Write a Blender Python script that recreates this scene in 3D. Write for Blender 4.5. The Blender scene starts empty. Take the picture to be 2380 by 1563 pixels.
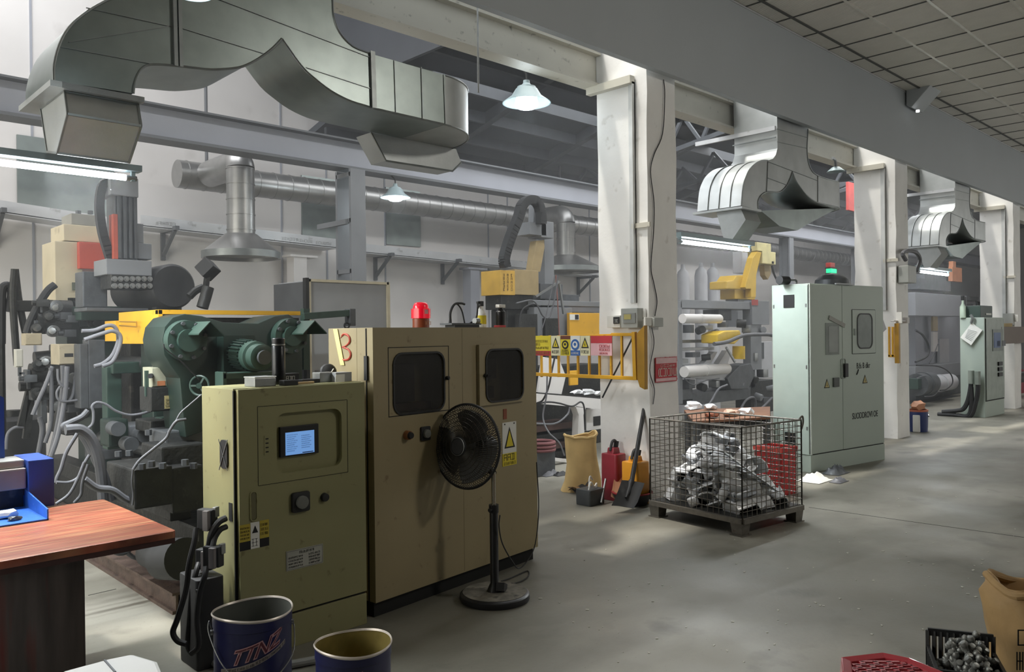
import bpy, bmesh, math, random
from mathutils import Vector, Matrix
import numpy as np
scene = bpy.context.scene
COL = scene.collection
rad = math.radians

# ------------------------------------------------------------------ camera
F_PX, CAM_H = 1865.3, 1.62
_y, _p, _r = rad(46.108), rad(-0.187), rad(-0.652)
FWD = np.array([math.cos(_y)*math.cos(_p), math.sin(_y)*math.cos(_p), math.sin(_p)])
_rt = np.array([math.sin(_y), -math.cos(_y), 0.0])
_up = np.cross(_rt, FWD)
RGT = _rt*math.cos(_r) + _up*math.sin(_r)
UPV = -_rt*math.sin(_r) + _up*math.cos(_r)
CAMP = np.array([0, 0, CAM_H])
cam_data = bpy.data.cameras.new('camera')
cam = bpy.data.objects.new('camera', cam_data)
COL.objects.link(cam)
cam_data.sensor_width = 36.0
cam_data.lens = 36.0*F_PX/2380
cam_data.clip_start = 0.05
cam_data.clip_end = 200
cam.matrix_world = Matrix(((RGT[0], UPV[0], -FWD[0], 0), (RGT[1], UPV[1], -FWD[1], 0),
                           (RGT[2], UPV[2], -FWD[2], CAM_H), (0, 0, 0, 1)))
scene.camera = cam

# ------------------------------------------------------------------ colour management, world, lights
vs = scene.view_settings
vs.view_transform = 'Standard'
vs.look = 'None'
vs.gamma = 1.0
vs.use_curve_mapping = False
vs.exposure = 0.0

world = bpy.data.worlds.new('sky')
scene.world = world
world.use_nodes = True
bg = world.node_tree.nodes['Background']
bg.inputs['Color'].default_value = (0.80, 0.88, 1.0, 1)
bg.inputs['Strength'].default_value = 0.12

def area(name, loc, target, sx, sy, power, color=(1, 1, 1), spread=180):
    l = bpy.data.lights.new(name, 'AREA')
    l.shape = 'RECTANGLE'
    l.size, l.size_y = sx, sy
    l.energy = power
    l.color = color
    l.spread = rad(spread)
    o = bpy.data.objects.new(name, l)
    COL.objects.link(o)
    o.location = loc
    o.rotation_euler = (Vector(target)-Vector(loc)).to_track_quat('-Z', 'Y').to_euler()
    return o

sun_l = bpy.data.lights.new('sun', 'SUN')
sun_l.energy = 3.2
sun_l.angle = rad(3.0)
sun_l.color = (1.0, 0.95, 0.86)
sun = bpy.data.objects.new('sun', sun_l)
COL.objects.link(sun)
sun.rotation_euler = Vector((0.26, -0.20, -1.0)).to_track_quat('-Z', 'Y').to_euler()
# daylight: open gate at camera's left, roof slot; added fill in bays and aisle
area('fill_machine_bay', (1.6, 8.9, 7.35), (2.6, 9.6, 1.0), 5.0, 2.6, 345, (0.97, 0.98, 1.0))  # added fill under the closed roof, brightens the bay wall
area('gate_daylight', (-2.6, 6.2, 2.2), (6.0, 5.6, 1.6), 5.5, 2.8, 230, (1.0, 0.97, 0.86))
area('fill_middle_bay', (9.0, 7.4, 5.0), (9.0, 7.6, 0), 5.0, 3.0, 170, (0.96, 0.98, 1.0))  # added fill to lift the middle bay, hung below solid roofing
area('fill_far_bay', (17.0, 7.4, 5.0), (17.0, 7.6, 0), 8.0, 3.0, 330, (0.96, 0.98, 1.0))  # added fill brightening the far bay, no opening above it
area('ceiling_lamp_aisle', (6.4, -1.4, 4.85), (3.0, 3.8, 0.8), 0.5, 0.5, 60, (1.0, 0.95, 0.86))
area('fill_aisle_side', (14.0, -5.6, 2.6), (13.0, 4.5, 1.2), 12.0, 3.0, 60, (0.98, 0.97, 0.92), 95)  # added fill aimed at fascia and columns; the aisle wall has no windows
area('fill_aisle_end', (24.2, -1.5, 2.4), (8.0, 0.5, 1.5), 6.0, 3.6, 230, (1.0, 0.98, 0.94))  # added fill before the closed end wall, for fascia and ceiling
area('rooflight_strip', (11.0, 5.38, 5.62), (11.0, 5.3, 0), 26.0, 0.45, 330, (1.0, 0.99, 0.96))
cy = scene.cycles
cy.max_bounces = 7; cy.diffuse_bounces = 3; cy.glossy_bounces = 3; cy.transmission_bounces = 3; cy.volume_bounces = 0; cy.transparent_max_bounces = 8
cy.caustics_reflective = False; cy.caustics_refractive = False

# ------------------------------------------------------------------ helpers
def P(px, py, X=None, Y=None, Z=None, D=None):
    """point of the place behind a photo position, at a known plane or depth"""
    d = FWD + (px-1190)/F_PX*RGT - (py-781.5)/F_PX*UPV
    if X is not None: t = X/d[0]
    elif Y is not None: t = Y/d[1]
    elif Z is not None: t = (Z-CAM_H)/d[2]
    else: t = D
    return Vector(CAMP + t*d)

def hexc(h):
    h = h.lstrip('#')
    out = []
    for i in (0, 2, 4):
        c = int(h[i:i+2], 16)/255
        out.append(c/12.92 if c <= 0.04045 else ((c+0.055)/1.055)**2.4)
    return (*out, 1)

MATS = {}
def mat(name, color, rough=0.5, metal=0.0, var=0.12, vscale=6.0, bump=0.0, bscale=60.0, spots=0.0, spotcol='#2a2622',
        spscale=25.0, emit=None, estr=1.0, alpha=None, trans=0.0, coat=0.0, stretch=None):
    if name in MATS: return MATS[name]
    m = bpy.data.materials.new(name)
    m.use_nodes = True
    nt = m.node_tree
    b = nt.nodes['Principled BSDF']
    c = hexc(color)
    tc = nt.nodes.new('ShaderNodeTexCoord')
    src = tc.outputs['Object']
    if stretch:
        mp = nt.nodes.new('ShaderNodeMapping')
        mp.inputs['Scale'].default_value = stretch
        nt.links.new(src, mp.inputs['Vector']); src = mp.outputs['Vector']
    n = nt.nodes.new('ShaderNodeTexNoise')
    n.inputs['Scale'].default_value = vscale
    n.inputs['Detail'].default_value = 5
    nt.links.new(src, n.inputs['Vector'])
    mx = nt.nodes.new('ShaderNodeMix'); mx.data_type = 'RGBA'
    mx.inputs['A'].default_value = tuple(min(1, v*(1-var)) for v in c[:3])+(1,)
    mx.inputs['B'].default_value = tuple(min(1, v*(1+var)) for v in c[:3])+(1,)
    mr = nt.nodes.new('ShaderNodeMapRange')
    mr.inputs['From Min'].default_value = 0.32; mr.inputs['From Max'].default_value = 0.68
    nt.links.new(n.outputs['Fac'], mr.inputs['Value'])
    nt.links.new(mr.outputs['Result'], mx.inputs['Factor'])
    col = mx.outputs['Result']
    if spots > 0:
        n2 = nt.nodes.new('ShaderNodeTexNoise')
        n2.inputs['Scale'].default_value = spscale
        n2.inputs['Detail'].default_value = 3
        nt.links.new(src, n2.inputs['Vector'])
        rp = nt.nodes.new('ShaderNodeValToRGB')
        rp.color_ramp.elements[0].position = 0.66-0.16*spots
        rp.color_ramp.elements[1].position = 0.84-0.10*spots
        nt.links.new(n2.outputs['Fac'], rp.inputs['Fac'])
        mx2 = nt.nodes.new('ShaderNodeMix'); mx2.data_type = 'RGBA'
        mx2.inputs['B'].default_value = hexc(spotcol)
        nt.links.new(rp.outputs['Color'], mx2.inputs['Factor'])
        nt.links.new(col, mx2.inputs['A'])
        col = mx2.outputs['Result']
    nt.links.new(col, b.inputs['Base Color'])
    b.inputs['Roughness'].default_value = rough
    b.inputs['Metallic'].default_value = metal
    if coat: b.inputs['Coat Weight'].default_value = coat
    if trans: b.inputs['Transmission Weight'].default_value = trans
    if alpha is not None: b.inputs['Alpha'].default_value = alpha
    if emit:
        b.inputs['Emission Color'].default_value = hexc(emit)
        b.inputs['Emission Strength'].default_value = estr
    if bump > 0:
        n3 = nt.nodes.new('ShaderNodeTexNoise')
        n3.inputs['Scale'].default_value = bscale
        n3.inputs['Detail'].default_value = 4
        nt.links.new(src, n3.inputs['Vector'])
        bp = nt.nodes.new('ShaderNodeBump')
        bp.inputs['Strength'].default_value = bump
        bp.inputs['Distance'].default_value = 0.02
        nt.links.new(n3.outputs['Fac'], bp.inputs['Height'])
        nt.links.new(bp.outputs['Normal'], b.inputs['Normal'])
    MATS[name] = m
    return m

def catmull(pts, n=6):
    pts = [Vector(p) for p in pts]
    if len(pts) < 3: return pts
    q = [pts[0]*2-pts[1]] + pts + [pts[-1]*2-pts[-2]]
    out = []
    for i in range(1, len(q)-2):
        p0, p1, p2, p3 = q[i-1], q[i], q[i+1], q[i+2]
        for k in range(n):
            t = k/n
            out.append(0.5*((2*p1)+(p2-p0)*t+(2*p0-5*p1+4*p2-p3)*t*t+(3*p1-p0-3*p2+p3)*t**3))
    out.append(pts[-1])
    return out

def frame_of(d):
    d = Vector(d).normalized()
    a = Vector((0, 0, 1)) if abs(d.z) < 0.9 else Vector((1, 0, 0))
    u = d.cross(a).normalized()
    return d, u, d.cross(u).normalized()

ROOTM = {}
class MB:
    def __init__(s): s.bm = bmesh.new()
    def box(s, x0, x1, y0, y1, z0, z1, M=None):
        v = [s.bm.verts.new((x, y, z)) for x in (x0, x1) for y in (y0, y1) for z in (z0, z1)]
        for f in ((0, 1, 3, 2), (4, 6, 7, 5), (0, 4, 5, 1), (2, 3, 7, 6), (0, 2, 6, 4), (1, 5, 7, 3)):
            s.bm.faces.new([v[i] for i in f])
        if M is not None:
            for q in v: q.co = M @ q.co
        return s
    def cbox(s, c, sx, sy, sz, rz=0, rx=0, ry=0):
        M = Matrix.Translation(Vector(c)) @ Matrix.Rotation(rz, 4, 'Z') @ Matrix.Rotation(ry, 4, 'Y') @ Matrix.Rotation(rx, 4, 'X')
        return s.box(-sx/2, sx/2, -sy/2, sy/2, -sz/2, sz/2, M)
    def bar(s, a, b, w, h=None, up=(0, 0, 1)):
        """box beam from a to b, w across, h along up"""
        h = h or w
        a, b = Vector(a), Vector(b)
        d = (b-a).normalized(); up = Vector(up)
        if abs(d.dot(up)) > 0.98: up = Vector((1, 0, 0))
        sd = d.cross(up).normalized(); u = sd.cross(d).normalized()
        v = [s.bm.verts.new(p+sd*(i*w/2)+u*(j*h/2)) for p in (a, b) for i in (-1, 1) for j in (-1, 1)]
        for f in ((0, 1, 3, 2), (4, 6, 7, 5), (0, 4, 5, 1), (2, 3, 7, 6), (0, 2, 6, 4), (1, 5, 7, 3)):
            s.bm.faces.new([v[i] for i in f])
        return s
    def cyl(s, a, b, r, r2=None, seg=20, caps=True):
        r2 = r if r2 is None else r2
        a, b = Vector(a), Vector(b)
        d, u, w = frame_of(b-a)
        rings = []
        for p, q in ((a, r), (b, r2)):
            rings.append([s.bm.verts.new(p+(u*math.cos(2*math.pi*i/seg)+w*math.sin(2*math.pi*i/seg))*max(q, 1e-4)) for i in range(seg)])
        for i in range(seg):
            j = (i+1) % seg
            s.bm.faces.new((rings[0][i], rings[0][j], rings[1][j], rings[1][i]))
        if caps:
            s.bm.faces.new(rings[0][::-1]); s.bm.faces.new(rings[1])
        return s
    def tube(s, pts, r, seg=8, n=5, smooth=True, closed=False, caps=True):
        pts = [Vector(p) for p in pts]
        if smooth and len(pts) > 2:
            pts = catmull(pts, n)
        rs = r if isinstance(r, (list, tuple)) else [r]*len(pts)
        if len(rs) != len(pts): rs = [rs[int(i*(len(rs)-1)/max(1, len(pts)-1)+.5)] for i in range(len(pts))]
        rings = []
        u = None
        for i, p in enumerate(pts):
            t = pts[min(i+1, len(pts)-1)]-pts[max(i-1, 0)]
            if closed: t = pts[(i+1) % len(pts)]-pts[i-1]
            if t.length < 1e-9: t = Vector((0, 0, 1))
            t.normalize()
            if u is None: _, u, _w = frame_of(t)
            u = (u-t*u.dot(t))
            if u.length < 1e-6: _, u, _w = frame_of(t)
            u.normalize(); w = t.cross(u)
            rings.append([s.bm.verts.new(p+(u*math.cos(2*math.pi*k/seg)+w*math.sin(2*math.pi*k/seg))*rs[i]) for k in range(seg)])
        m = len(rings)
        for i in range(m if closed else m-1):
            A, B = rings[i], rings[(i+1) % m]
            for k in range(seg):
                l = (k+1) % seg
                s.bm.faces.new((A[k], A[l], B[l], B[k]))
        if caps and not closed:
            s.bm.faces.new(rings[0][::-1]); s.bm.faces.new(rings[-1])
        return s
    def prism(s, pts, ext):
        """closed outline (3d points) pushed along ext"""
        ext = Vector(ext)
        a = [s.bm.verts.new(Vector(p)) for p in pts]
        b = [s.bm.verts.new(Vector(p)+ext) for p in pts]
        s.bm.faces.new(a); s.bm.faces.new(b[::-1])
        for i in range(len(a)):
            j = (i+1) % len(a)
            s.bm.faces.new((a[i], b[i], b[j], a[j]))
        return s
    def lathe(s, prof, c=(0, 0, 0), seg=32, ax=(0, 0, 1), closed=False):
        d, u, w = frame_of(ax); c = Vector(c)
        rings = []
        for (r, z) in prof:
            if r < 1e-5: rings.append([s.bm.verts.new(c+d*z)])
            else: rings.append([s.bm.verts.new(c+d*z+(u*math.cos(2*math.pi*i/seg)+w*math.sin(2*math.pi*i/seg))*r) for i in range(seg)])
        m = len(rings)
        for q in range(m if closed else m-1):
            A, B = rings[q], rings[(q+1) % m]
            for i in range(seg):
                j = (i+1) % seg
                if len(A) == 1 and len(B) == 1: continue
                if len(A) == 1: s.bm.faces.new((A[0], B[j], B[i]))
                elif len(B) == 1: s.bm.faces.new((A[i], A[j], B[0]))
                else: s.bm.faces.new((A[i], A[j], B[j], B[i]))
        return s
    def grid(s, rows, thick=0.0, nrm=None):
        """sheet through rows of points; optional thickness along nrm"""
        V = [[s.bm.verts.new(Vector(p)) for p in r] for r in rows]
        for i in range(len(V)-1):
            for j in range(len(V[0])-1):
                s.bm.faces.new((V[i][j], V[i][j+1], V[i+1][j+1], V[i+1][j]))
        if thick:
            n = Vector(nrm)*thick
            W = [[s.bm.verts.new(v.co+n) for v in r] for r in V]
            R, Cc = len(V), len(V[0])
            for i in range(R-1):
                for j in range(Cc-1):
                    s.bm.faces.new((W[i][j], W[i+1][j], W[i+1][j+1], W[i][j+1]))
            edge = [(i, 0) for i in range(R)]+[(R-1, j) for j in range(1, Cc)]+[(i, Cc-1) for i in range(R-2, -1, -1)]+[(0, j) for j in range(Cc-2, 0, -1)]
            for k in range(len(edge)):
                a, b = edge[k], edge[(k+1) % len(edge)]
                s.bm.faces.new((V[a[0]][a[1]], V[b[0]][b[1]], W[b[0]][b[1]], W[a[0]][a[1]]))
        return s
    def hexa(s, bot, top):
        v = [s.bm.verts.new(Vector(p)) for p in list(bot)+list(top)]
        n = len(bot)
        s.bm.faces.new(v[:n][::-1]); s.bm.faces.new(v[n:])
        for i in range(n):
            j = (i+1) % n
            s.bm.faces.new((v[i], v[j], v[n+j], v[n+i]))
        return s
    def rbox(s, x0, x1, y0, y1, z0, z1, r, axis='z', seg=5, M=None):
        """box with four edges rounded along one axis"""
        dims = {'x': ((y0, y1), (z0, z1), (x0, x1)), 'y': ((x0, x1), (z0, z1), (y0, y1)), 'z': ((x0, x1), (y0, y1), (z0, z1))}[axis]
        (a0, a1), (b0, b1), (c0, c1) = dims
        poly = rrect(a0, a1, b0, b1, r, seg)
        put = {'x': lambda a, b, c: (c, a, b), 'y': lambda a, b, c: (a, c, b), 'z': lambda a, b, c: (a, b, c)}[axis]
        pts = [Vector(put(a, b, c0)) for a, b in poly]
        e = Vector(put(0, 0, c1-c0))
        if M is not None:
            e = M.to_3x3() @ e; pts = [M @ p for p in pts]
        return s.prism(pts, e)
    def build(s, name, m, parent=None, smooth=30, bevel=0.0, local=False, bseg=2):
        bm = s.bm
        bmesh.ops.remove_doubles(bm, verts=bm.verts, dist=1e-5)
        if parent is not None and not local:
            inv = ROOTM.get(parent.name)
            if inv is not None:
                for v in bm.verts: v.co = inv @ v.co
        bmesh.ops.recalc_face_normals(bm, faces=bm.faces)
        if bevel:
            es = [e for e in bm.edges if len(e.link_faces) == 2 and e.calc_face_angle(0) > 0.6]
            try: bmesh.ops.bevel(bm, geom=es, offset=bevel, segments=bseg, affect='EDGES', profile=0.6, clamp_overlap=True)
            except Exception: pass
        me = bpy.data.meshes.new(name)
        bm.to_mesh(me); bm.free()
        if smooth:
            for p in me.polygons: p.use_smooth = True
            me.set_sharp_from_angle(angle=rad(smooth))
        o = bpy.data.objects.new(name, me)
        COL.objects.link(o)
        me.materials.append(m)
        if parent is not None:
            o.parent = parent
            if parent.name in ROOTM: ROOTM[o.name] = ROOTM[parent.name]
        return o

def rrect(a0, a1, b0, b1, r, seg=5):
    out = []
    for cx, cy, t0 in ((a1-r, b1-r, 0), (a0+r, b1-r, 90), (a0+r, b0+r, 180), (a1-r, b0+r, 270)):
        for k in range(seg+1):
            t = rad(t0+90*k/seg)
            out.append((cx+r*math.cos(t), cy+r*math.sin(t)))
    return out

def ring_rect(mb, a0, a1, b0, b1, w, r, put, depth, seg=5):
    """rounded rectangular frame: outer outline grown by w, pushed by depth"""
    inn = rrect(a0, a1, b0, b1, max(r, 1e-3), seg)
    out = rrect(a0-w, a1+w, b0-w, b1+w, max(r+w, 1e-3), seg)
    n = len(inn)
    V = [[mb.bm.verts.new(Vector(put(a, b, c))) for a, b in poly] for c in (0, depth) for poly in (inn, out)]
    for i in range(n):
        j = (i+1) % n
        mb.bm.faces.new((V[0][i], V[0][j], V[1][j], V[1][i]))
        mb.bm.faces.new((V[2][i], V[3][i], V[3][j], V[2][j]))
        mb.bm.faces.new((V[0][i], V[2][i], V[2][j], V[0][j]))
        mb.bm.faces.new((V[1][i], V[1][j], V[3][j], V[3][i]))
    return mb

def tag(o, label, cat, group=None, kind=None):
    o['label'] = label; o['category'] = cat
    if group: o['group'] = group
    if kind: o['kind'] = kind
    return o
def thing(name, label, cat, loc=(0, 0, 0), rz=0, group=None):
    o = bpy.data.objects.new(name, None)
    o.empty_display_size = 0.1
    COL.objects.link(o)
    o.location = loc
    o.rotation_euler = (0, 0, rz)
    ROOTM[o.name] = (Matrix.Translation(Vector(loc)) @ Matrix.Rotation(rz, 4, 'Z')).inverted()
    return tag(o, label, cat, group)
def struct(o, label=None, cat=None):
    o['kind'] = 'structure'
    if label: o['label'] = label
    if cat: o['category'] = cat
    return o
def dup(o, loc, rz=None, label=None):
    r = o.copy(); COL.objects.link(r); r.location = loc
    if rz is not None: r.rotation_euler = (0, 0, rz)
    if label: r['label'] = label
    def rec(src, dst):
        for ch in list(src.children):
            c = ch.copy(); COL.objects.link(c); c.parent = dst
            rec(ch, c)
    rec(o, r)
    return r
def text(body, name, m, parent, loc, size, rot=(rad(90), 0, 0), depth=0.0006, align='CENTER', sx=1.0):
    """lettering as a mesh, in the parent's own space"""
    cu = bpy.data.curves.new(name, 'FONT')
    cu.body = body; cu.size = size; cu.extrude = depth
    cu.align_x = align; cu.align_y = 'CENTER'
    t = bpy.data.objects.new(name, cu)
    COL.objects.link(t)
    dg = bpy.context.evaluated_depsgraph_get()
    me = bpy.data.meshes.new_from_object(t.evaluated_get(dg))
    bpy.data.objects.remove(t); bpy.data.curves.remove(cu)
    o = bpy.data.objects.new(name, me)
    COL.objects.link(o)
    me.materials.clear(); me.materials.append(m)
    M = Matrix.Translation(Vector(loc)) @ (rot if isinstance(rot, Matrix) else __import__('mathutils').Euler(rot).to_matrix().to_4x4()) @ Matrix.Diagonal((sx, 1, 1, 1))
    me.transform(M)
    o.parent = parent
    if parent.name in ROOTM: ROOTM[o.name] = ROOTM[parent.name]
    return o
def glyphs(mb, put, a0, b0, w, h, n, seed=1, t=0.0008):
    """a row of n small stroke-built characters, each in its own cell"""
    rn = random.Random(seed)
    cw = w/n; gw = cw*0.7; st = max(min(gw, h)*0.16, 0.0004)
    for i in range(n):
        x = a0+i*cw
        segs = [(0, 0, gw, 0), (0, h, gw, h), (0, h/2, gw, h/2), (0, 0, 0, h), (gw, 0, gw, h), (gw/2, 0, gw/2, h)]
        for q in rn.sample(segs, 4):
            xa, ya, xb, yb = q
            aa, ab = x+min(xa, xb)-st/2, x+max(xa, xb)+st/2
            ba, bb = b0+min(ya, yb)-st/2, b0+max(ya, yb)+st/2
            pts = [put(aa, ba, 0), put(ab, ba, 0), put(ab, bb, 0), put(aa, bb, 0)]
            e = Vector(put(0, 0, t))-Vector(put(0, 0, 0))
            mb.prism(pts, e)
    return mb
# ------------------------------------------------------------------ shared materials
M_white = mat('white_wall_paint', '#d9d6d4', 0.75, var=0.05, vscale=1.6, spots=0.1, spotcol='#bdb9b6', spscale=2.2, bump=0.05, bscale=8)
M_col = mat('column_plaster', '#efeeeb', 0.7, var=0.05, vscale=3, spots=0.05, spotcol='#b9b4aa', spscale=7, bump=0.1, bscale=20)
M_fascia = mat('fascia_grey_paint', '#aeb4b8', 0.6, var=0.03, vscale=0.8)
M_beam = mat('cream_steel_paint', '#c9c5b8', 0.5, var=0.05, vscale=2, spots=0.12, spotcol='#6b665c', spscale=14)
M_crane = mat('crane_grey_paint', '#9c9fa8', 0.55, var=0.06, vscale=1.5)
M_crdark = mat('crane_flange_dark', '#5f6266', 0.5, var=0.08, vscale=2)
M_latt = mat('lattice_grey_paint', '#7b7e82', 0.55, var=0.08, vscale=3)
M_galv = mat('galvanised_sheet', '#8c9593', 0.34, 0.85, var=0.10, vscale=5, bump=0.02, bscale=14)
M_galvl = mat('bright_galvanised_sheet', '#b4b8b8', 0.40, 0.75, var=0.07, vscale=6, bump=0.04, bscale=60)
M_seam = mat('duct_flange_steel', '#8b9090', 0.4, 0.8, var=0.1, vscale=10)
M_spiral = mat('spiral_duct_steel', '#a3a3a2', 0.36, 0.8, var=0.08, vscale=8)
M_steel = mat('plain_steel', '#8d8f8f', 0.4, 0.75, var=0.1, vscale=12)
M_rail = mat('aluminium_tray', '#c6c8cb', 0.45, 0.35, var=0.08, vscale=3, spots=0.1, spotcol='#7a7a78', spscale=10)
M_black = mat('black_plastic', '#17181a', 0.45, var=0.15, vscale=10)
M_rubber = mat('black_rubber', '#232426', 0.6, var=0.15, vscale=10)
M_hose = mat('grey_hose', '#55565a', 0.55, var=0.15, vscale=10)
M_lamp = mat('lamp_shade_enamel', '#93a5aa', 0.4, var=0.05)
M_glow = mat('lamp_glow', '#ffffff', 0.4, emit='#eaf8ff', estr=6)
M_tube = mat('tube_glow', '#ffffff', 0.4, emit='#f4faff', estr=16)
M_red = mat('red_paint', '#b0262a', 0.45, var=0.1)
M_dgreen = mat('machine_green', '#1b2c26', 0.45, var=0.18, vscale=5, spots=0.25, spotcol='#1a211f', spscale=9)
M_dgreen2 = mat('machine_green_light', '#2e433b', 0.45, var=0.12, vscale=5, spots=0.12, spotcol='#26302c', spscale=12)
M_dirty = mat('oily_black_iron', '#2b2c2b', 0.5, 0.3, var=0.3, vscale=8, bump=0.25, bscale=30, spots=0.2, spotcol='#55524c', spscale=12)
M_iron = mat('grey_cast_iron', '#55585b', 0.5, 0.4, var=0.2, vscale=8, bump=0.1, bscale=30)
M_yellow = mat('guard_yellow', '#d9a322', 0.5, var=0.08, vscale=4, spots=0.12, spotcol='#7a5b1c', spscale=12)
M_cream = mat('cabinet_cream_paint', '#9a8d6c', 0.5, var=0.06, vscale=2.2, spots=0.1, spotcol='#6d5b3f', spscale=16)
M_green_cab = mat('cabinet_green_cream_paint', '#918e66', 0.5, var=0.06, vscale=2.2, spots=0.12, spotcol='#5d5433', spscale=16)
M_gap = mat('dark_gap', '#0e0f0e', 0.8)
M_glass = mat('dark_glass', '#2e2c2a', 0.12, var=0.15, vscale=2)
M_gasket = mat('window_gasket', '#1b1c1d', 0.55)
M_paper = mat('white_paper', '#e4e4df', 0.7, var=0.04)
M_ink = mat('black_ink', '#17171a', 0.7)
M_signy = mat('sign_yellow', '#dcc92f', 0.6, var=0.05)
M_signr = mat('sign_red', '#b8323c', 0.6, var=0.05)
M_signb = mat('sign_blue', '#2f62a8', 0.6, var=0.05)
M_grey_cab = mat('cabinet_grey_green_paint', '#a9b5ab', 0.45, var=0.03, vscale=2)
M_tank = mat('pale_grey_tank_paint', '#b3b4b8', 0.45, var=0.05)

# ------------------------------------------------------------------ floor
def floor_mat():
    m = bpy.data.materials.new('concrete_floor'); m.use_nodes = True
    nt = m.node_tree; b = nt.nodes['Principled BSDF']; L = nt.links
    tc = nt.nodes.new('ShaderNodeTexCoord')
    def noise(sc, det, loc=(0, 0, 0), stretch=(1, 1, 1)):
        mp = nt.nodes.new('ShaderNodeMapping'); mp.inputs['Scale'].default_value = stretch; mp.inputs['Location'].default_value = loc
        n = nt.nodes.new('ShaderNodeTexNoise'); n.inputs['Scale'].default_value = sc; n.inputs['Detail'].default_value = det
        L.new(tc.outputs['Object'], mp.inputs['Vector']); L.new(mp.outputs['Vector'], n.inputs['Vector']); return n.outputs['Fac']
    def ramp(fac, a, b_, ca, cb):
        r = nt.nodes.new('ShaderNodeValToRGB')
        r.color_ramp.elements[0].position = a; r.color_ramp.elements[0].color = ca
        r.color_ramp.elements[1].position = b_; r.color_ramp.elements[1].color = cb
        L.new(fac, r.inputs['Fac']); return r.outputs['Color']
    def mix(fac, A, B, mode='MIX'):
        x = nt.nodes.new('ShaderNodeMix'); x.data_type = 'RGBA'; x.blend_type = mode
        if isinstance(fac, float): x.inputs['Factor'].default_value = fac
        else: L.new(fac, x.inputs['Factor'])
        for k, v in (('A', A), ('B', B)):
            if isinstance(v, tuple): x.inputs[k].default_value = v
            else: L.new(v, x.inputs[k])
        return x.outputs['Result']
    base = ramp(noise(0.8, 6), 0.3, 0.7, hexc('#6b695f'), hexc('#838076'))
    worn = ramp(noise(0.35, 7, (3, 1, 0), (1, 1.6, 1)), 0.5, 0.62, (0, 0, 0, 1), (1, 1, 1, 1))
    c = mix(worn, base, hexc('#9a978c'))
    dark = ramp(noise(2.2, 8, (7, 2, 0)), 0.58, 0.72, (0, 0, 0, 1), (0.5, 0.5, 0.5, 1))
    c = mix(dark, c, hexc('#4b4940'))
    grit = ramp(noise(60, 3), 0.68, 0.72, (0, 0, 0, 1), (0.35, 0.35, 0.35, 1))
    c = mix(grit, c, hexc('#4d4d48'))
    L.new(c, b.inputs['Base Color'])
    rr = ramp(noise(1.4, 5, (1, 9, 0)), 0.3, 0.7, (0.38, 0.38, 0.38, 1), (0.62, 0.62, 0.62, 1))
    L.new(rr, b.inputs['Roughness'])
    bp = nt.nodes.new('ShaderNodeBump'); bp.inputs['Strength'].default_value = 0.12; bp.inputs['Distance'].default_value = 0.01
    L.new(noise(35, 5), bp.inputs['Height']); L.new(bp.outputs['Normal'], b.inputs['Normal'])
    return m
struct(MB().box(-3, 33, -6.2, 10.6, -0.12, 0).build('floor', floor_mat(), smooth=0), 'worn grey concrete factory floor with scuffs and crumbs', 'floor')
mb = MB()
def joint(a, b): mb.bar((*a, 0.0004), (*b, 0.0004), 0.008, 0.0016)
ja = P(1880, 1180, Z=0); jb = P(2380, 1250, Z=0)
joint((ja.x, ja.y), (jb.x, jb.y)); jc = P(205, 1385, Z=0); jd = P(270, 1370, Z=0); joint((jc.x, jc.y), (jd.x, jd.y))
struct(mb.build('trim_joint', M_gap, smooth=0), 'thin dark crack joints in the concrete floor', 'floor joint')

# ------------------------------------------------------------------ walls
YW = 10.5
wl = struct(MB().box(-3, 33, YW, YW+0.2, 0, 8).build('wall_left', M_white, smooth=0), 'long stained white wall at the far side of the machine bays', 'wall')
mb = MB()
for px in (78, 655, 760, 895, 1135, 1180, 1370):
    x = P(px, 600, Y=YW).x
    mb.box(x-0.012, x+0.012, YW-0.012, YW, 0, 5.6)
struct(mb.build('trim_seam', M_crane, wl, smooth=0))
mb = MB()
for a, b in ((40, 265), (700, 780), (895, 975)):   # sheet metal panels on the wall above the tray
    x0, x1 = P(a, 500, Y=YW).x, P(b, 500, Y=YW).x
    mb.box(x0, x1, YW-0.03, YW, 3.05, 3.95)
struct(mb.build('trim_panel', M_galv, wl, smooth=0))
struct(MB().box(32.8, 33, -6.2, 10.6, 0, 8).build('wall_far', M_white, smooth=0), 'pale end wall at the far end of the hall', 'wall')
mb = MB().box(-3, 6.0, 6.3, 10.7, 7.5, 7.6)
mb.prism([(6.0, 5.75, 5.7), (6.0, YW+.2, 4.45), (6.0, YW+.2, 4.55), (6.0, 5.75, 5.8)], (27, 0, 0))
mb.box(5.95, 6.0, 6.3, 10.7, 5.0, 7.6)
roof = struct(mb.build('ceiling_bay', mat('roof_sheet_dark', '#474b51', 0.6, var=0.08, vscale=2), smooth=0), 'dark sheet metal roof over the machine bays', 'roof')
mb = MB()
slope = Vector((0, YW-5.45, -1.3))
for i in range(9):
    y = 5.8+i*0.6; z = 5.75-(y-5.45)*0.2574-0.09
    mb.bar((6.0, y, z), (32, y, z), 0.06, 0.16)
for x in (8, 10, 12.3, 14.5, 18.4, 21, 24.5):
    mb.bar((x, 5.75, 5.62), (x, YW, 4.33), 0.12, 0.16)
for x in (11.0, 13.0, 17, 22):
    mb.bar((x, 5.6, 4.85), (x, YW, 4.15), 0.07, 0.07)
    for k in range(7):
        y = 5.7+k*0.68
        za, zb = 5.6-(y-5.45)*.257, 4.83-(y-5.6)*.143
        mb.bar((x, y, zb), (x, y+.34, za-.09), 0.05, 0.05); mb.bar((x, y+.34, za-.09), (x, y+.68, zb-.1), 0.05, 0.05)
struct(mb.build('trim_truss', mat('purlin_dark', '#34383d', 0.6), roof, smooth=0))

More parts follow.
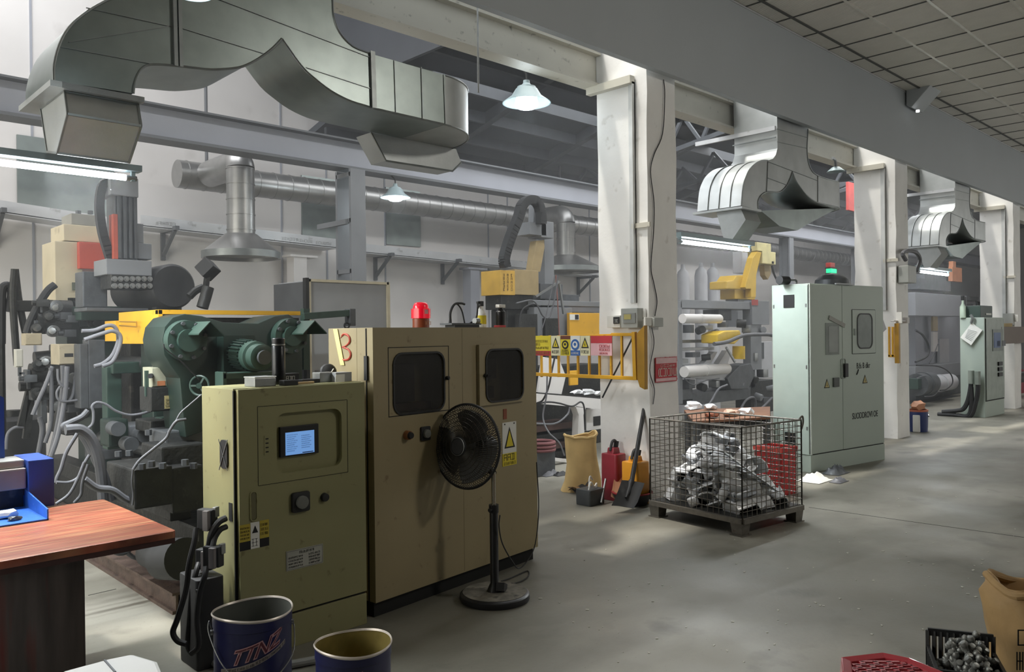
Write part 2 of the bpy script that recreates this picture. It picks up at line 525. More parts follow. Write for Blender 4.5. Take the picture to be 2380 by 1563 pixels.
# drop ceiling over the aisle, with its T bars
ZC = 5.10
def ceil_mat():
    m = mat('ceiling_tile', '#dcd9d1', 0.5, 0.1, var=0.03)
    nt = m.node_tree; b = nt.nodes['Principled BSDF']
    tc = nt.nodes.new('ShaderNodeTexCoord')
    mp = nt.nodes.new('ShaderNodeMapping'); mp.inputs['Rotation'].default_value = (0, 0, rad(20))
    w = nt.nodes.new('ShaderNodeTexWave'); w.inputs['Scale'].default_value = 9.0; w.bands_direction = 'X'
    nt.links.new(tc.outputs['Object'], mp.inputs['Vector']); nt.links.new(mp.outputs['Vector'], w.inputs['Vector'])
    bp = nt.nodes.new('ShaderNodeBump'); bp.inputs['Strength'].default_value = 0.25; bp.inputs['Distance'].default_value = 0.02
    nt.links.new(w.outputs['Fac'], bp.inputs['Height']); nt.links.new(bp.outputs['Normal'], b.inputs['Normal'])
    return m
ceil = struct(MB().box(-3, 33, -6.2, 4.49, ZC, ZC+0.1).build('ceiling', ceil_mat(), smooth=0), 'tiled suspended ceiling over the aisle', 'ceiling')
mb = MB(); mb2 = MB()
x0 = 9.12-0.654*18
for i in range(55): mb.box(x0+i*.654-.012, x0+i*.654+.012, -6.2, 4.49, ZC-.006, ZC+.01)
for j in range(17):
    y = 4.249-0.602*j
    (mb if j == 0 else mb2).box(-3, 33, y-.014, y+.014, ZC-.012, ZC+.01)
struct(mb.build('trim_grid', mat('ceiling_grid_dark', '#4a4a47', 0.5), ceil, smooth=0))
struct(mb2.build('trim_runner', mat('ceiling_grid_bright', '#d6d4cb', 0.3, 0.3), ceil, smooth=0))
# big grey fascia between the aisle ceiling and the bays
fas = struct(MB().box(-3, 24.6, 4.45, 4.52, 4.075, ZC+0.12).build('wall_fascia', M_fascia, smooth=0), 'long grey fascia panel above the columns', 'fascia wall')
struct(MB().box(-3, 24.6, 4.44, 4.452, ZC-0.022, ZC-0.004).build('trim_edge', M_rail, fas, smooth=0))
struct(MB().box(24.4, 24.6, -6.2, 4.49, 0, 5.2).build('wall_right', M_fascia, smooth=0), 'plain grey wall at the end of the aisle', 'wall')

# cream I-beam behind the fascia, carrying the roof edge
mb = MB()
mb.box(-3, 33, 5.20, 5.23, 4.09, 4.52); mb.box(-3, 33, 5.13, 5.31, 4.07, 4.095); mb.box(-3, 33, 5.13, 5.31, 4.38, 4.40)
mb.box(-3, 33, 5.13, 5.31, 4.50, 4.53)
struct(mb.build('beam', M_beam, smooth=0), 'cream painted steel beam running behind the fascia', 'beam')

struct(MB().box(-3.1, -3, -6.2, 4.49, 0, 5.2).build('wall_near', mat('dark_wall', '#4b4d4f', .7), smooth=0), 'plain wall behind the camera', 'wall')
struct(MB().box(-3, 24.6, -6.3, -6.2, 0, 5.2).build('wall_aisle', mat('dark_wall', '#4b4d4f', .7), smooth=0), 'plain wall on the camera side of the aisle', 'wall')
# columns
CX = [6.213, 12.26, 18.30, 24.35]
for i, x in enumerate(CX):
    mb = MB()
    # plastered column with a slightly ragged near edge
    n = 16
    rn = random.Random(i)
    zs = [4.45*k/n for k in range(n+1)]
    rows = []
    for (cx, cy) in ((x, 5.19), (x, 4.9), (x, 4.585), (x+.47, 4.585), (x+.47, 5.19)):
        rows.append([(cx+rn.uniform(-.006, .006), cy+rn.uniform(-.007, .007), z) for z in zs])
    rows.append(rows[0])
    mb.grid(rows)
    mb.box(x+.01, x+.46, 4.595, 5.18, 4.44, 4.46)
    c = struct(mb.build('column', M_col, smooth=20), ['white plastered column behind the shovel with switch boxes', 'second white column from the left, past the grey cabinet', 'third white column, near the red cabinet', 'farthest white column at the end of the bays'][i], 'column')
    mb = MB()
    mb.box(x-.045, x-.0, 4.72, 4.73, 1.9, 4.02); mb.box(x-.012, x-.0, 4.72, 4.79, 1.9, 4.02)
    struct(mb.build('angle_iron', mat('bare_angle_steel', '#c9cbca', 0.5, 0.2, var=0.1), c, smooth=0))
    mb = MB().box(x-.075, x-.004, 4.72, 5.27, 4.0, 4.075)
    struct(mb.build('cap_bracket', M_beam, c, smooth=0))
    mb = MB().box(x-.02, x, 4.55, 4.76, 2.615, 2.66)
    struct(mb.build('rail_plate', M_beam, c, smooth=0))
# ------------------------------------------------------------------ crane runway beam and its lattice column
def dlabel(o, l): o['label'] = l; return o
YB = 8.3
t = thing('crane_runway_beam', 'long grey crane runway beam crossing in front of the white wall', 'crane beam', (0, YB, 3.75))
zt, zb = P(800, 331, Y=YB).z, P(846, 397, Y=YB).z
MB().box(-3, 32, YB-.02, YB+.02, zb, zt).build('web', M_crane, t, smooth=0)
MB().box(-3, 32, YB-.13, YB+.13, zt, zt+.02).build('flange', M_crdark, t, smooth=0)
MB().box(-3, 32, YB-.13, YB+.13, zb-.03, zb).build('flange', M_crdark, t, smooth=0)
t = thing('lattice_column', 'grey lattice steel column standing under the crane beam', 'column', (0, YB, 0))
xa, xb = P(816, 600, Y=YB-.15).x, P(850, 600, Y=YB-.15).x
MB().box(xa, xb, YB-.16, YB-.12, 0, zb-.03).build('flange', M_latt, t, smooth=0)
MB().box(xa, xb, YB+.14, YB+.18, 0, zb-.03).build('flange', M_latt, t, smooth=0)
mb = MB()
for z in (zb-.07, zb-.62, zb-1.22, zb-2.2): mb.box(xa, xa+.05, YB-.15, YB+.16, z-.05, z)
for k in range(3):
    mb.bar((xa+.03, YB-.12, 1.0+k*.55), (xa+.03, YB+.15, .4+k*.55), .05, .03)
    mb.bar((xa+.03, YB-.13, 1.95), (xa+.03, YB+.15, 1.35), .05, .05)
mb.box(xa+.03, xb-.03, YB-.16, YB+.16, .0, .02)
mb.build('lacing', M_latt, t, smooth=0)
MB().bar((xa-.02, YB-.1, zb-.66), (xa-.02, YB+.55, zb-.66), .04, .06).build('side_arm', M_latt, t, smooth=0)
# second lattice column and posts farther along
for px, l in ((1828, 'slim grey crane post behind the pale grey cabinet'), (1993, 'tall grey crane post beside the second column'), (2290, 'tall grey crane post beside the farthest bay column')):
    x = P(px, 600, Y=YB).x
    t = thing('crane_post', l, 'post', (x, YB, 0))
    MB().box(-.09, .09, -.12, -.09, 0, zb-.03).box(-.015, .015, -.1, .1, 0, zb-.03).build('web', M_latt, t, smooth=0, local=True)
    MB().box(-.1, .1, .09, .12, 0, zb-.03).build('flange', M_latt, t, smooth=0, local=True)

# ------------------------------------------------------------------ cable tray on the wall
zt1 = 3.02
def tray(x0, x1, z0, z1, label):
    t = thing('cable_tray', label, 'cable tray', (x0, YW-.35, z0))
    za = z0
    pts = [(x0, YW-.38, z0-.125), (x1, YW-.38, z1-.125)]
    mb = MB()
    mb.prism([(x0, YW-.40, z0-.13), (x1, YW-.40, z1-.13), (x1, YW-.40, z1), (x0, YW-.40, z0)], (0, .02, 0))
    mb.prism([(x0, YW-.40, z0-.14), (x1, YW-.40, z1-.14), (x1, YW-.40, z1-.12), (x0, YW-.40, z0-.12)], (0, .38, 0))
    mb.build('channel', M_rail, t, smooth=0)
    return t
p1, p2 = P(-20, 462, Y=YW-.4), P(262, 506, Y=YW-.4)
tr = tray(p1.x, p2.x, p1.z, p2.z, 'pale aluminium cable tray on the wall at far left')
p1, p2 = P(328, 500, Y=YW-.4), P(783, 556, Y=YW-.4)
tr2 = tray(p1.x, p2.x, p1.z, p2.z, 'pale cable tray with faint stencil marks behind the round hood')
mb = MB()
for a in (362, 655, 690, 735):
    q = P(a, 514+(a-362)*.125, Y=YW-.402)
    glyphs(mb, lambda u, v, d, q=q: (q.x+u, YW-.40-d, q.z+v), 0, -.04, .25, .035, 6, a)
mb.build('stencil', M_steel, tr2, smooth=0)
p1, p2 = P(850, 567, Y=YW-.4), P(1400, 628, Y=YW-.4)
tr3 = tray(p1.x, p2.x, p1.z, p2.z, 'pale cable tray running right of the lattice column')
def bracket(px, py, label):
    q = P(px, py, Y=YW-.4)
    t = thing('wall_bracket', label, 'bracket', (q.x, YW, q.z), group=None)
    MB().bar((q.x, YW-.02, q.z), (q.x, YW-.02, q.z-.4), .05).build('upright', M_crdark, t, smooth=0)
    MB().bar((q.x, YW, q.z-.03), (q.x, YW-.5, q.z-.03), .05).build('arm', M_crdark, t, smooth=0)
    MB().bar((q.x, YW, q.z-.36), (q.x, YW-.42, q.z-.05), .04).build('strut', M_crdark, t, smooth=0)
bracket(405, 526, 'angle bracket under the tray, left of the round hood')
bracket(5, 484, 'angle bracket under the tray at the left picture edge')
bracket(905, 588, 'angle bracket under the tray below the small lamp')
bracket(1062, 602, 'angle bracket under the tray beside the grey post')
bracket(1378, 640, 'angle bracket under the tray beside the near white column')
for px, w, l, m in ((690, .2, 'white wall post under the cable tray, right of the hood', M_white), (1095, .2, 'grey square post standing behind the red beacon light', M_crane)):
    x = P(px, 620, Y=YW-.3).x
    zt_ = P(px, 566 if px < 800 else 600, Y=YW-.3).z
    t = thing('wall_post', l, 'post', (x, YW-.3, 0))
    MB().box(-w/2, w/2, -w/2, w/2, 0, zt_-.2).build('shaft', m, t, smooth=0, local=True)
    MB().box(-w*.8, w*1.3, -w*.6, w*.6, zt_-.2, zt_-.17).build('cap_plate', m, t, smooth=0, local=True)

# ------------------------------------------------------------------ rectangular ventilation ducts
YN, DW = 4.57, 0.56
def duct_outline(px, tail=None):
    pts = [P(a, b, Y=YN) for a, b in px]
    return [Vector((q.x, YN, q.z)) for q in pts]
def smooth_poly(px, n=3): return [(v.x, v.y) for v in catmull([(a, b, 0) for a, b in px], n)]

def diffuser(mb, x0, x1, prof):
    mb.prism([(x0, y, z) for y, z in prof], (x1-x0, 0, 0))

# --- the big near duct
t = thing('ventilation_duct', 'huge galvanised ventilation duct with two arms at upper left', 'ventilation duct', (2.5, YN+.28, 3.2))
left_arc = smooth_poly([(125, 188), (126, 150), (138, 104), (160, 64), (190, 36), (228, 11), (270, -8), (340, -28), (450, -50), (540, -90)])
in_right = smooth_poly([(773, -60), (773, 0), (776, 40), (790, 76), (820, 108), (862, 125)])
bot_right = smooth_poly([(865, 250), (815, 235), (770, 212), (733, 184), (700, 153), (655, 90)])
crotch = smooth_poly([(655, 90), (634, 112), (606, 133), (580, 148), (555, 157), (515, 161), (480, 161), (410, 153), (352, 150), (330, 160), (318, 180), (312, 200), (310, 217)])
pts = duct_outline(left_arc)
pts += [Vector((2.05, YN, 5.6)), Vector((2.72, YN, 5.6))]
pts += duct_outline(in_right+[(1035, 175), (1035, 290)]+bot_right+crotch[1:])
zA, zB = P(1035, 290, Y=YN).z, P(1035, 175, Y=YN).z
pts_fix = []
for q in pts: pts_fix.append(q)
MB().prism(pts_fix, (0, DW, 0)).build('duct_body', M_galv, t, smooth=25)
xe = P(1035, 200, Y=YN).x
xr = 4.26
plan = [(xe, YN+.003)]+[(xe+(xr-xe)*math.sin(a*math.pi/2/14), YN+.003+(DW)*(1-math.cos(a*math.pi/2/14))) for a in range(1, 15)]+[(xe, YN+DW)]
MB().prism([(x, y, zA) for x, y in plan], (0, 0, zB-zA)).build('rounded_end', M_galvl, t, smooth=25)
# flanges and seams
def strip(mb, pa, pb, w=0.012, t_=0.012):
    a, b = P(*pa, Y=YN-.004), P(*pb, Y=YN-.004); mb.bar(a, b, w, t_, up=(0, 1, 0))
for a, b, w in (((403, -40), (408, 154), .02), ((415, -40), (420, 156), .02), ((864, 120), (868, 252), .035)):
    mb = MB(); strip(mb, a, b, w, .03); mb.build('flange', M_seam, t, smooth=0)
for a, b in (((916, 140), (920, 262)), ((979, 156), (982, 276)), ((1031, 172), (1035, 290)), ((160, 98), (400, 60)), ((136, 108), (352, 148)), ((200, 18), (400, 62)), ((412, 62), (612, 124)), ((500, -5), (862, 134)), ((712, 157), (862, 206))):
    mb = MB(); strip(mb, a, b, .004, .006); mb.build('seam', M_seam, t, smooth=0)
mb = MB()
edge = left_arc
mb.tube([P(a, b, Y=YN-.002) for a, b in left_arc], .007, smooth=False)
mb.tube([P(a, b, Y=YN-.002) for a, b in bot_right], .007, smooth=False)
mb.tube([P(a, b, Y=YN-.002) for a, b in crotch], .007, smooth=False)
mb.tube([P(a, b, Y=YN-.002) for a, b in in_right], .006, smooth=False)
mb.tube([(x, y, zA) for x, y in plan[:-1]], .007, smooth=False); mb.tube([(x, y, zB) for x, y in plan[:-1]], .007, smooth=False)
mb.tube([P(868, 252, Y=YN-.002), P(1035, 290, Y=YN-.002)], .008)
mb.build('edge_seam', M_seam, t)
# left outlet: cranked diffuser below a flange
z0 = P(125, 190, Y=YN).z
xl0, xl1 = P(130, 205, Y=YN+.1).x, P(308, 232, Y=YN+.1).x
MB().box(P(118, 190, Y=YN).x-.01, P(318, 222, Y=YN).x+.03, YN-.03, YN+DW+.05, z0-.03, z0).build('outlet_flange', M_galvl, t, smooth=0)
xd = xl0+.02
prof = []
for a, b in ((150, 206), (157, 265), (133, 356), (110, 353), (95, 232)):
    q = P(a, b, X=xd); prof.append((q.y, q.z))
prof[0] = (prof[0][0], z0-.03); prof[-1] = (prof[-1][0], z0-.03)
d = MB(); diffuser(d, xd, xl1, prof); d.build('diffuser', M_galvl, t, smooth=0)
mb = MB()
for k in range(5):
    a, b = prof[k], prof[(k+1) % 5]
    mb.bar((xd, *a), (xd, *b), .01, .01); mb.bar((xl1, *a), (xl1, *b), .012, .012)
    mb.bar((xd, *a), (xl1, *a), .012, .012)
mb.build('diffuser_edge', M_seam, t, smooth=0)
# right outlet hood under the rounded end
YO = YN+DW-.02
hp = [P(a, b, Y=YO) for a, b in ((862, 322), (897, 374), (1052, 398), (1072, 378), (1060, 352), (935, 334))]
for q in hp: q.z = min(q.z, zA-.002)
hp[0].z = hp[4].z = hp[5].z = zA-.002
MB().prism(hp, (0, .2, 0)).build('outlet_hood', M_galvl, t, smooth=0)
MB().tube([hp[0], hp[1], hp[2], hp[3]], .008, smooth=False).build('hood_lip', M_seam, t)
q = P(1112, 215, Y=YN+.3)
MB().cyl(q, (q.x, q.y, 5.3), .008).build('hanger_rod', M_steel, t)

# --- the middle duct, and the far one cast alike
def small_duct(dx, label):
    t = thing('ventilation_duct', label, 'ventilation duct', (9+dx, YN+.28, 3.3), group='galvanised ducts hanging between the columns')
    Pq = lambda a, b, Y=YN: P(a, b, Y=Y)+Vector((dx, 0, 0))
    la = smooth_poly([(1785, 373), (1772, 373), (1757, 379), (1743, 392), (1734, 408), (1727, 432), (1723, 478)])
    inner = smooth_poly([(1763, 487), (1762, 468), (1770, 453), (1784, 446), (1810, 447), (1824, 437), (1834, 420), (1842, 399)])
    br = smooth_poly([(1842, 399), (1850, 420), (1864, 441), (1880, 459), (1901, 471), (1948, 482)])
    tr_ = smooth_poly([(1948, 422), (1920, 415), (1899, 407), (1887, 397), (1879, 376), (1876, 345), (1878, 300)])
    pts = [Pq(*q) for q in la]+[Pq(*q) for q in inner]+[Pq(*q) for q in br[1:]]+[Pq(*q) for q in tr_]
    xr_, xl_ = Pq(1878, 300).x, Pq(1803, 275).x
    pts += [Vector((xr_, YN, 5.3)), Vector((xl_, YN, 5.3))]
    pts += [Pq(1807, 318), Pq(1807, 345), Pq(1803, 360), Pq(1797, 369)]
    for q in pts: q.y = YN
    MB().prism(pts, (0, DW, 0)).build('duct_body', M_galvl, t, smooth=25)
    zA, zB = Pq(1948, 482).z, Pq(1948, 422).z
    xe = Pq(1948, 450).x; xr = xe+.38
    plan = [(xe, YN+.003)]+[(xe+(xr-xe)*math.sin(a*math.pi/16), YN+.003+DW*(1-math.cos(a*math.pi/16))) for a in range(1, 9)]+[(xe, YN+DW)]
    MB().prism([(x, y, zA) for x, y in plan], (0, 0, zB-zA)).build('rounded_end', M_galvl, t, smooth=25)
    mb = MB()
    for s in (la, inner, br, tr_): mb.tube([Pq(*q, Y=YN-.002) for q in s], .007, smooth=False)
    mb.tube([(x, y, zA) for x, y in plan[:-1]], .008, smooth=False)
    for pa, pb in (((1785, 376), (1782, 445)), ((1785, 376), (1900, 420)), ((1785, 414), (1828, 430)), ((1901, 405), (1901, 470)), ((1806, 300), (1876, 320)), ((1806, 330), (1876, 345))):
        mb.bar(Pq(*pa, Y=YN-.003), Pq(*pb, Y=YN-.003), .006, .008, up=(0, 1, 0))
    mb.build('edge_seam', M_seam, t)
    # seams over the outer curve and the bright trunk side
    mb = MB()
    for f in (.25, .5, .75):
        mb.tube([Pq(*q)+Vector((-.004, DW*f, .003)) for q in la], .006, smooth=False)
    for z in (3.62, 3.86): mb.bar((xl_-.004, YN, z), (xl_-.004, YN+DW, z), .012, .012)
    mb.build('seam', M_seam, t)
    zz = 3.96
    MB().bar((xl_-.03, YN-.01, zz), (xl_-.03, YN+DW+.5, zz), .03, .05).build('support_bar', M_rail, t, smooth=0)
    z0 = Pq(1723, 480).z
    MB().box(Pq(1722, 480).x-.01, Pq(1766, 486).x, YN-.02, YN+DW+.05, z0-.025, z0).build('outlet_flange', M_galvl, t, smooth=0)
    xd = Pq(1726, 490).x+.02; xd2 = Pq(1764, 490).x
    prof = []
    for a, b in ((1722, 486), (1733, 511), (1700, 560), (1684, 562), (1665, 494)):
        q = P(a, b, X=xd-dx); prof.append((q.y, q.z))
    prof[0] = (prof[0][0], z0-.02); prof[-1] = (prof[-1][0], z0-.02)
    d = MB(); diffuser(d, xd, xd2, prof); d.build('diffuser', M_galvl, t, smooth=0)
    q0, q1, q2, q3 = [Pq(*q, Y=YN+.3) for q in ((1765, 488), (1800, 528), (1852, 538), (1900, 505))]
    MB().prism([Pq(1768, 490, Y=YN+.1), Pq(1812, 526, Y=YN+.1), Pq(1853, 536, Y=YN+.1), Pq(1876, 522, Y=YN+.1), Pq(1948, 484, Y=YN+.1)], (0, DW-.12, 0)).build('outlet_hood', M_galv, t, smooth=0)
    return t
small_duct(0, 'galvanised ventilation duct hanging above the pale grey cabinet')
small_duct(6.12, 'galvanised ventilation duct in the farther bay, at right')

# ------------------------------------------------------------------ spiral duct and round hoods
YS = 9.9
def zl(px, py, Y=YS): return P(px, py, Y=Y)
a, b = P(430, 404, Y=YS), P(1190, 508, Y=YS)
zc = (P(700, 441, Y=YS).z); rS = (P(700, 412, Y=YS).z-P(700, 470, Y=YS).z)/2
t = thing('spiral_duct', 'long grey spiral duct running along the white wall', 'round duct', (a.x, YS, zc))
mb = MB().cyl((a.x-.1, YS, zc), (31, YS, zc), rS, seg=32)
x = a.x
while x < 24:
    mb.cyl((x, YS, zc), (x+.012, YS, zc), rS+.006, seg=32); x += .23
mb.build('pipe', M_spiral, t, smooth=40)
for px in (480, 1300):
    q = P(px, 360, Y=YS)
    MB().cyl((q.x, YS, zc+rS), (q.x, YS, zc+rS+1.0), .02).build('hanger_rod', M_crdark, t)
def hood(label, px_mid, top_px, bot_px, rim, yh, branch=True):
    """round extraction hood: px_mid the pipe's middle, rim = (left px, right px, py)"""
    c = P(px_mid, rim[2], Y=yh)
    w = (P(rim[1], rim[2], Y=yh)-P(rim[0], rim[2], Y=yh)).length*0.72*.5
    zr = c.z
    t = thing('extraction_hood', label, 'hood', (c.x, yh, zr))
    rp = rS*.92
    zn = P(px_mid, bot_px, Y=yh).z; ze = P(px_mid, top_px, Y=yh).z
    MB().lathe([(w, zr-.02), (w, zr+.05), (rp+.02, zn), (rp, zn), (rp, zn-.02), (w-.02, zr+.02), (w-.02, zr-.02)], (c.x, yh, 0), 40, closed=True).build('hood_skirt', M_spiral, t, smooth=40)
    MB().lathe([(w+.006, zr-.022), (w+.006, zr+.055), (w-.004, zr+.055), (w-.004, zr-.022)], (c.x, yh, 0), 40, closed=True).build('hood_rim', M_seam, t, smooth=40)
    mb = MB().lathe([(rp, zn), (rp, ze)], (c.x, yh, 0), 32)
    for k in range(5):
        z = zn+.05+(ze-zn-.06)*k/4
        mb.lathe([(rp, z-.006), (rp+.006, z-.006), (rp+.006, z+.006), (rp, z+.006)], (c.x, yh, 0), 32)
    mb.build('neck_pipe', M_spiral, t, smooth=40)
    # elbow turning to the wall
    pts = [(c.x, yh, ze)]
    R = max(.06, zc-ze)
    for k in range(1, 9):
        an = k*math.pi/16
        pts.append((c.x, yh+R*(1-math.cos(an)), ze+R*math.sin(an)))
    pts.append((c.x, YS-rS*.98, ze+R))
    MB().tube(pts, rp*1.02, 28, smooth=False).build('elbow', M_spiral, t, smooth=50)
    return t
hood('large round extraction hood hanging above the green machine', 561, 392, 545, (447, 676, 597), 8.9)
hood('smaller round extraction hood beside the near white column', 1316, 520, 594, (1225, 1382, 630), 9.1)

# ------------------------------------------------------------------ lamps
def pendant(label, px, py_top, py_rim, rim_px, D, cable=None):
    c = P(px, py_rim, D=D)
    w = rim_px/F_PX*D/2
    t = thing('pendant_lamp', label, 'lamp', c, group=None)
    h = w*.95
    MB().lathe([(w, 0), (w*.98, .004), (w*.62, h*.30), (w*.45, h*.60), (w*.40, h*.63), (w*.38, h*.70), (w*.15, h*.75), (w*.13, h*.98), (0.001, h), (0.001, h*.95), (w*.10, h*.9), (w*.36, h*.6), (w*.6, h*.28), (w*.96, 0)], (0, 0, 0), 40, closed=True).build('shade', M_lamp, t, smooth=35, local=True)
    MB().lathe([(0.001, -h*.22), (w*.35, -h*.22), (w*.47, -h*.14), (w*.47, .02), (w*.42, .06), (.001, .06)], (0, 0, 0), 32).build('bulb', M_glow, t, smooth=35, local=True)
    MB().tube([(0, 0, h*.95), (-.005, 0, h*1.25), (-.04, .02, h*1.5), (-.06, .03, 6.0-c.z if cable is None else cable)], .008, 8, n=8).build('cord', M_rubber, t, local=True)
    l = bpy.data.lights.new('pendant_light', 'POINT'); l.energy = 9*D/8; l.color = (.85, .96, 1.0); l.shadow_soft_size = .08
    lo = bpy.data.objects.new('pendant_light', l); COL.objects.link(lo); lo.location = c+Vector((0, 0, -h*.3-.1))
    return t
pendant('white pendant lamp hanging just left of the near white column', 1224, 155, 240, 113, 8.0, .42)
pendant('dim bell shaped pendant lamp under the crane beam', 919, 415, 460, 70, 10.0, .28)
pendant('round lamp at the top picture edge, before the big duct', 448, -60, -14, 90, 3.4, .6)

def tube_lamp(label, a, b, r, power):
    a, b = Vector(a), Vector(b)
    m = (a+b)/2
    t = thing('tube_lamp', label, 'tube light', m)
    d = (b-a).normalized()
    MB().bar(a-d*.08+Vector((0, 0, r*3.1)), b+d*.08+Vector((0, 0, r*3.1)), r*4.2, r*2.0).build('housing', M_lamp, t, smooth=0)
    MB().cyl(a, b, r, seg=16).build('glass_tube', M_tube, t)
    for q, s in ((a, -1), (b, 1)):
        MB().cyl(q, q+d*s*.06, r*.8, seg=14).build('end_cap', M_steel, t)
        MB().bar(q+d*s*.04+Vector((0, 0, -r)), q+d*s*.04+Vector((0, 0, r*3)), r*1.2, r*1.2).build('lamp_holder', M_lamp, t, smooth=0)
    l = bpy.data.lights.new('tube_light', 'AREA'); l.shape = 'RECTANGLE'; l.size = (b-a).length; l.size_y = .06; l.energy = power; l.color = (.93, .98, 1.0)
    lo = bpy.data.objects.new('tube_light', l); COL.objects.link(lo)
    lo.location = m+Vector((0, 0, -r*1.6))
    ang = math.atan2(d.y, d.x); lo.rotation_euler = (0, 0, ang)
    return t
q = P(292, 413, Y=4.9)
tube_lamp('bright tube lamp hanging at the left picture edge over the bench', (q.x-1.35, q.y, q.z), q, .018, 95)
q1, q2 = P(1585, 573, Y=4.75), P(1738, 581, Y=4.75)
tube_lamp('tube lamp fixed to the near white column', (q1.x, 4.75, q2.z), (q2.x, 4.75, q2.z), .022, 45)
q1, q2 = P(2138, 633, Y=4.9), P(2202, 639, Y=4.9)
tube_lamp('short tube lamp fixed to the second white column', (q1.x, 4.9, q2.z), (q2.x, 4.9, q2.z), .025, 30)
# ------------------------------------------------------------------ workbench at left
def grain_mat():
    m = mat('bench_wood_red', '#8a4a36', 0.42, var=0.6, vscale=5, stretch=(1.0, 30, 1), spots=1.0, spotcol='#b58b62', spscale=3)
    return m
t = thing('workbench', 'red brown plank topped workbench at the left picture edge', 'workbench', (0.6, 4.1, 0))
mb = MB(); mb.rbox(-0.7, 1.39, 3.61, 4.60, .728, .76, .02, 'z')
mb.build('bench_top', grain_mat(), t, bevel=0.004)
MB().box(-.7, 1.385, 3.615, 4.595, .705, .728).build('top_frame', mat('bench_frame_steel', '#4a3230', 0.5, 0.3, var=0.2), t, smooth=0)
MB().box(-.65, 1.03, 3.66, 4.55, 0, .705).build('base_panel', mat('bench_base_rusty', '#4d4643', 0.38, 0.5, var=0.3, vscale=4, stretch=(5, 1, .5), spots=0.5, spotcol='#6b2a24', spscale=2.2), t, smooth=0, bevel=.01)
M_blue = mat('tray_blue', '#2f62b8', 0.4, var=0.1, vscale=12, spots=0.1, spotcol='#9fb4d6', spscale=60)
M_navy = mat('machine_blue', '#29478f', 0.42, var=0.06)
# open front tray on the bench
zt_ = .762
c0 = P(113, 1209, Z=zt_)
X0 = c0.x
q1, q2, q3 = P(115, 1185, X=X0), P(60, 1137, X=X0), P(60, 1160, X=X0)
t = thing('scrap_tray', 'blue open fronted metal tray on the red bench', 'tray', (X0-.4, c0.y+.2, zt_))
MB().box(X0-1.0, X0, c0.y, q2.y, zt_, zt_+.006).build('tray_floor', M_blue, t, smooth=0)
MB().prism([(X0-.006, c0.y, zt_), (X0-.006, c0.y, q1.z), (X0-.006, q2.y, q2.z), (X0-.006, q2.y, zt_)], (.006, 0, 0)).build('side_wall', M_blue, t, smooth=0)
MB().box(X0-1.0, X0, q2.y, q2.y+.006, zt_, zt_+.06).build('back_wall', M_blue, t, smooth=0)
def lump(name, label, cat, c, r, m, seed, sq=(1, 1, .5), group=None, parent=None):
    bm = bmesh.new(); bmesh.ops.create_icosphere(bm, subdivisions=2, radius=1)
    rn = random.Random(seed)
    for v in bm.verts:
        k = rn.uniform(.65, 1.1); v.co = Vector((v.co.x*sq[0], v.co.y*sq[1], max(v.co.z, -.6)*sq[2]))*r*k
    zmin = min(v.co.z for v in bm.verts)
    for v in bm.verts: v.co = v.co + Vector(c) - Vector((0, 0, zmin))
    q = MB(); q.bm.free(); q.bm = bm
    o = q.build(name, m, parent, smooth=25)
    if label: tag(o, label, cat, group)
    return o
s = P(14, 1205, Z=zt_+.006)
lump('plastic_scrap', 'crumpled white scrap piece lying in the blue tray', 'scrap', s, .055, M_paper, 4, (1, .7, .5))
s = P(34, 1211, Z=zt_+.006)
lump('metal_scrap', 'small grey scrap piece beside the white scrap in the tray', 'scrap', s, .028, M_iron, 5, (1.2, .6, .5))
# blue machine with a grey plate behind the tray, standing on the bench
yb0 = P(126, 1176, Z=.76).y
t = thing('bench_machine', 'blue bench machine with a grey slab, left edge behind the tray', 'machine', (.7, yb0, .76))
xr, xl = P(126, 1100, Y=yb0).x, P(66, 1100, Y=yb0).x
zt2 = P(95, 1069, Y=yb0).z
MB().box(xl, xr, yb0, yb0+.30, .76, zt2).build('end_block', M_navy, t, smooth=0, bevel=.004)
zs1, zs0 = P(30, 1092, Y=yb0+.02).z, P(30, 1140, Y=yb0+.02).z
MB().box(-.4, xl-.005, yb0+.02, yb0+.22, zs0, zs1).build('slab', mat('slab_warm_grey', '#8e8680', 0.5, .2), t, smooth=0, bevel=.006)
MB().box(-.4, xl-.005, yb0+.05, yb0+.24, zs1, zs1+.04).build('slab_top', mat('slab_top_grey', '#a9a9a6', 0.35, .5), t, smooth=0, bevel=.006)
MB().box(-.4, xl-.01, yb0+.24, yb0+.29, zs1+.03, zt2-.005).build('back_bar', M_iron, t, smooth=0)
xu = P(10, 980, Y=yb0+.2).x
MB().prism([(xu-.3, yb0+.2, zt2), (xu, yb0+.2, zt2), (xu, yb0+.2, P(10, 925, Y=yb0+.2).z), (xu-.12, yb0+.2, P(0, 890, Y=yb0+.2).z), (xu-.3, yb0+.2, P(0, 880, Y=yb0+.2).z)], (0, .1, 0)).build('upright', M_navy, t, smooth=0)
MB().box(-.4, xl-.01, yb0+.06, yb0+.24, .76, zs0).build('foot', M_dirty, t, smooth=0)
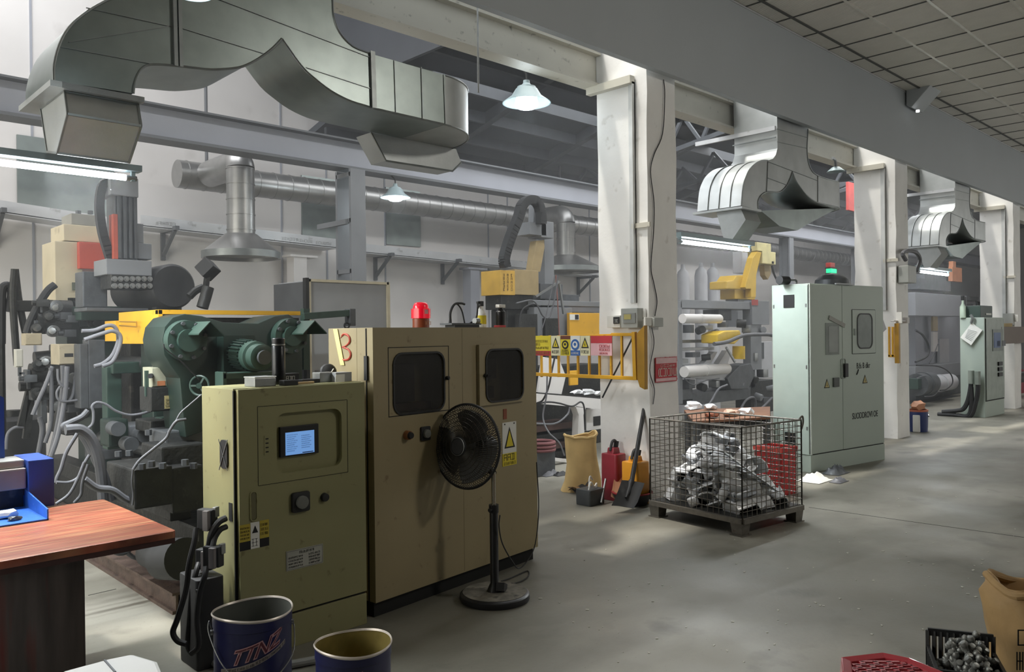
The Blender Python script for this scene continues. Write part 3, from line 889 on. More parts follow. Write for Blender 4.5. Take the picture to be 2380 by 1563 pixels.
# white lidded box in the near corner
pts = [P(a, b, Z=.46) for a, b in ((143, 1561), (254, 1531), (307, 1520), (347, 1563))]
t = thing('white_box', 'white lidded plastic box at the bottom picture edge below the bench', 'box', (pts[1].x, pts[1].y-.1, 0))
top = [pts[0], pts[1], pts[2], pts[2]+Vector((.04, -.14, 0)), pts[2]+Vector((.0, -.32, 0)), pts[0]+Vector((-.05, -.25, 0))]
bot = [Vector((q.x*.98+.02, q.y*.99+.02, 0)) for q in top]
MB().hexa(bot, [q-Vector((0, 0, .04)) for q in top]).build('box_body', mat('box_white', '#bcbcba', .5), t, smooth=0, bevel=.01)
MB().hexa([q-Vector((0, 0, .04)) for q in top], top).build('lid', mat('lid_white', '#c4c4c2', .45, var=.02), t, smooth=0, bevel=.012)
a, b = P(243, 1535, Z=.462), P(268, 1563, Z=.462)
MB().bar(a, b, .006, .004).build('lid_groove', M_iron, t, smooth=0)

# ------------------------------------------------------------------ green control cabinet
def panel_hole(mb, a0, a1, b0, b1, h, r, put, depth, seg=5):
    """rectangular plate a0..b1 with a rounded hole h"""
    inn = rrect(*h, r, seg); out = rrect(a0, a1, b0, b1, 1e-4, seg)
    V = [[mb.bm.verts.new(Vector(put(a, b, c))) for a, b in poly] for c in (0, depth) for poly in (inn, out)]
    n = len(inn)
    for i in range(n):
        j = (i+1) % n
        mb.bm.faces.new((V[0][i], V[0][j], V[1][j], V[1][i])); mb.bm.faces.new((V[2][i], V[3][i], V[3][j], V[2][j]))
        mb.bm.faces.new((V[0][i], V[2][i], V[2][j], V[0][j])); mb.bm.faces.new((V[1][i], V[1][j], V[3][j], V[3][i]))
    return mb
XZ = lambda y0: (lambda a, b, c: (a, y0-c, b))
gc = thing('control_cabinet', 'olive green control cabinet with a lit touch screen, behind the bucket', 'cabinet', (1.758, 3.795, 0), rad(1.65))
W, DP, HH = .762, .38, 1.36
def lb(name, m, par, *b, bevel=0, **k): return MB().box(*b).build(name, m, par, smooth=0, local=True, bevel=bevel, **k)
lb('cabinet_body', M_green_cab, gc, 0, W, .03, DP, 0, HH, bevel=.004)
mb = MB(); panel_hole(mb, .012, W, .185, HH-.004, (.218, .610, .910, 1.222), .05, lambda a, b, c: (a, .028-c, b), .028)
mb.build('front_door', M_green_cab, gc, smooth=0, local=True)
lb('plinth', M_green_cab, gc, .012, W, .002, .03, 0, .172, bevel=.003)
lb('door_gap', M_gap, gc, .004, W-.004, .012, .03, .168, .19)
lb('side_gap', M_gap, gc, -.001, .02, .024, .034, .02, HH-.01)
# inspection flap outline, recess, screen
mb = MB(); ring_rect(mb, .115, .645, .868, 1.264, .0025, .002, XZ(.0), .001); mb.build('flap_outline', M_gap, gc, smooth=0, local=True)
lb('recess_plate', M_green_cab, gc, .215, .613, .026, .0295, .905, 1.225)
scr = lb('touch_screen', M_gasket, gc, .243, .470, .008, .026, .992, 1.149, bevel=.003)
lcd = lb('lcd', mat('lcd_blue', '#6d93c8', .3, emit='#6f9edb', estr=.75, var=.03), scr, .272, .442, .0065, .008, 1.000, 1.118)
mb = MB()
for k in range(9): glyphs(mb, lambda a, b, c: (a, .0064-c, b), .280, 1.018+k*.0105, .045+.01*(k % 3), .004, 7, k, .0003)
for k in range(7): glyphs(mb, lambda a, b, c: (a, .0064-c, b), .365, 1.030+k*.0105, .05+.01*(k % 2), .004, 8, 40+k, .0003)
mb.box(.37, .435, .0061, .0065, 1.003, 1.008)
mb.build('lcd_text', mat('lcd_ink', '#2d4c86', .5), scr, smooth=0, local=True)
lb('slot_label', M_green_cab, gc, .148, .178, -.002, .001, 1.018, 1.115)
mb = MB()
for k in range(4): mb.box(.155, .171, -.003, -.0015, 1.03+k*.022, 1.036+k*.022)
mb.build('slot_mark', M_ink, gc, smooth=0, local=True)
sw = MB().rbox(.295, .398, -.018, .002, .699, .803, .012, 'y').build('rotary_switch', M_gasket, gc, local=True, bevel=.003)
MB().cyl((.347, -.018, .751), (.347, -.034, .751), .034, seg=28).build('switch_knob', mat('knob_grey', '#6f716c', .5), sw, local=True, bevel=.002)
pb = MB().cyl((.493, .002, .752), (.493, -.02, .752), .024, .021, 24).build('push_button', M_gasket, gc, local=True, bevel=.002)
hd = MB(); ring_rect(hd, .072, .1, .70, .84, .006, .012, XZ(.0), .006); hd.build('door_latch', M_green_cab, gc, local=True)
MB().rbox(.074, .098, -.004, .002, .702, .838, .012, 'y').build('latch_lever', mat('latch_dark', '#6d6a4c', .5), gc, local=True)
# warning stickers
lb('sticker', mat('sticker_yellow', '#b9a63a', .6), gc, .010, .066, -.0022, 0, .60, .685)
lb('sticker', M_ink, gc, .010, .066, -.0022, 0, .557, .60)
lb('sticker', M_paper, gc, .068, .116, -.0022, 0, .557, .688)
lb('sticker', mat('sticker_yellow', '#b9a63a'), gc, .118, .168, -.0022, 0, .60, .69)
lb('sticker', M_ink, gc, .118, .168, -.0022, 0, .557, .60)
mb = MB()
for k in range(4): glyphs(mb, lambda a, b, c: (a, -.0022-c, b), .014, .612+k*.017, .048, .008, 6, 60+k)
for k in range(3): glyphs(mb, lambda a, b, c: (a, -.0022-c, b), .122, .618+k*.022, .042, .012, 4, 70+k)
mb.prism([(.076, -.0022, .635), (.108, -.0022, .635), (.092, -.0022, .672)], (0, -.0008, 0))
glyphs(mb, lambda a, b, c: (a, -.0022-c, b), .074, .57, .036, .035, 2, 77)
mb.build('sticker_print', M_ink, gc, smooth=0, local=True)
# rating plate
lb('rating_plate', mat('plate_grey', '#a9aaa2', .45, .3), gc, .263, .481, -.0025, 0, .403, .505)
mb = MB()
ring_rect(mb, .268, .476, .408, .5, .0012, .001, XZ(-.0025), .0006)
glyphs(mb, lambda a, b, c: (a, -.0025-c, b), .34, .481, .09, .012, 6, 3)
for k in range(4):
    glyphs(mb, lambda a, b, c: (a, -.0025-c, b), .276, .415+k*.016, .085, .008, 9, 80+k)
    glyphs(mb, lambda a, b, c: (a, -.0025-c, b), .395, .415+k*.016, .07, .009, 6, 90+k)
mb.build('plate_print', M_ink, gc, smooth=0, local=True)
# side fan vent and cable slot on the left side
vt = MB().rbox(-.008, .001, .085, .165, .955, 1.10, .03, 'x').build('side_vent', M_gasket, gc, local=True)
mb = MB()
mb.bar((-.010, .075, 1.105), (-.010, .17, .945), .004); mb.bar((-.010, .172, 1.10), (-.010, .08, .95), .003)
mb.build('vent_guard', M_steel, vt, smooth=0, local=True)
lb('cable_slot', M_gap, gc, -.003, .001, .05, .085, .70, .79)

# things standing on the green cabinet
def onc(px, py, z=HH, off=0.0): return P(px, py, Z=z)
def gl(x, y, z=HH):
    a = rad(1.65); return Vector((1.758+math.cos(a)*x-math.sin(a)*y, 3.795+math.sin(a)*x+math.cos(a)*y, z))
tb = thing('thermos_flask', 'tall black thermos flask standing on the green cabinet', 'flask', gl(.33, .17), 0)
MB().lathe([(0.001, 0), (.033, 0), (.035, .005), (.035, .205), (.032, .209), (.0, .209)], (0, 0, 0), 32).build('flask_body', mat('flask_black', '#1d1f22', .3, .3), tb, local=True, smooth=40)
MB().lathe([(0.034, .209), (.035, .211), (.035, .216), (.034, .217)], (0, 0, 0), 32).build('flask_ring', M_steel, tb, local=True, smooth=40)
MB().lathe([(.0, .217), (.034, .217), (.0345, .22), (.0345, .245), (.031, .249), (0, .25)], (0, 0, 0), 32).build('flask_cap', M_black, tb, local=True, smooth=40)
def boxthing(name, label, cat, c, sx, sy, sz, m, rz=0, bevel=.003, group=None):
    o = MB().box(-sx/2, sx/2, -sy/2, sy/2, 0, sz).build(name, m, None, smooth=0, bevel=bevel)
    o.location = c; o.rotation_euler = (0, 0, rz)
    return tag(o, label, cat, group)
t = thing('lidded_tin', 'flat grey lidded tin left of the thermos on the cabinet', 'tin', gl(.195, .12), .1)
MB().box(-.062, .062, -.05, .05, 0, .045).build('tin_body', M_steel, t, local=True, smooth=0, bevel=.004)
MB().box(-.064, .064, -.052, .052, .045, .052).build('tin_lid', mat('tin_lid', '#b9bcbb', .35, .7), t, local=True, smooth=0, bevel=.002)
boxthing('black_case', 'small black case lying just before the thermos', 'case', gl(.325, .06), .085, .05, .028, M_black, .08)
t = thing('card_box', 'black printed box right of the thermos on the cabinet', 'box', gl(.415, .22), .15)
MB().box(-.05, .05, -.03, .03, 0, .055).build('box_body', M_black, t, local=True, smooth=0, bevel=.002)
mb = MB(); glyphs(mb, lambda a, b, c: (a, -.03-c, b), -.035, .018, .06, .022, 3, 9); mb.build('box_print', M_paper, t, local=True, smooth=0)
boxthing('flat_folder', 'low black pad between the printed box and the metal box', 'pad', gl(.50, .15), .12, .06, .022, M_black, .1)
boxthing('wood_strip', 'thin pale wooden strip lying on the cabinet edge', 'stick', gl(.41, .09), .17, .025, .012, mat('pale_wood', '#b79c72', .6), .12)
boxthing('metal_box', 'open grey metal box beside the white card', 'box', gl(.60, .16), .10, .07, .055, M_steel, .1)
t = thing('tape_box', 'grey box with a white slip leaning on it, cabinet right end', 'box', gl(.685, .13), .1)
MB().box(-.055, .055, -.04, .04, 0, .052).build('box_body', mat('tape_box_grey', '#9a9c9e', .5), t, local=True, smooth=0, bevel=.002)
MB().hexa([(-.07, -.052, .0), (-.005, -.052, .0), (-.005, -.05, .0), (-.07, -.05, .0)], [(-.058, -.043, .042), (.004, -.043, .042), (.004, -.041, .042), (-.058, -.041, .042)]).build('slip', M_paper, t, local=True, smooth=0)
t = thing('cap', 'round black cap propped behind the boxes, below the red 3', 'cap', gl(.715, .29), 0)
MB().lathe([(.0, .022), (.02, .02), (.04, .012), (.048, 0), (.044, -.004), (.0, -.004)], (0, 0, .05), 28, ax=(-.35, -.9, .25)).build('cap_crown', M_rubber, t, local=True)
mb = MB(); mb.tube([(-.018, -.028, .05), (-.008, -.032, .04), (.018, -.028, .066)], .003, 6); mb.build('cap_mark', M_paper, t, local=True)

# ------------------------------------------------------------------ cream cabinet number 3
CR0 = (2.595, 3.841); CRA = rad(6.87)
cc = thing('switch_cabinet', 'large cream switch cabinet with two dark windows and a red 3', 'cabinet', (*CR0, 0), CRA)
W, DP, HC = 1.52, .40, 1.662
def cl(x, y, z=HC):
    return Vector((CR0[0]+math.cos(CRA)*x-math.sin(CRA)*y, CR0[1]+math.sin(CRA)*x+math.cos(CRA)*y, z))
lb('cabinet_body', M_cream, cc, 0, W, .14, DP, .09, HC, bevel=.003)
lb('plinth', M_gap, cc, .012, W-.02, .03, DP-.02, 0, .09)
h1 = (.160, .570, 1.156, 1.503); h2 = (.957, 1.333, 1.172, 1.507)
mb = MB()
mb.box(0, .115, 0, .138, .09, HC); mb.box(.62, .888, 0, .138, .09, HC); mb.box(1.36, W, 0, .138, .09, HC)
for a, b in ((.115, .62), (.888, 1.36)):
    mb.box(a, b, 0, .138, .09, 1.142); mb.box(a, b, 0, .138, 1.546, HC)
mb.build('front_panel', M_cream, cc, smooth=0, local=True)
for (x0, x1, z0, z1), h, y0, nm in (((.118, .617, 1.145, 1.543), h1, 0.0, 'left'), ((.886, 1.362, 1.146, 1.548), h2, -.022, 'right')):
    mb = MB(); panel_hole(mb, x0, x1, z0, z1, h, .06, lambda a, b, c, y0=y0: (a, y0+.022-c, b), .022)
    dr = mb.build('window_door', M_cream, cc, smooth=0, local=True)
    mb = MB(); ring_rect(mb, h[0], h[1], h[2], h[3], .012, .06, lambda a, b, c, y0=y0: (a, y0+.003-c, b), .010); mb.build('gasket', M_gasket, dr, local=True)
    MB().rbox(h[0], h[1], y0+.004, y0+.008, h[2], h[3], .06, 'y').build('pane', mat('smoked_pane', '#4a4a4a', .15, alpha=.45), dr, local=True, smooth=0)
    kx = h[1]+.03 if nm == 'left' else h[0]-.02
    kb = MB().cyl((kx, y0, 1.345), (kx, y0-.02, 1.345), .012, seg=16); kb.bar((kx, y0-.022, 1.345), (kx+(.022 if nm == 'right' else -.02), y0-.03, 1.34), .012, .014)
    kb.build('door_knob', M_gasket, dr, local=True)
# things behind the panes, still parts of the cabinet
lb('inner_panel', mat('inner_panel_dark', '#4b433c', .5), cc, .19, .42, .10, .138, 1.21, 1.44)
lb('inner_panel', mat('inner_panel_brown', '#6a4d3c', .5), cc, .16, .57, .11, .138, 1.157, 1.2)
lb('inner_panel', mat('inner_panel_dark', '#4b433c'), cc, 1.07, 1.2, .10, .138, 1.31, 1.45)
lb('inner_panel', mat('inner_panel_dark', '#4b433c'), cc, 1.03, 1.15, .08, .138, 1.18, 1.26)
mb = MB(); mb.box(.113, .118, -.001, .01, 1.14, 1.546); mb.box(.617, .622, -.001, .01, 1.14, 1.546); mb.box(.113, .622, -.001, .01, 1.140, 1.145); mb.box(.113, .622, -.001, .01, 1.543, 1.547)
mb.build('door_gap', M_gap, cc, smooth=0, local=True)
mb = MB(); mb.box(.745, .747, -.0008, .002, .10, HC-.006)
mb.build('panel_seam', mat('seam_brown', '#7a6d4f', .6), cc, smooth=0, local=True)
mb = MB().box(-.003, .012, .052, .06, .09, HC-.004); mb.build('side_gap', M_gap, cc, smooth=0, local=True)
MB().box(-.012, .0, .040, .066, 1.36, 1.50).build('hinge', M_gasket, cc, smooth=0, local=True)
pb = MB().cyl((.253, 0, 1.023), (.253, -.03, 1.023), .028, .026, 24).build('push_button', mat('button_orange', '#8a5a34', .5), cc, local=True)
MB().cyl((.253, -.03, 1.023), (.253, -.045, 1.023), .022, .018, 24).build('button_cap', M_gasket, pb, local=True)
sw = MB().rbox(.365, .443, -.012, .002, .975, 1.06, .008, 'y').build('rotary_switch', M_gasket, cc, local=True, bevel=.002)
MB().cyl((.404, -.012, 1.017), (.404, -.03, 1.017), .026, seg=24).build('switch_knob', mat('knob_grey', '#6f716c'), sw, local=True, bevel=.002)
lb('red_tag', mat('tag_brown', '#8a4a30', .6), cc, 1.148, 1.185, -.003, 0, 1.035, 1.105)
sg = lb('warning_sign', M_paper, cc, 1.135, 1.285, -.003, 0, .80, 1.012)
lb('sign_band', M_signy, sg, 1.135, 1.285, -.0032, 0, .715, .80)
tri = [(1.155, -.003, .835), (1.268, -.003, .835), (1.21, -.003, .98)]
MB().prism(tri, (0, -.001, 0)).build('sign_triangle', M_ink, sg, smooth=0, local=True)
MB().prism([(1.172, -.0042, .845), (1.25, -.0042, .845), (1.21, -.0042, .955)], (0, -.0006, 0)).build('triangle_fill', M_signy, sg, smooth=0, local=True)
mb = MB(); glyphs(mb, lambda a, b, c: (a, -.0032-c, b), 1.15, .752, .12, .04, 3, 21); glyphs(mb, lambda a, b, c: (a, -.0032-c, b), 1.145, .722, .13, .018, 8, 22); mb.build('sign_print', M_ink, sg, smooth=0, local=True)
mb = MB()
for k in range(2): mb.cyl((1.16+k*.1, -.003, 1.0), (1.16+k*.1, -.006, 1.0), .005, seg=10)
mb.build('sign_rivet', M_gasket, sg, local=True)
# hand painted 3 and a taped stripe on the left side
def side(a, z, x=-.003): return (x, (860-a)/250, z)
z_ = lambda py: 1.66-(py-765)/393
num = [(789, 787), (797, 778), (808, 783), (810, 796), (800, 806), (793, 808), (806, 813), (812, 824), (808, 835), (797, 838), (790, 832)]
MB().tube([side(a, z_(b), -.002) for a, b in num], [.002, .006, .007, .007, .005, .004, .006, .007, .007, .006, .002], 6, n=6).build('painted_number', mat('brush_red', '#a8402e', .6), cc, local=True)
MB().prism([side(773, z_(766)), side(783, z_(766)), side(798, z_(850)), side(789, z_(850))], (-.003, 0, 0)).build('tape_stripe', mat('masking_tape', '#e8d890', .6), cc, local=True, smooth=0)

# on the cream cabinet's roof
bl = thing('beacon_light', 'red domed beacon light on top of the cream cabinet', 'warning light', cl(.48, .1), CRA)
MB().lathe([(0, 0), (.052, 0), (.052, .055), (.048, .058), (0, .058)], (0, 0, 0), 32).build('beacon_base', mat('beacon_base_amber', '#8a4326', .4), bl, local=True, smooth=40)
mb = MB(); mb.rbox(-.051, .051, -.051, .051, .058, .118, .03, 'z', 6)
mb.build('beacon_collar', mat('beacon_red', '#d3162c', .25, emit='#ff1030', estr=.35, coat=.3), bl, local=True, smooth=40)
MB().lathe([(.049, .118), (.048, .135), (.040, .152), (.028, .158), (0, .16)], (0, 0, 0), 32).build('beacon_dome', mat('beacon_red', '#d3162c'), bl, local=True, smooth=40)
MB().box(-.018, .012, -.054, -.05, .085, .112).build('beacon_label', mat('label_pink', '#f0a8a8', .5), bl, local=True, smooth=0)
mb = MB(); glyphs(mb, lambda a, b, c: (a, -.0515-c, b), -.01, .018, .05, .02, 3, 5); mb.build('base_print', mat('amber_print', '#c98a5c', .5), bl, local=True, smooth=0)
tr_ = thing('clamp_plate', 'dark metal plate with two black hoop handles on the cabinet roof', 'tool', cl(.93, .16), CRA)
MB().box(-.16, .13, -.05, .06, .018, .03).build('plate', M_iron, tr_, local=True, smooth=0)
MB().box(-.12, .12, -.04, .05, 0, .018).build('base_bars', M_black, tr_, local=True, smooth=0)
MB().tube([(-.12, 0, .03), (-.12, 0, .10), (-.07, .01, .155), (0, .02, .165), (.05, .03, .16)], .008, 8).build('hoop', M_rubber, tr_, local=True)
MB().tube([(-.10, .03, .03), (-.08, .03, .13), (-.03, .03, .16), (.02, .03, .12), (.05, .03, .03)], .005, 8).build('hoop', M_rubber, tr_, local=True)
MB().tube([(.05, -.02, .03), (.11, -.02, .06), (.14, -.01, .14), (.15, 0, .17)], .006, 8).build('hoop', M_rubber, tr_, local=True)
MB().cyl((.06, -.05, .045), (.1, -.05, .045), .02, seg=16).build('roller', M_steel, tr_, local=True)
sb = thing('spray_bottle', 'white spray bottle with a yellow label on the cabinet roof', 'bottle', cl(1.155, .2, HC), CRA)
MB().lathe([(0, 0), (.034, 0), (.036, .01), (.036, .09), (.028, .115), (.014, .135), (.014, .15), (0, .15)], (0, 0, .0), 24).build('bottle_body', M_paper, sb, local=True, smooth=40)
MB().lathe([(.0365, .025), (.0368, .085), (.0355, .085), (.0355, .025)], (0, 0, 0), 24, closed=True).build('bottle_label', M_signy, sb, local=True, smooth=40)
mb = MB().box(-.02, .015, -.012, .012, .15, .185); mb.box(-.04, -.02, -.008, .008, .168, .182); mb.bar((-.02, 0, .155), (-.03, 0, .135), .008)
mb.build('trigger_head', M_gasket, sb, local=True, smooth=0)
sb.location = cl(1.16, .2, HC+.0)
kb = thing('oil_can', 'black bottle with a white cap at the right end of the roof', 'bottle', cl(1.30, .14), CRA)
MB().lathe([(0, 0), (.036, 0), (.036, .11), (.018, .13), (.018, .14), (0, .14)], (0, 0, 0), 24).build('can_body', M_black, kb, local=True, smooth=40)
MB().box(-.034, .034, -.018, .018, .14, .162).build('can_cap', M_paper, kb, local=True, smooth=0, bevel=.003)
boxthing('red_tin', 'small flat red tin beside the black bottle', 'tin', cl(1.22, .08), .07, .05, .015, M_red, CRA)

# ------------------------------------------------------------------ pedestal fan
B0 = P(1150, 1393, Z=0)
fan = thing('pedestal_fan', 'black pedestal fan on a round dusty base before the cream cabinet', 'fan', B0)
MB().lathe([(0, 0), (.21, 0), (.215, .012), (.213, .035), (.2, .045), (0, .05)], (0, 0, 0), 48).build('fan_base', mat('fan_base_black', '#26272a', .4, var=.1), fan, local=True, smooth=40)
MB().lathe([(.0, .0515), (.195, .0475), (.19, .0455), (0, .0475)], (0, 0, 0), 48, closed=True).build('base_dust', mat('base_dust', '#77736a', .8, var=.4, vscale=14, spots=.5, spotcol='#2c2c2c', spscale=18), fan, local=True)
ph = lambda a, b: P(a, b, D=(B0-Vector(CAMP)).dot(Vector(FWD)))-B0
zt3 = ph(1147, 1180).z; zt4 = ph(1147, 1120).z
MB().lathe([(0, .045), (.05, .047), (.035, .08), (.026, .1), (.026, zt3), (.023, zt3+.012), (0, zt3+.012)], (0, 0, 0), 24).build('lower_tube', M_black, fan, local=True, smooth=40)
MB().cyl((0, 0, zt3), (0, 0, zt4+.06), .014, seg=20).build('chrome_tube', mat('chrome_tube', '#b5b1a5', .2, .9), fan, local=True)
cb = MB().cyl((0, 0, zt3-.03), (0, 0, zt3+.018), .03, seg=24); cb.cyl((0, 0, zt3-.01), (-.045, -.01, zt3-.01), .012, seg=12)
cb.build('height_collar', M_black, fan, local=True)
MB().cbox((.03, -.03, .07), .09, .05, .05, .6, 0, .4).build('foot_wedge', M_black, fan, local=True, smooth=0)
hc = ph(1090, 1037)+Vector((-.02, -.0, 0))
ax = Vector((-.975, -.16, .09)).normalized()
RF = .255
_, u_, w_ = frame_of(ax)
def rp_(r, an, d): return hc+ax*d+(u_*math.cos(an)+w_*math.sin(an))*r
mb = MB()
mb.tube([rp_(RF, k*math.pi/24, 0) for k in range(48)], .008, 8, smooth=False, closed=True)
mb.build('grille_rim', M_black, fan, local=True)
mb = MB()
for k in range(96):
    a = k*math.pi/48
    mb.tube([rp_(.062, a, .075), rp_(.12, a+.05, .073), rp_(.19, a+.11, .055), rp_(.235, a+.14, .025), rp_(RF, a+.15, 0)], .0022, 4, smooth=False, caps=False)
for r, d in ((.10, .075), (.125, .073), (.15, .068), (.175, .06), (.20, .05), (.222, .036)):
    mb.tube([rp_(r, k*math.pi/24, d) for k in range(48)], .002, 4, smooth=False, closed=True)
mb.build('front_grille', mat('grille_wire', '#45423c', .35, .6), fan, local=True)
mb = MB()
for k in range(96):
    a = k*math.pi/48
    mb.tube([rp_(.07, a, -.085), rp_(.18, a, -.07), rp_(.235, a, -.045), rp_(RF, a, 0)], .0022, 4, smooth=False, caps=False)
for r, d in ((.12, -.08), (.2, -.062)):
    mb.tube([rp_(r, k*math.pi/24, d) for k in range(48)], .002, 4, smooth=False, closed=True)
mb.build('rear_grille', mat('grille_wire', '#45423c'), fan, local=True)
MB().lathe([(0, .012), (.045, .012), (.062, .002), (.064, -.008), (0, -.008)], hc+ax*.075, 36, ax=ax).build('centre_badge', M_rubber, fan, local=True)
MB().lathe([(0.052, .013), (.055, .012), (.055, .008), (.052, .009)], hc+ax*.075, 36, ax=ax, closed=True).build('badge_ring', M_steel, fan, local=True)
for k in range(3):
    rows = []
    for r in (.05, .11, .17, .222):
        row = []
        for s in range(6):
            an = k*2*math.pi/3+(s/5-.5)*(1.35+.4*math.sin(r*12))+r*1.2
            row.append(rp_(r, an, .028-.055*(s/5)))
        rows.append(row)
    MB().grid(rows, .003, ax).build('blade', mat('blade_grey', '#3a3a3a', .35), fan, local=True)
MB().lathe([(0, .05), (.04, .05), (.05, .03), (.05, -.03), (0, -.03)], hc, 24, ax=ax).build('hub', M_black, fan, local=True)
MB().lathe([(0, -.26), (.045, -.255), (.065, -.22), (.07, -.12), (.066, -.075), (0, -.075)], hc, 28, ax=ax).build('motor_housing', M_black, fan, local=True)
mp_ = hc-ax*.15
MB().tube([mp_+Vector((0, 0, -.04)), (mp_.x*.5, mp_.y*.5, mp_.z-.12), (0, 0, zt4+.05)], .022, 14).build('neck', M_black, fan, local=True)
pts = [(0.02, .01, zt3-.06), (.035, .01, zt3-.2), (.06, .02, zt3-.32), (.16, .05, .16), (.23, .07, .055)]
cordpts = [Vector(p)+B0 for p in pts]+[P(1222, 1292, Z=.1), P(1244, 1250, Z=.25), P(1250, 1160, Z=.55), P(1247, 1060, Z=.85)]
tag(MB().tube([P(1162, 1198, D=4.86), P(1160, 1225, D=4.86), P(1168, 1265, D=4.9), P(1192, 1308, D=4.95), P(1206, 1322, D=5.0), P(1225, 1305, D=5.05), P(1244, 1265, D=5.12), P(1252, 1180, D=5.22), P(1247, 1075, D=5.26)], .004, 6).build('power_cable', M_rubber), 'thin black cord looping from the fan to the cabinet edge', 'cord')
tag(MB().tube([P(1165, 1352, Z=.006), P(1185, 1345, Z=.006), P(1205, 1336, Z=.006), P(1226, 1328, Z=.006), P(1229, 1338, Z=.006), P(1215, 1350, Z=.006), P(1193, 1358, Z=.006)], .004, 6).build('power_cable', M_rubber), 'short black cord curled on the floor behind the fan base', 'cord')

# ------------------------------------------------------------------ buckets
def wrap_logo(par, r0, ang0, zc, s, m_out, m_in, m_band, letters='TTNZ'):
    """slanted lettering bent round the bucket wall"""
    out = []
    def wrap(me, rr, slope):
        bm = bmesh.new(); bm.from_mesh(me)
        bmesh.ops.triangulate(bm, faces=bm.faces)
        for _ in range(2):
            es = [e for e in bm.edges if abs(e.verts[0].co.x-e.verts[1].co.x) > .02]
            if es: bmesh.ops.subdivide_edges(bm, edges=es, cuts=2)
            bmesh.ops.triangulate(bm, faces=bm.faces)
        for v in bm.verts:
            x, z = v.co.x, v.co.y+slope*v.co.x+v.co.x**2*.5
            an = ang0+x/r0
            R = rr+(v.co.z)
            v.co = Vector((R*math.cos(an), R*math.sin(an), zc+z))
        bm.to_mesh(me); bm.free()
    for off, rr, m, nm in ((.004, r0+.0008, m_out, 'logo_outline'), (-.0005, r0+.0016, m_in, 'logo_letters')):
        cu = bpy.data.curves.new(nm, 'FONT'); cu.body = letters; cu.size = s; cu.shear = .45; cu.offset = off; cu.align_x = 'CENTER'; cu.space_character = .95
        ob = bpy.data.objects.new(nm, cu); COL.objects.link(ob)
        dg = bpy.context.evaluated_depsgraph_get(); me = bpy.data.meshes.new_from_object(ob.evaluated_get(dg))
        bpy.data.objects.remove(ob); bpy.data.curves.remove(cu)
        wrap(me, rr, .32)
        o = bpy.data.objects.new(nm, me); COL.objects.link(o); me.materials.clear(); me.materials.append(m); o.parent = par
    mb = MB()
    mb.grid([[(x, y, 0) for x in np.linspace(-.16, .17, 14)] for y in (-.032, -.012)])
    o = mb.build('logo_band', m_band, par, smooth=0, local=True); wrap(o.data, r0+.001, .32)
    mb = MB(); glyphs(mb, lambda a, b, c: (a, b, c), -.15, -.028, .3, .011, 24, 8, .0002)
    o = mb.build('band_print', M_ink, par, smooth=0, local=True); wrap(o.data, r0+.0018, .32)
def bucket(label, c, R, h, dent, seed, handle, inner, ang0, logo_z):
    t = thing('bucket', label, 'bucket', (c.x, c.y, 0))
    seg = 48
    def ring(mb, r, z, off=0): return [mb.bm.verts.new((r*math.cos(2*math.pi*i/seg)*(1+dent*math.cos(4*math.pi*i/seg+seed)), r*math.sin(2*math.pi*i/seg)*(1+dent*math.cos(4*math.pi*i/seg+seed)), z+off*math.sin(2*math.pi*i/seg*2+seed))) for i in range(seg)]
    def skin(prof, name, m):
        mb = MB(); rs = [ring(mb, r, z, o) for r, z, o in prof]
        for A, B in zip(rs[:-1], rs[1:]):
            for i in range(seg): mb.bm.faces.new((A[i], A[(i+1) % seg], B[(i+1) % seg], B[i]))
        return mb.build(name, m, t, local=True, smooth=40)
    rb = R*.95
    skin([(.001, 0, 0), (rb, 0, 0), (rb+.003, .008, 0), (R*.965, h*.55, 0), (R*.97, h*.86, 0), (R*.99, h*.865, 0), (R*.99, h*.875, 0), (R*.985, h, .006)], 'bucket_wall', mat('bucket_navy', '#23264f', .35, var=.1, vscale=5))
    skin([(.001, .01, 0), (rb-.006, .01, 0), (R*.96, h*.7, 0), (R*.955, h*.72, 0), (R*.975, h-.004, .006)], 'bucket_lining', inner)
    skin([(R*.975, h-.004, .006), (R*1.0, h+.004, .006), (R*1.02, h-.002, .006), (R*.99, h-.010, .006), (R*.97, h-.006, .006)], 'rim', mat('rim_pale', '#d8cfc6', .35, .3))
    if handle:
        an = ang0
        s = Vector((math.cos(an+math.pi/2), math.sin(an+math.pi/2), 0)); f = Vector((math.cos(an), math.sin(an), 0))
        z0 = h*.80
        pts = [s*(R*1.0)+Vector((0, 0, z0)), s*(R*1.06)+Vector((0, 0, z0-.03)), s*R*.95+f*R*.5+Vector((0, 0, z0-.12)), s*R*.35+f*R*1.02+Vector((0, 0, z0-.19)), -s*R*.2+f*R*1.06+Vector((0, 0, z0-.185)), -s*R*.75+f*R*.80+Vector((0, 0, z0-.11)), -s*R*1.08+f*R*.2+Vector((0, 0, z0)), -s*R*1.08+Vector((0, 0, z0+.05)), -s*R*1.0+Vector((0, 0, z0))]
        MB().tube(pts, .0028, 8).build('wire_handle', M_steel, t, local=True)
        for k in (-1, 1): MB().cyl(s*k*R*.97+Vector((0, 0, z0)), s*k*R*1.05+Vector((0, 0, z0)), .012, seg=14).build('handle_lug', M_steel, t, local=True)
    wrap_logo(t, R*.972, ang0, logo_z, R*.5, mat('logo_outline_pink', '#b98f92', .5), mat('logo_dark_red', '#5a2430', .5), mat('logo_band_grey', '#9b938e', .5))
    return t
q = P(580, 1413, D=3.62)
R1 = 178/F_PX*3.62/2/1.02
ang = math.atan2(-q.y, -q.x)
bucket('navy paint bucket with a wire handle before the green cabinet', Vector((q.x, q.y-.03, 0)), R1, q.z, .02, 1.2, True, mat('bucket_grey_lining', '#5b5d58', .4), ang+.05, q.z-.16)
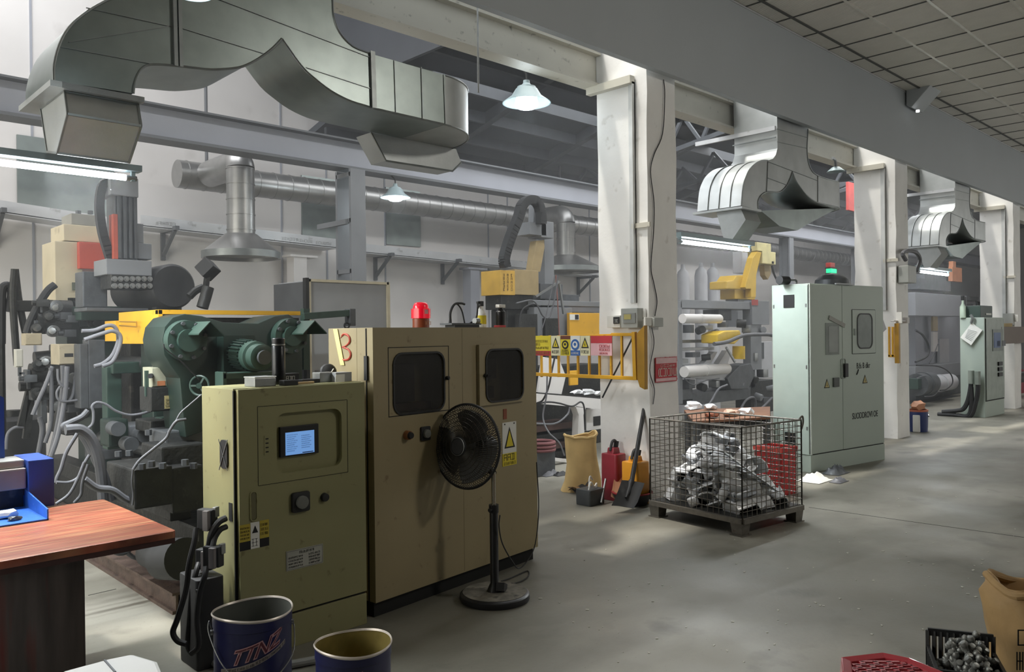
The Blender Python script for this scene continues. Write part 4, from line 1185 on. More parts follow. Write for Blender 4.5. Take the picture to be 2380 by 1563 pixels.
q = P(821, 1494, D=3.32)
R2 = 178/F_PX*3.32/2/1.02
bucket('navy paint bucket with an amber lining at the bottom picture edge', Vector((q.x, q.y, 0)), R2, q.z, .02, 2.0, False, mat('bucket_amber_lining', '#7d7040', .35, var=.25, vscale=9), ang-.75, q.z-.17)
# ------------------------------------------------------------------ green die casting machine behind the cabinets
def fb(mb, x0, y0, x1, y1, Y, d):
    """block whose front stands at plane Y, outlined by a photo rectangle, d deep"""
    xa = P(x0, (y0+y1)/2, Y=Y).x; xb = P(x1, (y0+y1)/2, Y=Y).x
    xm = (x0+x1)/2
    za = P(xm, y1, Y=Y).z; zb = P(xm, y0, Y=Y).z
    return mb.box(xa, xb, Y, Y+d, max(za, 0.001), zb)
def fp(mb, pts, Y, d):
    return mb.prism([P(a, b, Y=Y) for a, b in pts], (0, d, 0))
def part(name, m, par, rects, Y, d, bevel=.006):
    first = None
    for r in rects:
        mb = MB(); fb(mb, *r, Y, d)
        o = mb.build(name, m, par, smooth=0, bevel=bevel)
        first = first or o
    return first
dm = thing('die_casting_machine', 'big oily dark green die casting machine behind the control cabinet', 'machine', (2.5, 6.2, 0))
# skid rails on the floor
mb = MB(); mb.box(1.80, 1.88, 4.75, 8.5, .0, .02); mb.box(1.82, 1.835, 4.75, 8.5, .02, .11); mb.box(1.80, 1.88, 4.75, 8.5, .11, .125)
M_skid = mat('rusty_skid', '#5a4a42', .6, .2, var=.3, vscale=10, bump=.2, spots=.3, spotcol='#2a2421')
mb.build('skid_rail', M_skid, dm, smooth=0)
MB().box(1.88, 3.2, 4.8, 8.5, 0.02, .07).build('drip_tray', M_skid, dm, smooth=0)
MB().box(1.98, 2.05, 4.78, 8.45, .05, .17).build('skid_rail', M_skid, dm, smooth=0)
# bed
MB().box(2.06, 3.15, 5.0, 8.3, .07, .42).build('bed', M_dirty, dm, smooth=0, bevel=.02)
part('bed_rail', M_iron, dm, [(225, 1040, 400, 1062)], 6.6, .3)
MB().box(2.0, 2.14, 5.3, 8.2, .42, .56).build('bed_rail', M_dirty, dm, smooth=0, bevel=.01)
MB().box(2.75, 2.95, 5.3, 8.2, .42, .60).build('bed_rail', M_dirty, dm, smooth=0, bevel=.01)
# near base blocks
part('base_block', M_dirty, dm, [(312, 1088, 402, 1180), (400, 1085, 475, 1190)], 4.95, .5, .012)
part('clamp_block', M_dirty, dm, [(375, 1035, 480, 1085)], 5.1, .35, .012)
part('clamp_step', M_iron, dm, [(385, 1000, 470, 1035)], 5.3, .3, .012)
part('guide_block', M_dirty, dm, [(350, 975, 470, 1002)], 5.6, .3, .012)
# end housing
fpd = MB()
fp(fpd, [(377, 790), (383, 760), (402, 738), (430, 730), (470, 735), (520, 750), (600, 752), (640, 735), (672, 731), (702, 752), (704, 900), (640, 915), (480, 915), (476, 1003), (432, 1018), (424, 950), (418, 880), (398, 852), (382, 826)], 5.2, .35)
hs = fpd.build('end_housing', M_dgreen, dm, smooth=25, bevel=.01)
for cx, cy, r in ((428, 792, 50), (668, 782, 48)):
    c = P(cx, cy, Y=5.2)
    R = r/F_PX*4.95
    d = MB().cyl(c, c+Vector((0, -.06, 0)), R, R*.96, 40); d.cyl(c+Vector((0, -.06, 0)), c+Vector((0, -.09, 0)), R*.55, seg=32)
    fl = d.build('end_flange', M_dgreen2, dm, smooth=40)
    mb = MB()
    for k in range(8):
        a = k*math.pi/4+.3; p = c+Vector((math.cos(a)*R*.85, -.06, math.sin(a)*R*.85)); MB().cyl(p, p+Vector((0, -.02, 0)), .012, seg=8).build('bolt', M_iron, fl)
def gable(a, b, c, back, name):
    Yg = 4.95
    A, B, C = [P(*q, Y=Yg) for q in (a, b, c)]
    L = .36
    mb = MB(); e = Vector((0, L, 0)); th = Vector((0, 0, -.008))
    mb.prism([A, B, B+th, A+th], e); mb.prism([B, C, C+th, B+th], e)
    mb.build(name, M_dgreen2, dm, smooth=0)
gable((462, 776), (489, 747), (522, 780), 0, 'cover_hood')
gable((705, 775), (732, 745), (760, 774), 0, 'cover_hood')
# electric motor on the end housing
c = P(545, 822, Y=5.2); c2 = P(612, 831, Y=4.8)
ax_ = (c2-c).normalized(); ln = (c2-c).length; R = .092
MB().rbox(c.x-.12, c.x+.10, 5.10, 5.2, c.z-.12, c.z+.12, .01, 'y').build('motor_mount', M_dgreen, dm, smooth=0)
mo = MB().lathe([(0, 0), (R*1.1, 0), (R*1.1, .03), (R, .035), (R, ln*.62), (R*1.06, ln*.64), (R*1.06, ln*.78), (R*.9, ln*.8), (R*.9, ln*.98), (R*.7, ln), (0, ln)], c, 36, ax=ax_).build('motor', M_dgreen2, dm, smooth=40)
mb = MB()
_, uu, ww = frame_of(ax_)
for k in range(26):
    a = k*2*math.pi/26; p = c+(uu*math.cos(a)+ww*math.sin(a))*R*1.05
    mb.bar(p+ax_*.05, p+ax_*ln*.6, .006, .016, up=(uu*math.cos(a)+ww*math.sin(a)))
mb.build('cooling_fin', M_dgreen, mo, smooth=0)
MB().cyl(c+ax_*ln*.98, c+ax_*(ln*1.06), R*.5, seg=24).build('motor_cap', M_iron, mo)
# pedestal table below the motor
part('side_shelf', M_dgreen2, dm, [(518, 865, 640, 880), (518, 865, 528, 905)], 4.9, .12)
# handwheel
c = P(464, 897, Y=5.1)
mb = MB(); _, uu, ww = frame_of((-.75, -.66, 0))
mb.tube([c+(uu*math.cos(k*math.pi/14)+ww*math.sin(k*math.pi/14))*.062 for k in range(28)], .008, 8, smooth=False, closed=True)
for k in range(3):
    a = k*2*math.pi/3; mb.bar(c, c+(uu*math.cos(a)+ww*math.sin(a))*.06, .012)
mb.cyl(c+Vector((-.01, -.01, 0)), c+Vector((.04, .08, 0)), .018, seg=14)
mb.build('handwheel', M_dgreen2, dm)
# main body behind, with open middle: posts, tie bars, platens
mb = MB(); mb.box(2.12, 3.2, 5.9, 6.15, .42, 1.66); mb.build('rear_platen', M_dgreen, dm, smooth=0, bevel=.02)
MB().box(2.12, 3.2, 7.3, 7.7, .42, 1.72).build('fixed_platen', M_dgreen, dm, smooth=0, bevel=.02)
MB().box(2.2, 3.1, 6.6, 6.85, .5, 1.6).build('moving_platen', M_dirty, dm, smooth=0, bevel=.02)
mb = MB()
for x in (2.2, 3.05):
    for z in (.78, 1.42): mb.cyl((x, 5.6, z), (x, 8.0, z), .055, seg=20)
mb.build('tie_bar', mat('polished_bar', '#6f7274', .3, .8, var=.15), dm)
part('green_post', M_dgreen2, dm, [(249, 852, 284, 1045)], 6.3, .12, .008)
part('green_post_cap', M_dgreen2, dm, [(262, 842, 345, 868)], 6.25, .2, .008)
part('dark_post', M_iron, dm, [(186, 800, 206, 950), (206, 790, 245, 950)], 6.7, .15, .006)
part('slide_plate', mat('slide_grey', '#84878c', .45, .3, var=.1), dm, [(300, 985, 420, 1010)], 6.2, .3, .01)
part('lower_valve', M_dgreen, dm, [(252, 975, 300, 1040)], 6.05, .2, .02)
part('wedge_foot', M_dgreen2, dm, [(372, 970, 432, 1052)], 5.7, .12, .02)
for px, py in ((262, 995), (292, 1030), (322, 1010)):
    c = P(px, py, Y=6.0); MB().cyl(c, c+Vector((0, -.12, 0)), .05, seg=20).build('valve_cap', M_iron, dm)
# yellow guard frame on top
gx = P(368, 760, Y=5.55).x
zt_, zb_ = P(368, 720, Y=5.55).z, P(368, 800, Y=5.55).z
gy = P(276, 760, X=gx).y
gd = MB(); gd.box(gx, gx+.03, 5.55, gy, zb_, zt_)
gd.build('guard_side', M_yellow, dm, smooth=0, bevel=.003)
gx2 = P(705, 722, Y=5.55).x
MB().box(gx, gx2, 5.55, 5.6, zt_-.03, zt_).build('guard_rail', M_yellow, dm, smooth=0)
MB().box(gx-.02, gx+.04, gy, gy+.25, zb_+.02, zt_-.06).build('guard_end', M_yellow, dm, smooth=0)
a, b = P(280, 748, X=gx-.01), P(316, 748, X=gx-.01)
mb = MB(); mb.tube([P(278, 757, X=gx), P(278, 757, X=gx-.03), P(318, 760, X=gx-.03), P(317, 749, X=gx-.03), P(278, 748, X=gx-.03)], .005, 8, smooth=False)
mb.build('guard_handle', mat('handle_ochre', '#8f6a1e', .5), dm)
MB().box(gx+.05, gx2, 5.62, 5.66, zb_-.1, zt_-.05).build('guard_back', M_dirty, dm, smooth=0)
# injection end at far left: green posts, cylinders
part('injection_block', M_dgreen, dm, [(155, 690, 187, 800), (185, 700, 215, 760)], 7.6, .35, .01)
part('injection_plate', M_dgreen2, dm, [(187, 712, 285, 745)], 7.2, .3, .01)
part('injection_body', M_dirty, dm, [(205, 740, 262, 800), (150, 800, 250, 1010)], 7.8, .5, .02)
mb = MB()
for (x0, y0, x1, y1, r) in ((95, 716, 165, 718, .07), (85, 752, 160, 752, .09), (70, 868, 150, 862, .08), (45, 899, 100, 897, .04), (80, 835, 130, 830, .06), (110, 925, 165, 915, .09)):
    a, b = P(x0, y0, Y=7.5), P(x1, y1, Y=7.5); MB().cyl(a, b, r, seg=18).build('guide_cylinder', M_dirty, dm)
mb = MB()
for (x0, y0, x1, y1) in ((95, 708, 155, 728), (80, 745, 100, 760), (140, 740, 165, 765), (62, 860, 72, 905), (75, 905, 135, 930), (95, 930, 110, 985)):
    mbx = MB(); fb(mbx, x0, y0, x1, y1, 7.45, .12); mbx.build('flange_block', M_iron, dm, smooth=0, bevel=.008)
mb = MB()
for x0, y0, x1, y1 in ((70, 900, 48, 990), (75, 900, 60, 1020), (128, 850, 118, 960)):
    mb.bar(P(x0, y0, Y=7.6), P(x1, y1, Y=7.6), .05)
mb.build('strut', M_dirty, dm, smooth=0)
rnf = random.Random(31)
for k, (px, py) in enumerate(((100, 705), (118, 735), (132, 712), (150, 735), (90, 765), (125, 770), (165, 742), (205, 735), (222, 752), (70, 880), (92, 850), (108, 842), (120, 905), (88, 915), (140, 945), (168, 950), (196, 960), (176, 880), (160, 775), (215, 790), (232, 775), (248, 815))):
    c = P(px, py, Y=7.38)
    mb = MB()
    if k % 3: mb.cyl(c, c+Vector((rnf.uniform(-.03, .0), -.06, rnf.uniform(-.02, .02))), rnf.uniform(.02, .04), seg=8); mb.cyl(c+Vector((0, .0, 0)), c+Vector((0, .05, 0)), .05, seg=14)
    else: mb.cbox(c, .09, .08, .06, rnf.uniform(-.3, .3)); mb.cyl(c, c+Vector((-.08, 0, 0)), .022, seg=8)
    mb.build('fitting', (M_iron, M_dirty, M_steel)[k % 3 if k % 4 else 1], dm, smooth=30, bevel=.003)
for k, (px, py) in enumerate(((330, 1092), (352, 1086), (378, 1090), (430, 1082), (450, 1090), (300, 1060), (275, 1062), (345, 1012), (405, 992), (440, 990))):
    c = P(px, py, Y=4.93 if py > 1075 else 5.5)
    MB().cyl(c, c+Vector((0, 0, .035)), .022, seg=6).build('bed_bolt', M_iron, dm)
# pump under the bench line
mb = MB().cyl(P(385, 1300, Y=4.85), P(430, 1300, Y=4.6), .12, seg=28); mb.cyl(P(350, 1285, Y=5.1), P(385, 1300, Y=4.85), .09, seg=24)
mb.build('pump_motor', M_rubber, dm)
mb = MB()
for px, r in ((285, .07), (330, .10)):
    c = P(px, 1262, Y=5.4); mb.tube([c+Vector((r*math.cos(k*math.pi/10), 0, r*math.sin(k*math.pi/10))) for k in range(20)], .014, 8, smooth=False, closed=True)
mb.build('coiled_pipe', M_hose, dm)

def small_box(name, label, cat, rect, Y, d, m, mlid=None, bevel=.004):
    x0, y0, x1, y1 = rect
    c = P((x0+x1)/2, y1, Y=Y)
    t = thing(name, label, cat, c)
    part('case', m, t, [rect], Y, d, bevel)
    part('lid', mlid or m, t, [(x0+2, y0+2, x1-2, y1-2)], Y-.012, .012, .003)
    return t
M_beigebox = mat('junction_beige', '#a99e86', .55, var=.12, vscale=9, spots=.2, spotcol='#5f5647')
b1 = small_box('junction_box', 'beige junction box with hoses below it, left of the green post', 'junction box', (136, 800, 180, 848), 6.9, .22, M_beigebox)
part('port', M_gasket, b1, [(150, 822, 170, 830)], 6.885, .01, 0)
small_box('junction_box', 'small beige box under the guide rods at far left', 'junction box', (58, 775, 98, 803), 7.3, .12, M_beigebox)
sb2 = small_box('limit_switch', 'small white switch box hanging at the far left wall', 'switch box', (36, 812, 54, 854), 7.3, .06, mat('switch_white', '#b9b7ad', .5))
part('switch_arm', M_iron, sb2, [(43, 854, 50, 875), (45, 866, 58, 871)], 7.3, .03, 0)
b3 = small_box('valve_box', 'cream valve box with a cable loop on the green machine', 'valve box', (352, 854, 400, 900), 5.45, .16, mat('valve_cream', '#a3a38e', .5, spots=.15, spotcol='#4c4a3f'))
part('label', mat('label_orange', '#b8754d', .6), b3, [(366, 886, 384, 897)], 5.435, .005, 0)
c = P(352, 874, Y=5.44); MB().cyl(c, c+Vector((-.02, -.03, 0)), .016, seg=12).build('gland', M_gasket, b3)
part('mount_plate', M_dgreen2, b3, [(338, 862, 350, 922)], 5.5, .02, 0)
b4 = small_box('terminal_box', 'black box with a yellowed label below the cream valve box', 'terminal box', (350, 900, 410, 956), 5.43, .2, M_dirty)
lbx = part('label', mat('label_old', '#9c9062', .6), b4, [(383, 920, 405, 950)], 5.412, .005, 0)
c = P(385, 938, Y=5.409)
mb = MB()
for k in range(3): glyphs(mb, lambda u, v, d, c=c: (c.x+u, c.y-d, c.z+v), 0, -.02+k*.02, .045, .008, 4, k)
mb.build('label_print', M_ink, lbx, smooth=0)
# green swivel arm with a clamp, reaching over the cream cabinet
t = thing('swivel_arm', 'green swivel arm with an eye clamp above the green machine', 'arm', P(705, 735, Y=5.4))
a, b = P(704, 736, Y=5.4), P(812, 728, Y=5.4)
MB().bar(a, b, .045, .05).build('arm_beam', M_dgreen2, t, smooth=0, bevel=.003)
part('arm_end', M_iron, t, [(814, 718, 827, 758)], 5.37, .08, .004)
c = P(806, 757, Y=5.37); _, uu, ww = frame_of((0, 1, 0))
MB().tube([c+(uu*math.cos(k*math.pi/10)+ww*math.sin(k*math.pi/10))*.022 for k in range(20)], .007, 8, smooth=False, closed=True).build('eye', M_rubber, t)
MB().bar(P(709, 718, Y=5.45), P(709, 860, Y=5.45), .05).build('arm_post', M_dgreen2, t, smooth=0)

# ------------------------------------------------------------------ linear ladle axis with valve block
YA = 6.55
t = thing('linear_axis', 'tall grey fluted robot axis with a block of round valves', 'robot axis', P(290, 720, Y=YA))
mb = MB(); fb(mb, 268, 442, 319, 604, YA, .2)
for px in (276, 289, 302, 314):
    q = P(px, 520, Y=YA); qt, qb = P(px, 455, Y=YA), P(px, 602, Y=YA)
    mb.box(q.x-.012, q.x+.012, YA-.02, YA, qb.z, qt.z)
mb.build('column', M_iron, t, smooth=0, bevel=.004)
part('top_cap', M_latt, t, [(256, 412, 322, 456)], YA-.03, .26)
part('red_strip', mat('faded_red', '#b5533f', .6), t, [(264, 498, 274, 602)], YA-.02, .1, 0)
part('valve_body', M_latt, t, [(247, 604, 353, 640)], YA-.06, .3, .006)
vb = part('valve_row', M_dirty, t, [(258, 640, 353, 672)], YA-.05, .25, .004)
for j in range(2):
    for k in range(7):
        c = P(265+k*13.6, 649+j*16, Y=YA-.05)
        mb = MB().cyl(c, c+Vector((0, -.02, 0)), .021, seg=14); mb.cyl(c+Vector((0, -.02, 0)), c+Vector((0, -.032, 0)), .012, seg=10)
        mb.build('valve', M_steel, vb)
part('motor_box', M_latt, t, [(320, 566, 353, 603), (318, 520, 334, 566)], YA+.05, .15)
part('carriage', M_iron, t, [(192, 632, 250, 715)], YA+.25, .2, .01)
part('foot_plate', M_iron, t, [(200, 716, 345, 724)], YA, .3, .004)
mb = MB()
cp = catmull([P(258, 425, Y=YA+.05), P(238, 432, Y=YA+.05), P(231, 480, Y=YA+.05), P(238, 540, Y=YA+.05), P(256, 602, Y=YA+.05)], 6)
for a, b in zip(cp[:-1], cp[1:]): mb.bar(a, b+(b-a)*.2, .06, .05, up=(0, 1, 0))
mb.build('drag_chain', M_rubber, t, smooth=0)

# ------------------------------------------------------------------ cream accumulator tower with red block
YT = 7.6
t = thing('press_tower', 'stained cream machine tower with a red block at far left', 'tower', P(180, 720, Y=YT))
M_tow = mat('tower_cream', '#c9bda0', .55, var=.1, vscale=3, spots=.2, spotcol='#8a7a5c', spscale=6)
part('lower_column', M_tow, t, [(128, 562, 192, 702)], YT, .4, .006)
part('upper_column', M_tow, t, [(148, 524, 236, 562)], YT+.02, .4, .006)
part('top_cap', mat('cap_grey', '#8d8b82', .6), t, [(166, 498, 223, 524)], YT+.05, .3, .006)
mb = MB()
for px in (182, 210):
    c = P(px, 498, Y=YT+.12); mb.cyl(c, c+Vector((0, 0, .03)), .022, seg=10)
mb.build('cap_bolt', M_iron, t)
part('red_block', mat('block_red', '#b8452f', .5, var=.08), t, [(184, 564, 250, 626)], YT-.06, .4, .006)
part('lower_window', mat('window_olive', '#5d6353', .4), t, [(168, 657, 190, 675)], YT-.012, .01, 0)
part('base', M_dgreen, t, [(135, 700, 200, 722)], YT, .4, .006)

# black accumulator tank lying on the machine, and the hammer shaped lever
c = P(404, 666, Y=6.5); R = 55/F_PX*6.15
t = thing('accumulator_tank', 'black horizontal pressure tank behind the valve block', 'tank', c)
MB().lathe([(0, 0), (R*.9, 0), (R, .03), (R, .95), (0, .98)], c, 40, ax=(0, 1, 0)).build('shell', M_rubber, t, smooth=40)
MB().box(c.x-.1, c.x+.1, 6.6, 6.7, c.z-R-.08, c.z-R+.02).build('saddle', M_dirty, t, smooth=0)
t = thing('lever_weight', 'black square headed lever standing on the green machine', 'lever', P(478, 715, Y=6.2))
c = P(483, 626, Y=6.2)
MB().cbox(c, .12, .12, .12, .6, .75, .3).build('weight', M_rubber, t, smooth=0, bevel=.008)
MB().bar(P(482, 640, Y=6.2), P(472, 716, Y=6.2), .05, .03).build('handle', M_dirty, t, smooth=0)
mb = MB(); mb.tube([P(470, 716, Y=6.15), P(478, 690, Y=6.15), P(484, 668, Y=6.15)], .045, 14); mb.tube([P(440, 690, Y=6.3), P(455, 676, Y=6.3), P(472, 668, Y=6.3)], .03, 10)
mb.build('pivot', M_dirty, t)

# leaning pipe stand at the far left wall
t = thing('pipe_stand', 'dark pipe stand with a hook against the wall, left edge', 'stand', P(40, 860, Y=8.3))
mb = MB(); mb.tube([P(35, 626, Y=8.3), P(44, 700, Y=8.3), P(60, 780, Y=8.3)], .03, 10); mb.tube([P(34, 626, Y=8.25), P(30, 700, Y=8.25), P(40, 850, Y=8.25)], .03, 10)
mb.build('leg', M_dirty, t)
MB().tube([P(3, 800, Y=8.3), P(4, 690, Y=8.3), P(10, 665, Y=8.3), P(24, 668, Y=8.3), P(26, 690, Y=8.3), P(19, 725, Y=8.3)], .035, 10).build('hook', M_rubber, t)
MB().bar(P(18, 712, Y=8.3), P(76, 712, Y=8.3), .1, .1).build('clamp', M_dirty, t, smooth=0, bevel=.01)
MB().tube([P(3, 800, Y=8.3), P(5, 950, Y=8.3), P(6, 1040, Y=8.3)], .03, 10).build('pole', M_dirty, t)
t = thing('oil_drum', 'dark squat drum on the floor by the wall, far left', 'drum', P(40, 1040, Y=9.1))
c = P(30, 975, Y=9.1)
MB().lathe([(0, 0), (.28, 0), (.28, c.z), (.2, c.z+.03), (0, c.z+.03)], (c.x, c.y, 0), 32).build('drum_body', M_rubber, t, smooth=40)
MB().cyl((c.x, c.y, c.z+.03), (c.x, c.y, c.z+.09), .08, seg=18).build('drum_cap', M_dirty, t)

# ------------------------------------------------------------------ hoses and cables
M_hoseg = mat('hose_pale_grey', '#68696e', .5, var=.1)
def hose(name, label, pts, r, m, Y, cat='hose'):
    q = []
    for i, p in enumerate(pts):
        y = p[2] if len(p) > 2 else Y
        q.append(P(p[0], p[1], Y=y))
    r = r*.62
    for v in q: v.z = max(v.z, r)
    return tag(MB().tube(q, r, 10, n=6).build(name, m), label, cat)
G = None
hose('hydraulic_hose', 'thick black hose arching from the cream tower to the wall stand', [(128, 662), (112, 675), (92, 705), (72, 745), (62, 775)], .05, M_rubber, 7.5)
hose('hydraulic_hose', 'straight pale hose slanting from the junction box to lower left', [(122, 852), (108, 890), (88, 935), (76, 965)], .025, M_hoseg, 6.9)
hose('hydraulic_hose', 'grey hose falling straight below the left side of the junction box', [(118, 855), (120, 920), (118, 985), (105, 1030)], .025, M_hose, 6.9)
hose('hydraulic_hose', 'grey hose falling from under the middle of the junction box', [(146, 850), (146, 900), (135, 980), (118, 1060)], .03, M_hose, 6.85)
hose('hydraulic_hose', 'pale hose falling from the junction box, second from its right', [(156, 852), (150, 930), (135, 1010), (118, 1062)], .03, M_hoseg, 6.8)
hose('hydraulic_hose', 'thin hose looping at the right side of the junction box', [(134, 858), (136, 885), (148, 900), (160, 904)], .015, M_hoseg, 6.8)
hose('hydraulic_hose', 'thin ring of hose halfway down the hose bundle', [(140, 898), (132, 912), (135, 928), (150, 934), (182, 930)], .014, M_hoseg, 6.78)
hose('hydraulic_hose', 'dark hose slanting right behind the hose bundle', [(178, 860), (170, 915), (160, 935)], .02, M_hose, 6.85)
hose('hydraulic_hose', 'pale hose bending by the wall below the black struts', [(92, 970), (98, 1000), (90, 1050), (86, 1075)], .03, M_hose, 7.0)
hose('hydraulic_hose', 'pale arc of hose low at the wall, left picture edge', [(14, 1045), (18, 1010), (34, 995), (55, 993)], .022, M_hoseg, 7.6)
hose('hydraulic_hose', 'thick sleeved hose pair drooping beside the yellow guard', [(190, 770), (220, 768), (250, 757), (268, 762), (275, 790), (262, 825), (240, 845), (219, 852)], .022, M_hoseg, 5.9)
hose('hydraulic_hose', 'second sleeved hose drooping beside the yellow guard', [(196, 790), (240, 775), (262, 770), (279, 780), (278, 805), (262, 840), (238, 852)], .022, M_hoseg, 5.85)
hose('hydraulic_hose', 'bulky grey hose bundle bending down before the machine bed', [(152, 1000), (172, 998), (190, 1000), (212, 1020), (228, 1060), (236, 1110), (240, 1170)], .05, M_hose, 5.2)
hose('hydraulic_hose', 'second bulky hose behind the bent bundle before the bed', [(185, 1000), (205, 1030), (222, 1065), (242, 1110), (256, 1165)], .045, M_hose, 5.3)
hose('hydraulic_hose', 'grey hose bending back at the top of the bent bundle', [(152, 998), (148, 990), (165, 982), (190, 970), (205, 955)], .03, M_hose, 5.4)
hose('hydraulic_hose', 'white lined hose curving down to the bench corner', [(208, 1058), (195, 1080), (182, 1110), (160, 1122), (131, 1122)], .015, M_hoseg, 5.1)
hose('hydraulic_hose', 'pale hose sweeping from the bundle to the blue machine', [(180, 1008), (155, 1050), (142, 1090), (133, 1110), (131, 1122)], .018, M_hoseg, 5.15)
hose('hydraulic_hose', 'thin pale hose running down toward the blue machine', [(196, 1075), (180, 1115), (160, 1150), (130, 1172)], .014, M_hoseg, 5.05)
hose('hydraulic_hose', 'thin pale hose ending behind the bench', [(205, 1080), (192, 1120), (188, 1150), (172, 1170)], .014, M_hose, 5.0)
hose('hydraulic_hose', 'pale thick hose snaking along the foot of the bed', [(196, 1115), (225, 1135), (260, 1140), (290, 1160), (312, 1168)], .035, M_hoseg, 5.05)
hose('power_cable', 'grey cable arching over and along the green post', [(200, 1000), (215, 985), (217, 960), (214, 945), (225, 936), (245, 940), (270, 956), (300, 965), (330, 962), (352, 955)], .014, M_hoseg, 5.7, 'cable')
hose('power_cable', 'thin cable hanging in a bow from the handwheel', [(468, 918), (440, 942), (420, 960), (408, 980), (395, 1000)], .008, M_hoseg, 5.0, 'cable')
hose('power_cable', 'dark cable sweeping down to the base block', [(432, 975), (410, 980), (395, 1000), (385, 1020), (355, 1045), (325, 1070), (309, 1092)], .014, M_hose, 4.95, 'cable')
hose('power_cable', 'thin cable dropping along the base block front', [(309, 1092), (307, 1120), (310, 1150), (308, 1175)], .01, M_hose, 4.9, 'cable')
hose('power_cable', 'pale cable loop above the cream valve box', [(376, 850), (380, 838), (398, 830), (405, 840), (407, 870), (403, 890), (392, 896)], .009, M_hoseg, 5.42, 'cable')
hose('power_cable', 'thin wire running from the left flange to the handwheel', [(380, 800), (385, 812), (415, 835), (445, 865), (462, 882)], .006, M_rubber, 5.05, 'cable')

# ------------------------------------------------------------------ heavy plug connectors at the green cabinet
t = thing('power_connector', 'topmost black plug connector hanging left of the green cabinet', 'connector', gl(-.15, .25, .7))
def plug(label, cx, cy, D, w, h, hosepts, m_end):
    c = P(cx, cy, D=D)
    t = thing('power_connector', label, 'connector', c)
    mb = MB(); mb.cbox(c, .045, .09, h, .5); mb.build('shell', M_rubber, t, smooth=0, bevel=.006)
    e = c+Vector((-.035, -.05, 0))
    MB().cbox(c+Vector((-.025, -.045, .002)), .02, .03, h*.98, .5).build('end_plate', m_end, t, smooth=0, bevel=.002)
    MB().cbox(c+Vector((.03, -.03, h*.35)), .03, .02, .05, .5).build('latch', M_steel, t, smooth=0, bevel=.003)
    MB().tube([P(a, b, D=d) for a, b, d in hosepts], .014, 10, n=6).build('hose', M_rubber, t)
    return t
M_end = mat('connector_grey', '#6e6a6a', .5)
COL.objects.unlink(t); bpy.data.objects.remove(t)
plug('topmost black plug connector hanging left of the green cabinet', 482, 1207, 3.95, 60, .10, [(456, 1228, 3.9), (452, 1260, 3.88), (440, 1310, 3.86), (432, 1370, 3.86), (412, 1440, 3.86), (402, 1470, 3.86), (412, 1490, 3.86), (432, 1498, 3.86)], M_end)
plug('middle black plug connector half hidden behind the lowest plug', 478, 1300, 4.0, 60, .10, [(462, 1310, 3.98), (456, 1330, 3.95), (446, 1370, 3.94), (440, 1440, 3.94), (436, 1500, 3.95), (450, 1525, 3.95)], M_end)
plug('lowest black plug connector beside the green cabinet foot', 496, 1293, 3.88, 60, .10, [(480, 1318, 3.84), (476, 1340, 3.82), (464, 1380, 3.82), (458, 1440, 3.82), (462, 1500, 3.82), (445, 1520, 3.84)], M_end)
t = thing('connector_stand', 'black sheet metal holder on the floor beneath the plug connectors', 'holder', gl(-.1, .15, 0))
a = gl(-.13, .12, 0)
MB().rbox(a.x-.05, a.x+.09, a.y-.06, a.y+.16, 0, .44, .02, 'z').build('holder_body', M_rubber, t, smooth=30, bevel=.008)
MB().box(a.x-.052, a.x-.02, a.y-.064, a.y-.05, .28, .40).build('holder_plate', M_dirty, t, smooth=0, bevel=.004)
hose_pts = [(525, 1205, 3.95), (508, 1215, 3.92), (492, 1240, 3.9), (486, 1270, 3.9)]
tag(MB().tube([P(a_, b_, D=d) for a_, b_, d in hose_pts], .016, 10).build('corrugated_hose', M_rubber), 'black corrugated hose from the cabinet slot to the middle plug', 'hose')
tag(MB().tube([P(a_, b_, D=d) for a_, b_, d in ((526, 1225, 3.95), (512, 1232, 3.92), (500, 1250, 3.9), (494, 1272, 3.88))], .014, 10).build('corrugated_hose', M_rubber), 'lower black corrugated hose from the cabinet slot to the lowest plug', 'hose')
tag(MB().tube([P(a_, b_, Z=.02) for a_, b_ in ((430, 1530), (445, 1522), (478, 1530), (510, 1545), (600, 1556), (668, 1547), (733, 1535))], .02, 10).build('floor_hose', mat('floor_hose_grey', '#8e8f8c', .5)), 'pale grey hose lying on the floor along the green cabinet', 'hose')

# ------------------------------------------------------------------ grey sheet cabinet behind
YG = 5.95
t = thing('grey_enclosure', 'tall grey sheet enclosure standing behind the green machine', 'cabinet', P(810, 900, Y=YG))
x0, x1 = P(716, 700, Y=YG).x, P(902, 700, Y=YG).x
zt_ = P(810, 656, Y=YG).z
MB().box(x0, x1, YG, YG+.5, 0, zt_).build('cabinet_body', mat('enclosure_grey', '#9b9da0', .5, var=.05), t, smooth=0)
mb = MB(); mb.box(x0-.012, x0+.02, YG-.015, YG+.0, 0, zt_+.012); mb.box(x1-.02, x1+.012, YG-.015, YG, 0, zt_+.012); mb.box(x0, x1, YG-.015, YG, zt_-.01, zt_+.012)
mb.build('edge_frame', mat('enclosure_edge', '#c9c0a8', .5), t, smooth=0)
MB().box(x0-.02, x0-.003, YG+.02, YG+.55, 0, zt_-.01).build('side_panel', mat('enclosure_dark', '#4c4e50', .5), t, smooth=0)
MB().box(x0-.03, x0, YG-.02, YG+.03, .9, zt_+.02).build('hinge_post', M_gasket, t, smooth=0)
mb = MB(); glyphs(mb, lambda u, v, d: (x0+.05+u, YG-d, 1.32+v), 0, 0, .1, .012, 8, 4); glyphs(mb, lambda u, v, d: (x0+.05+u, YG-d, 1.30+v), 0, 0, .09, .01, 8, 5)
mb.prism([(x1-.62, YG-.0005, 1.2), (x1-.52, YG-.0005, 1.2), (x1-.57, YG-.0005, 1.28)], (0, -.001, 0))
mb.build('door_print', M_iron, t, smooth=0)
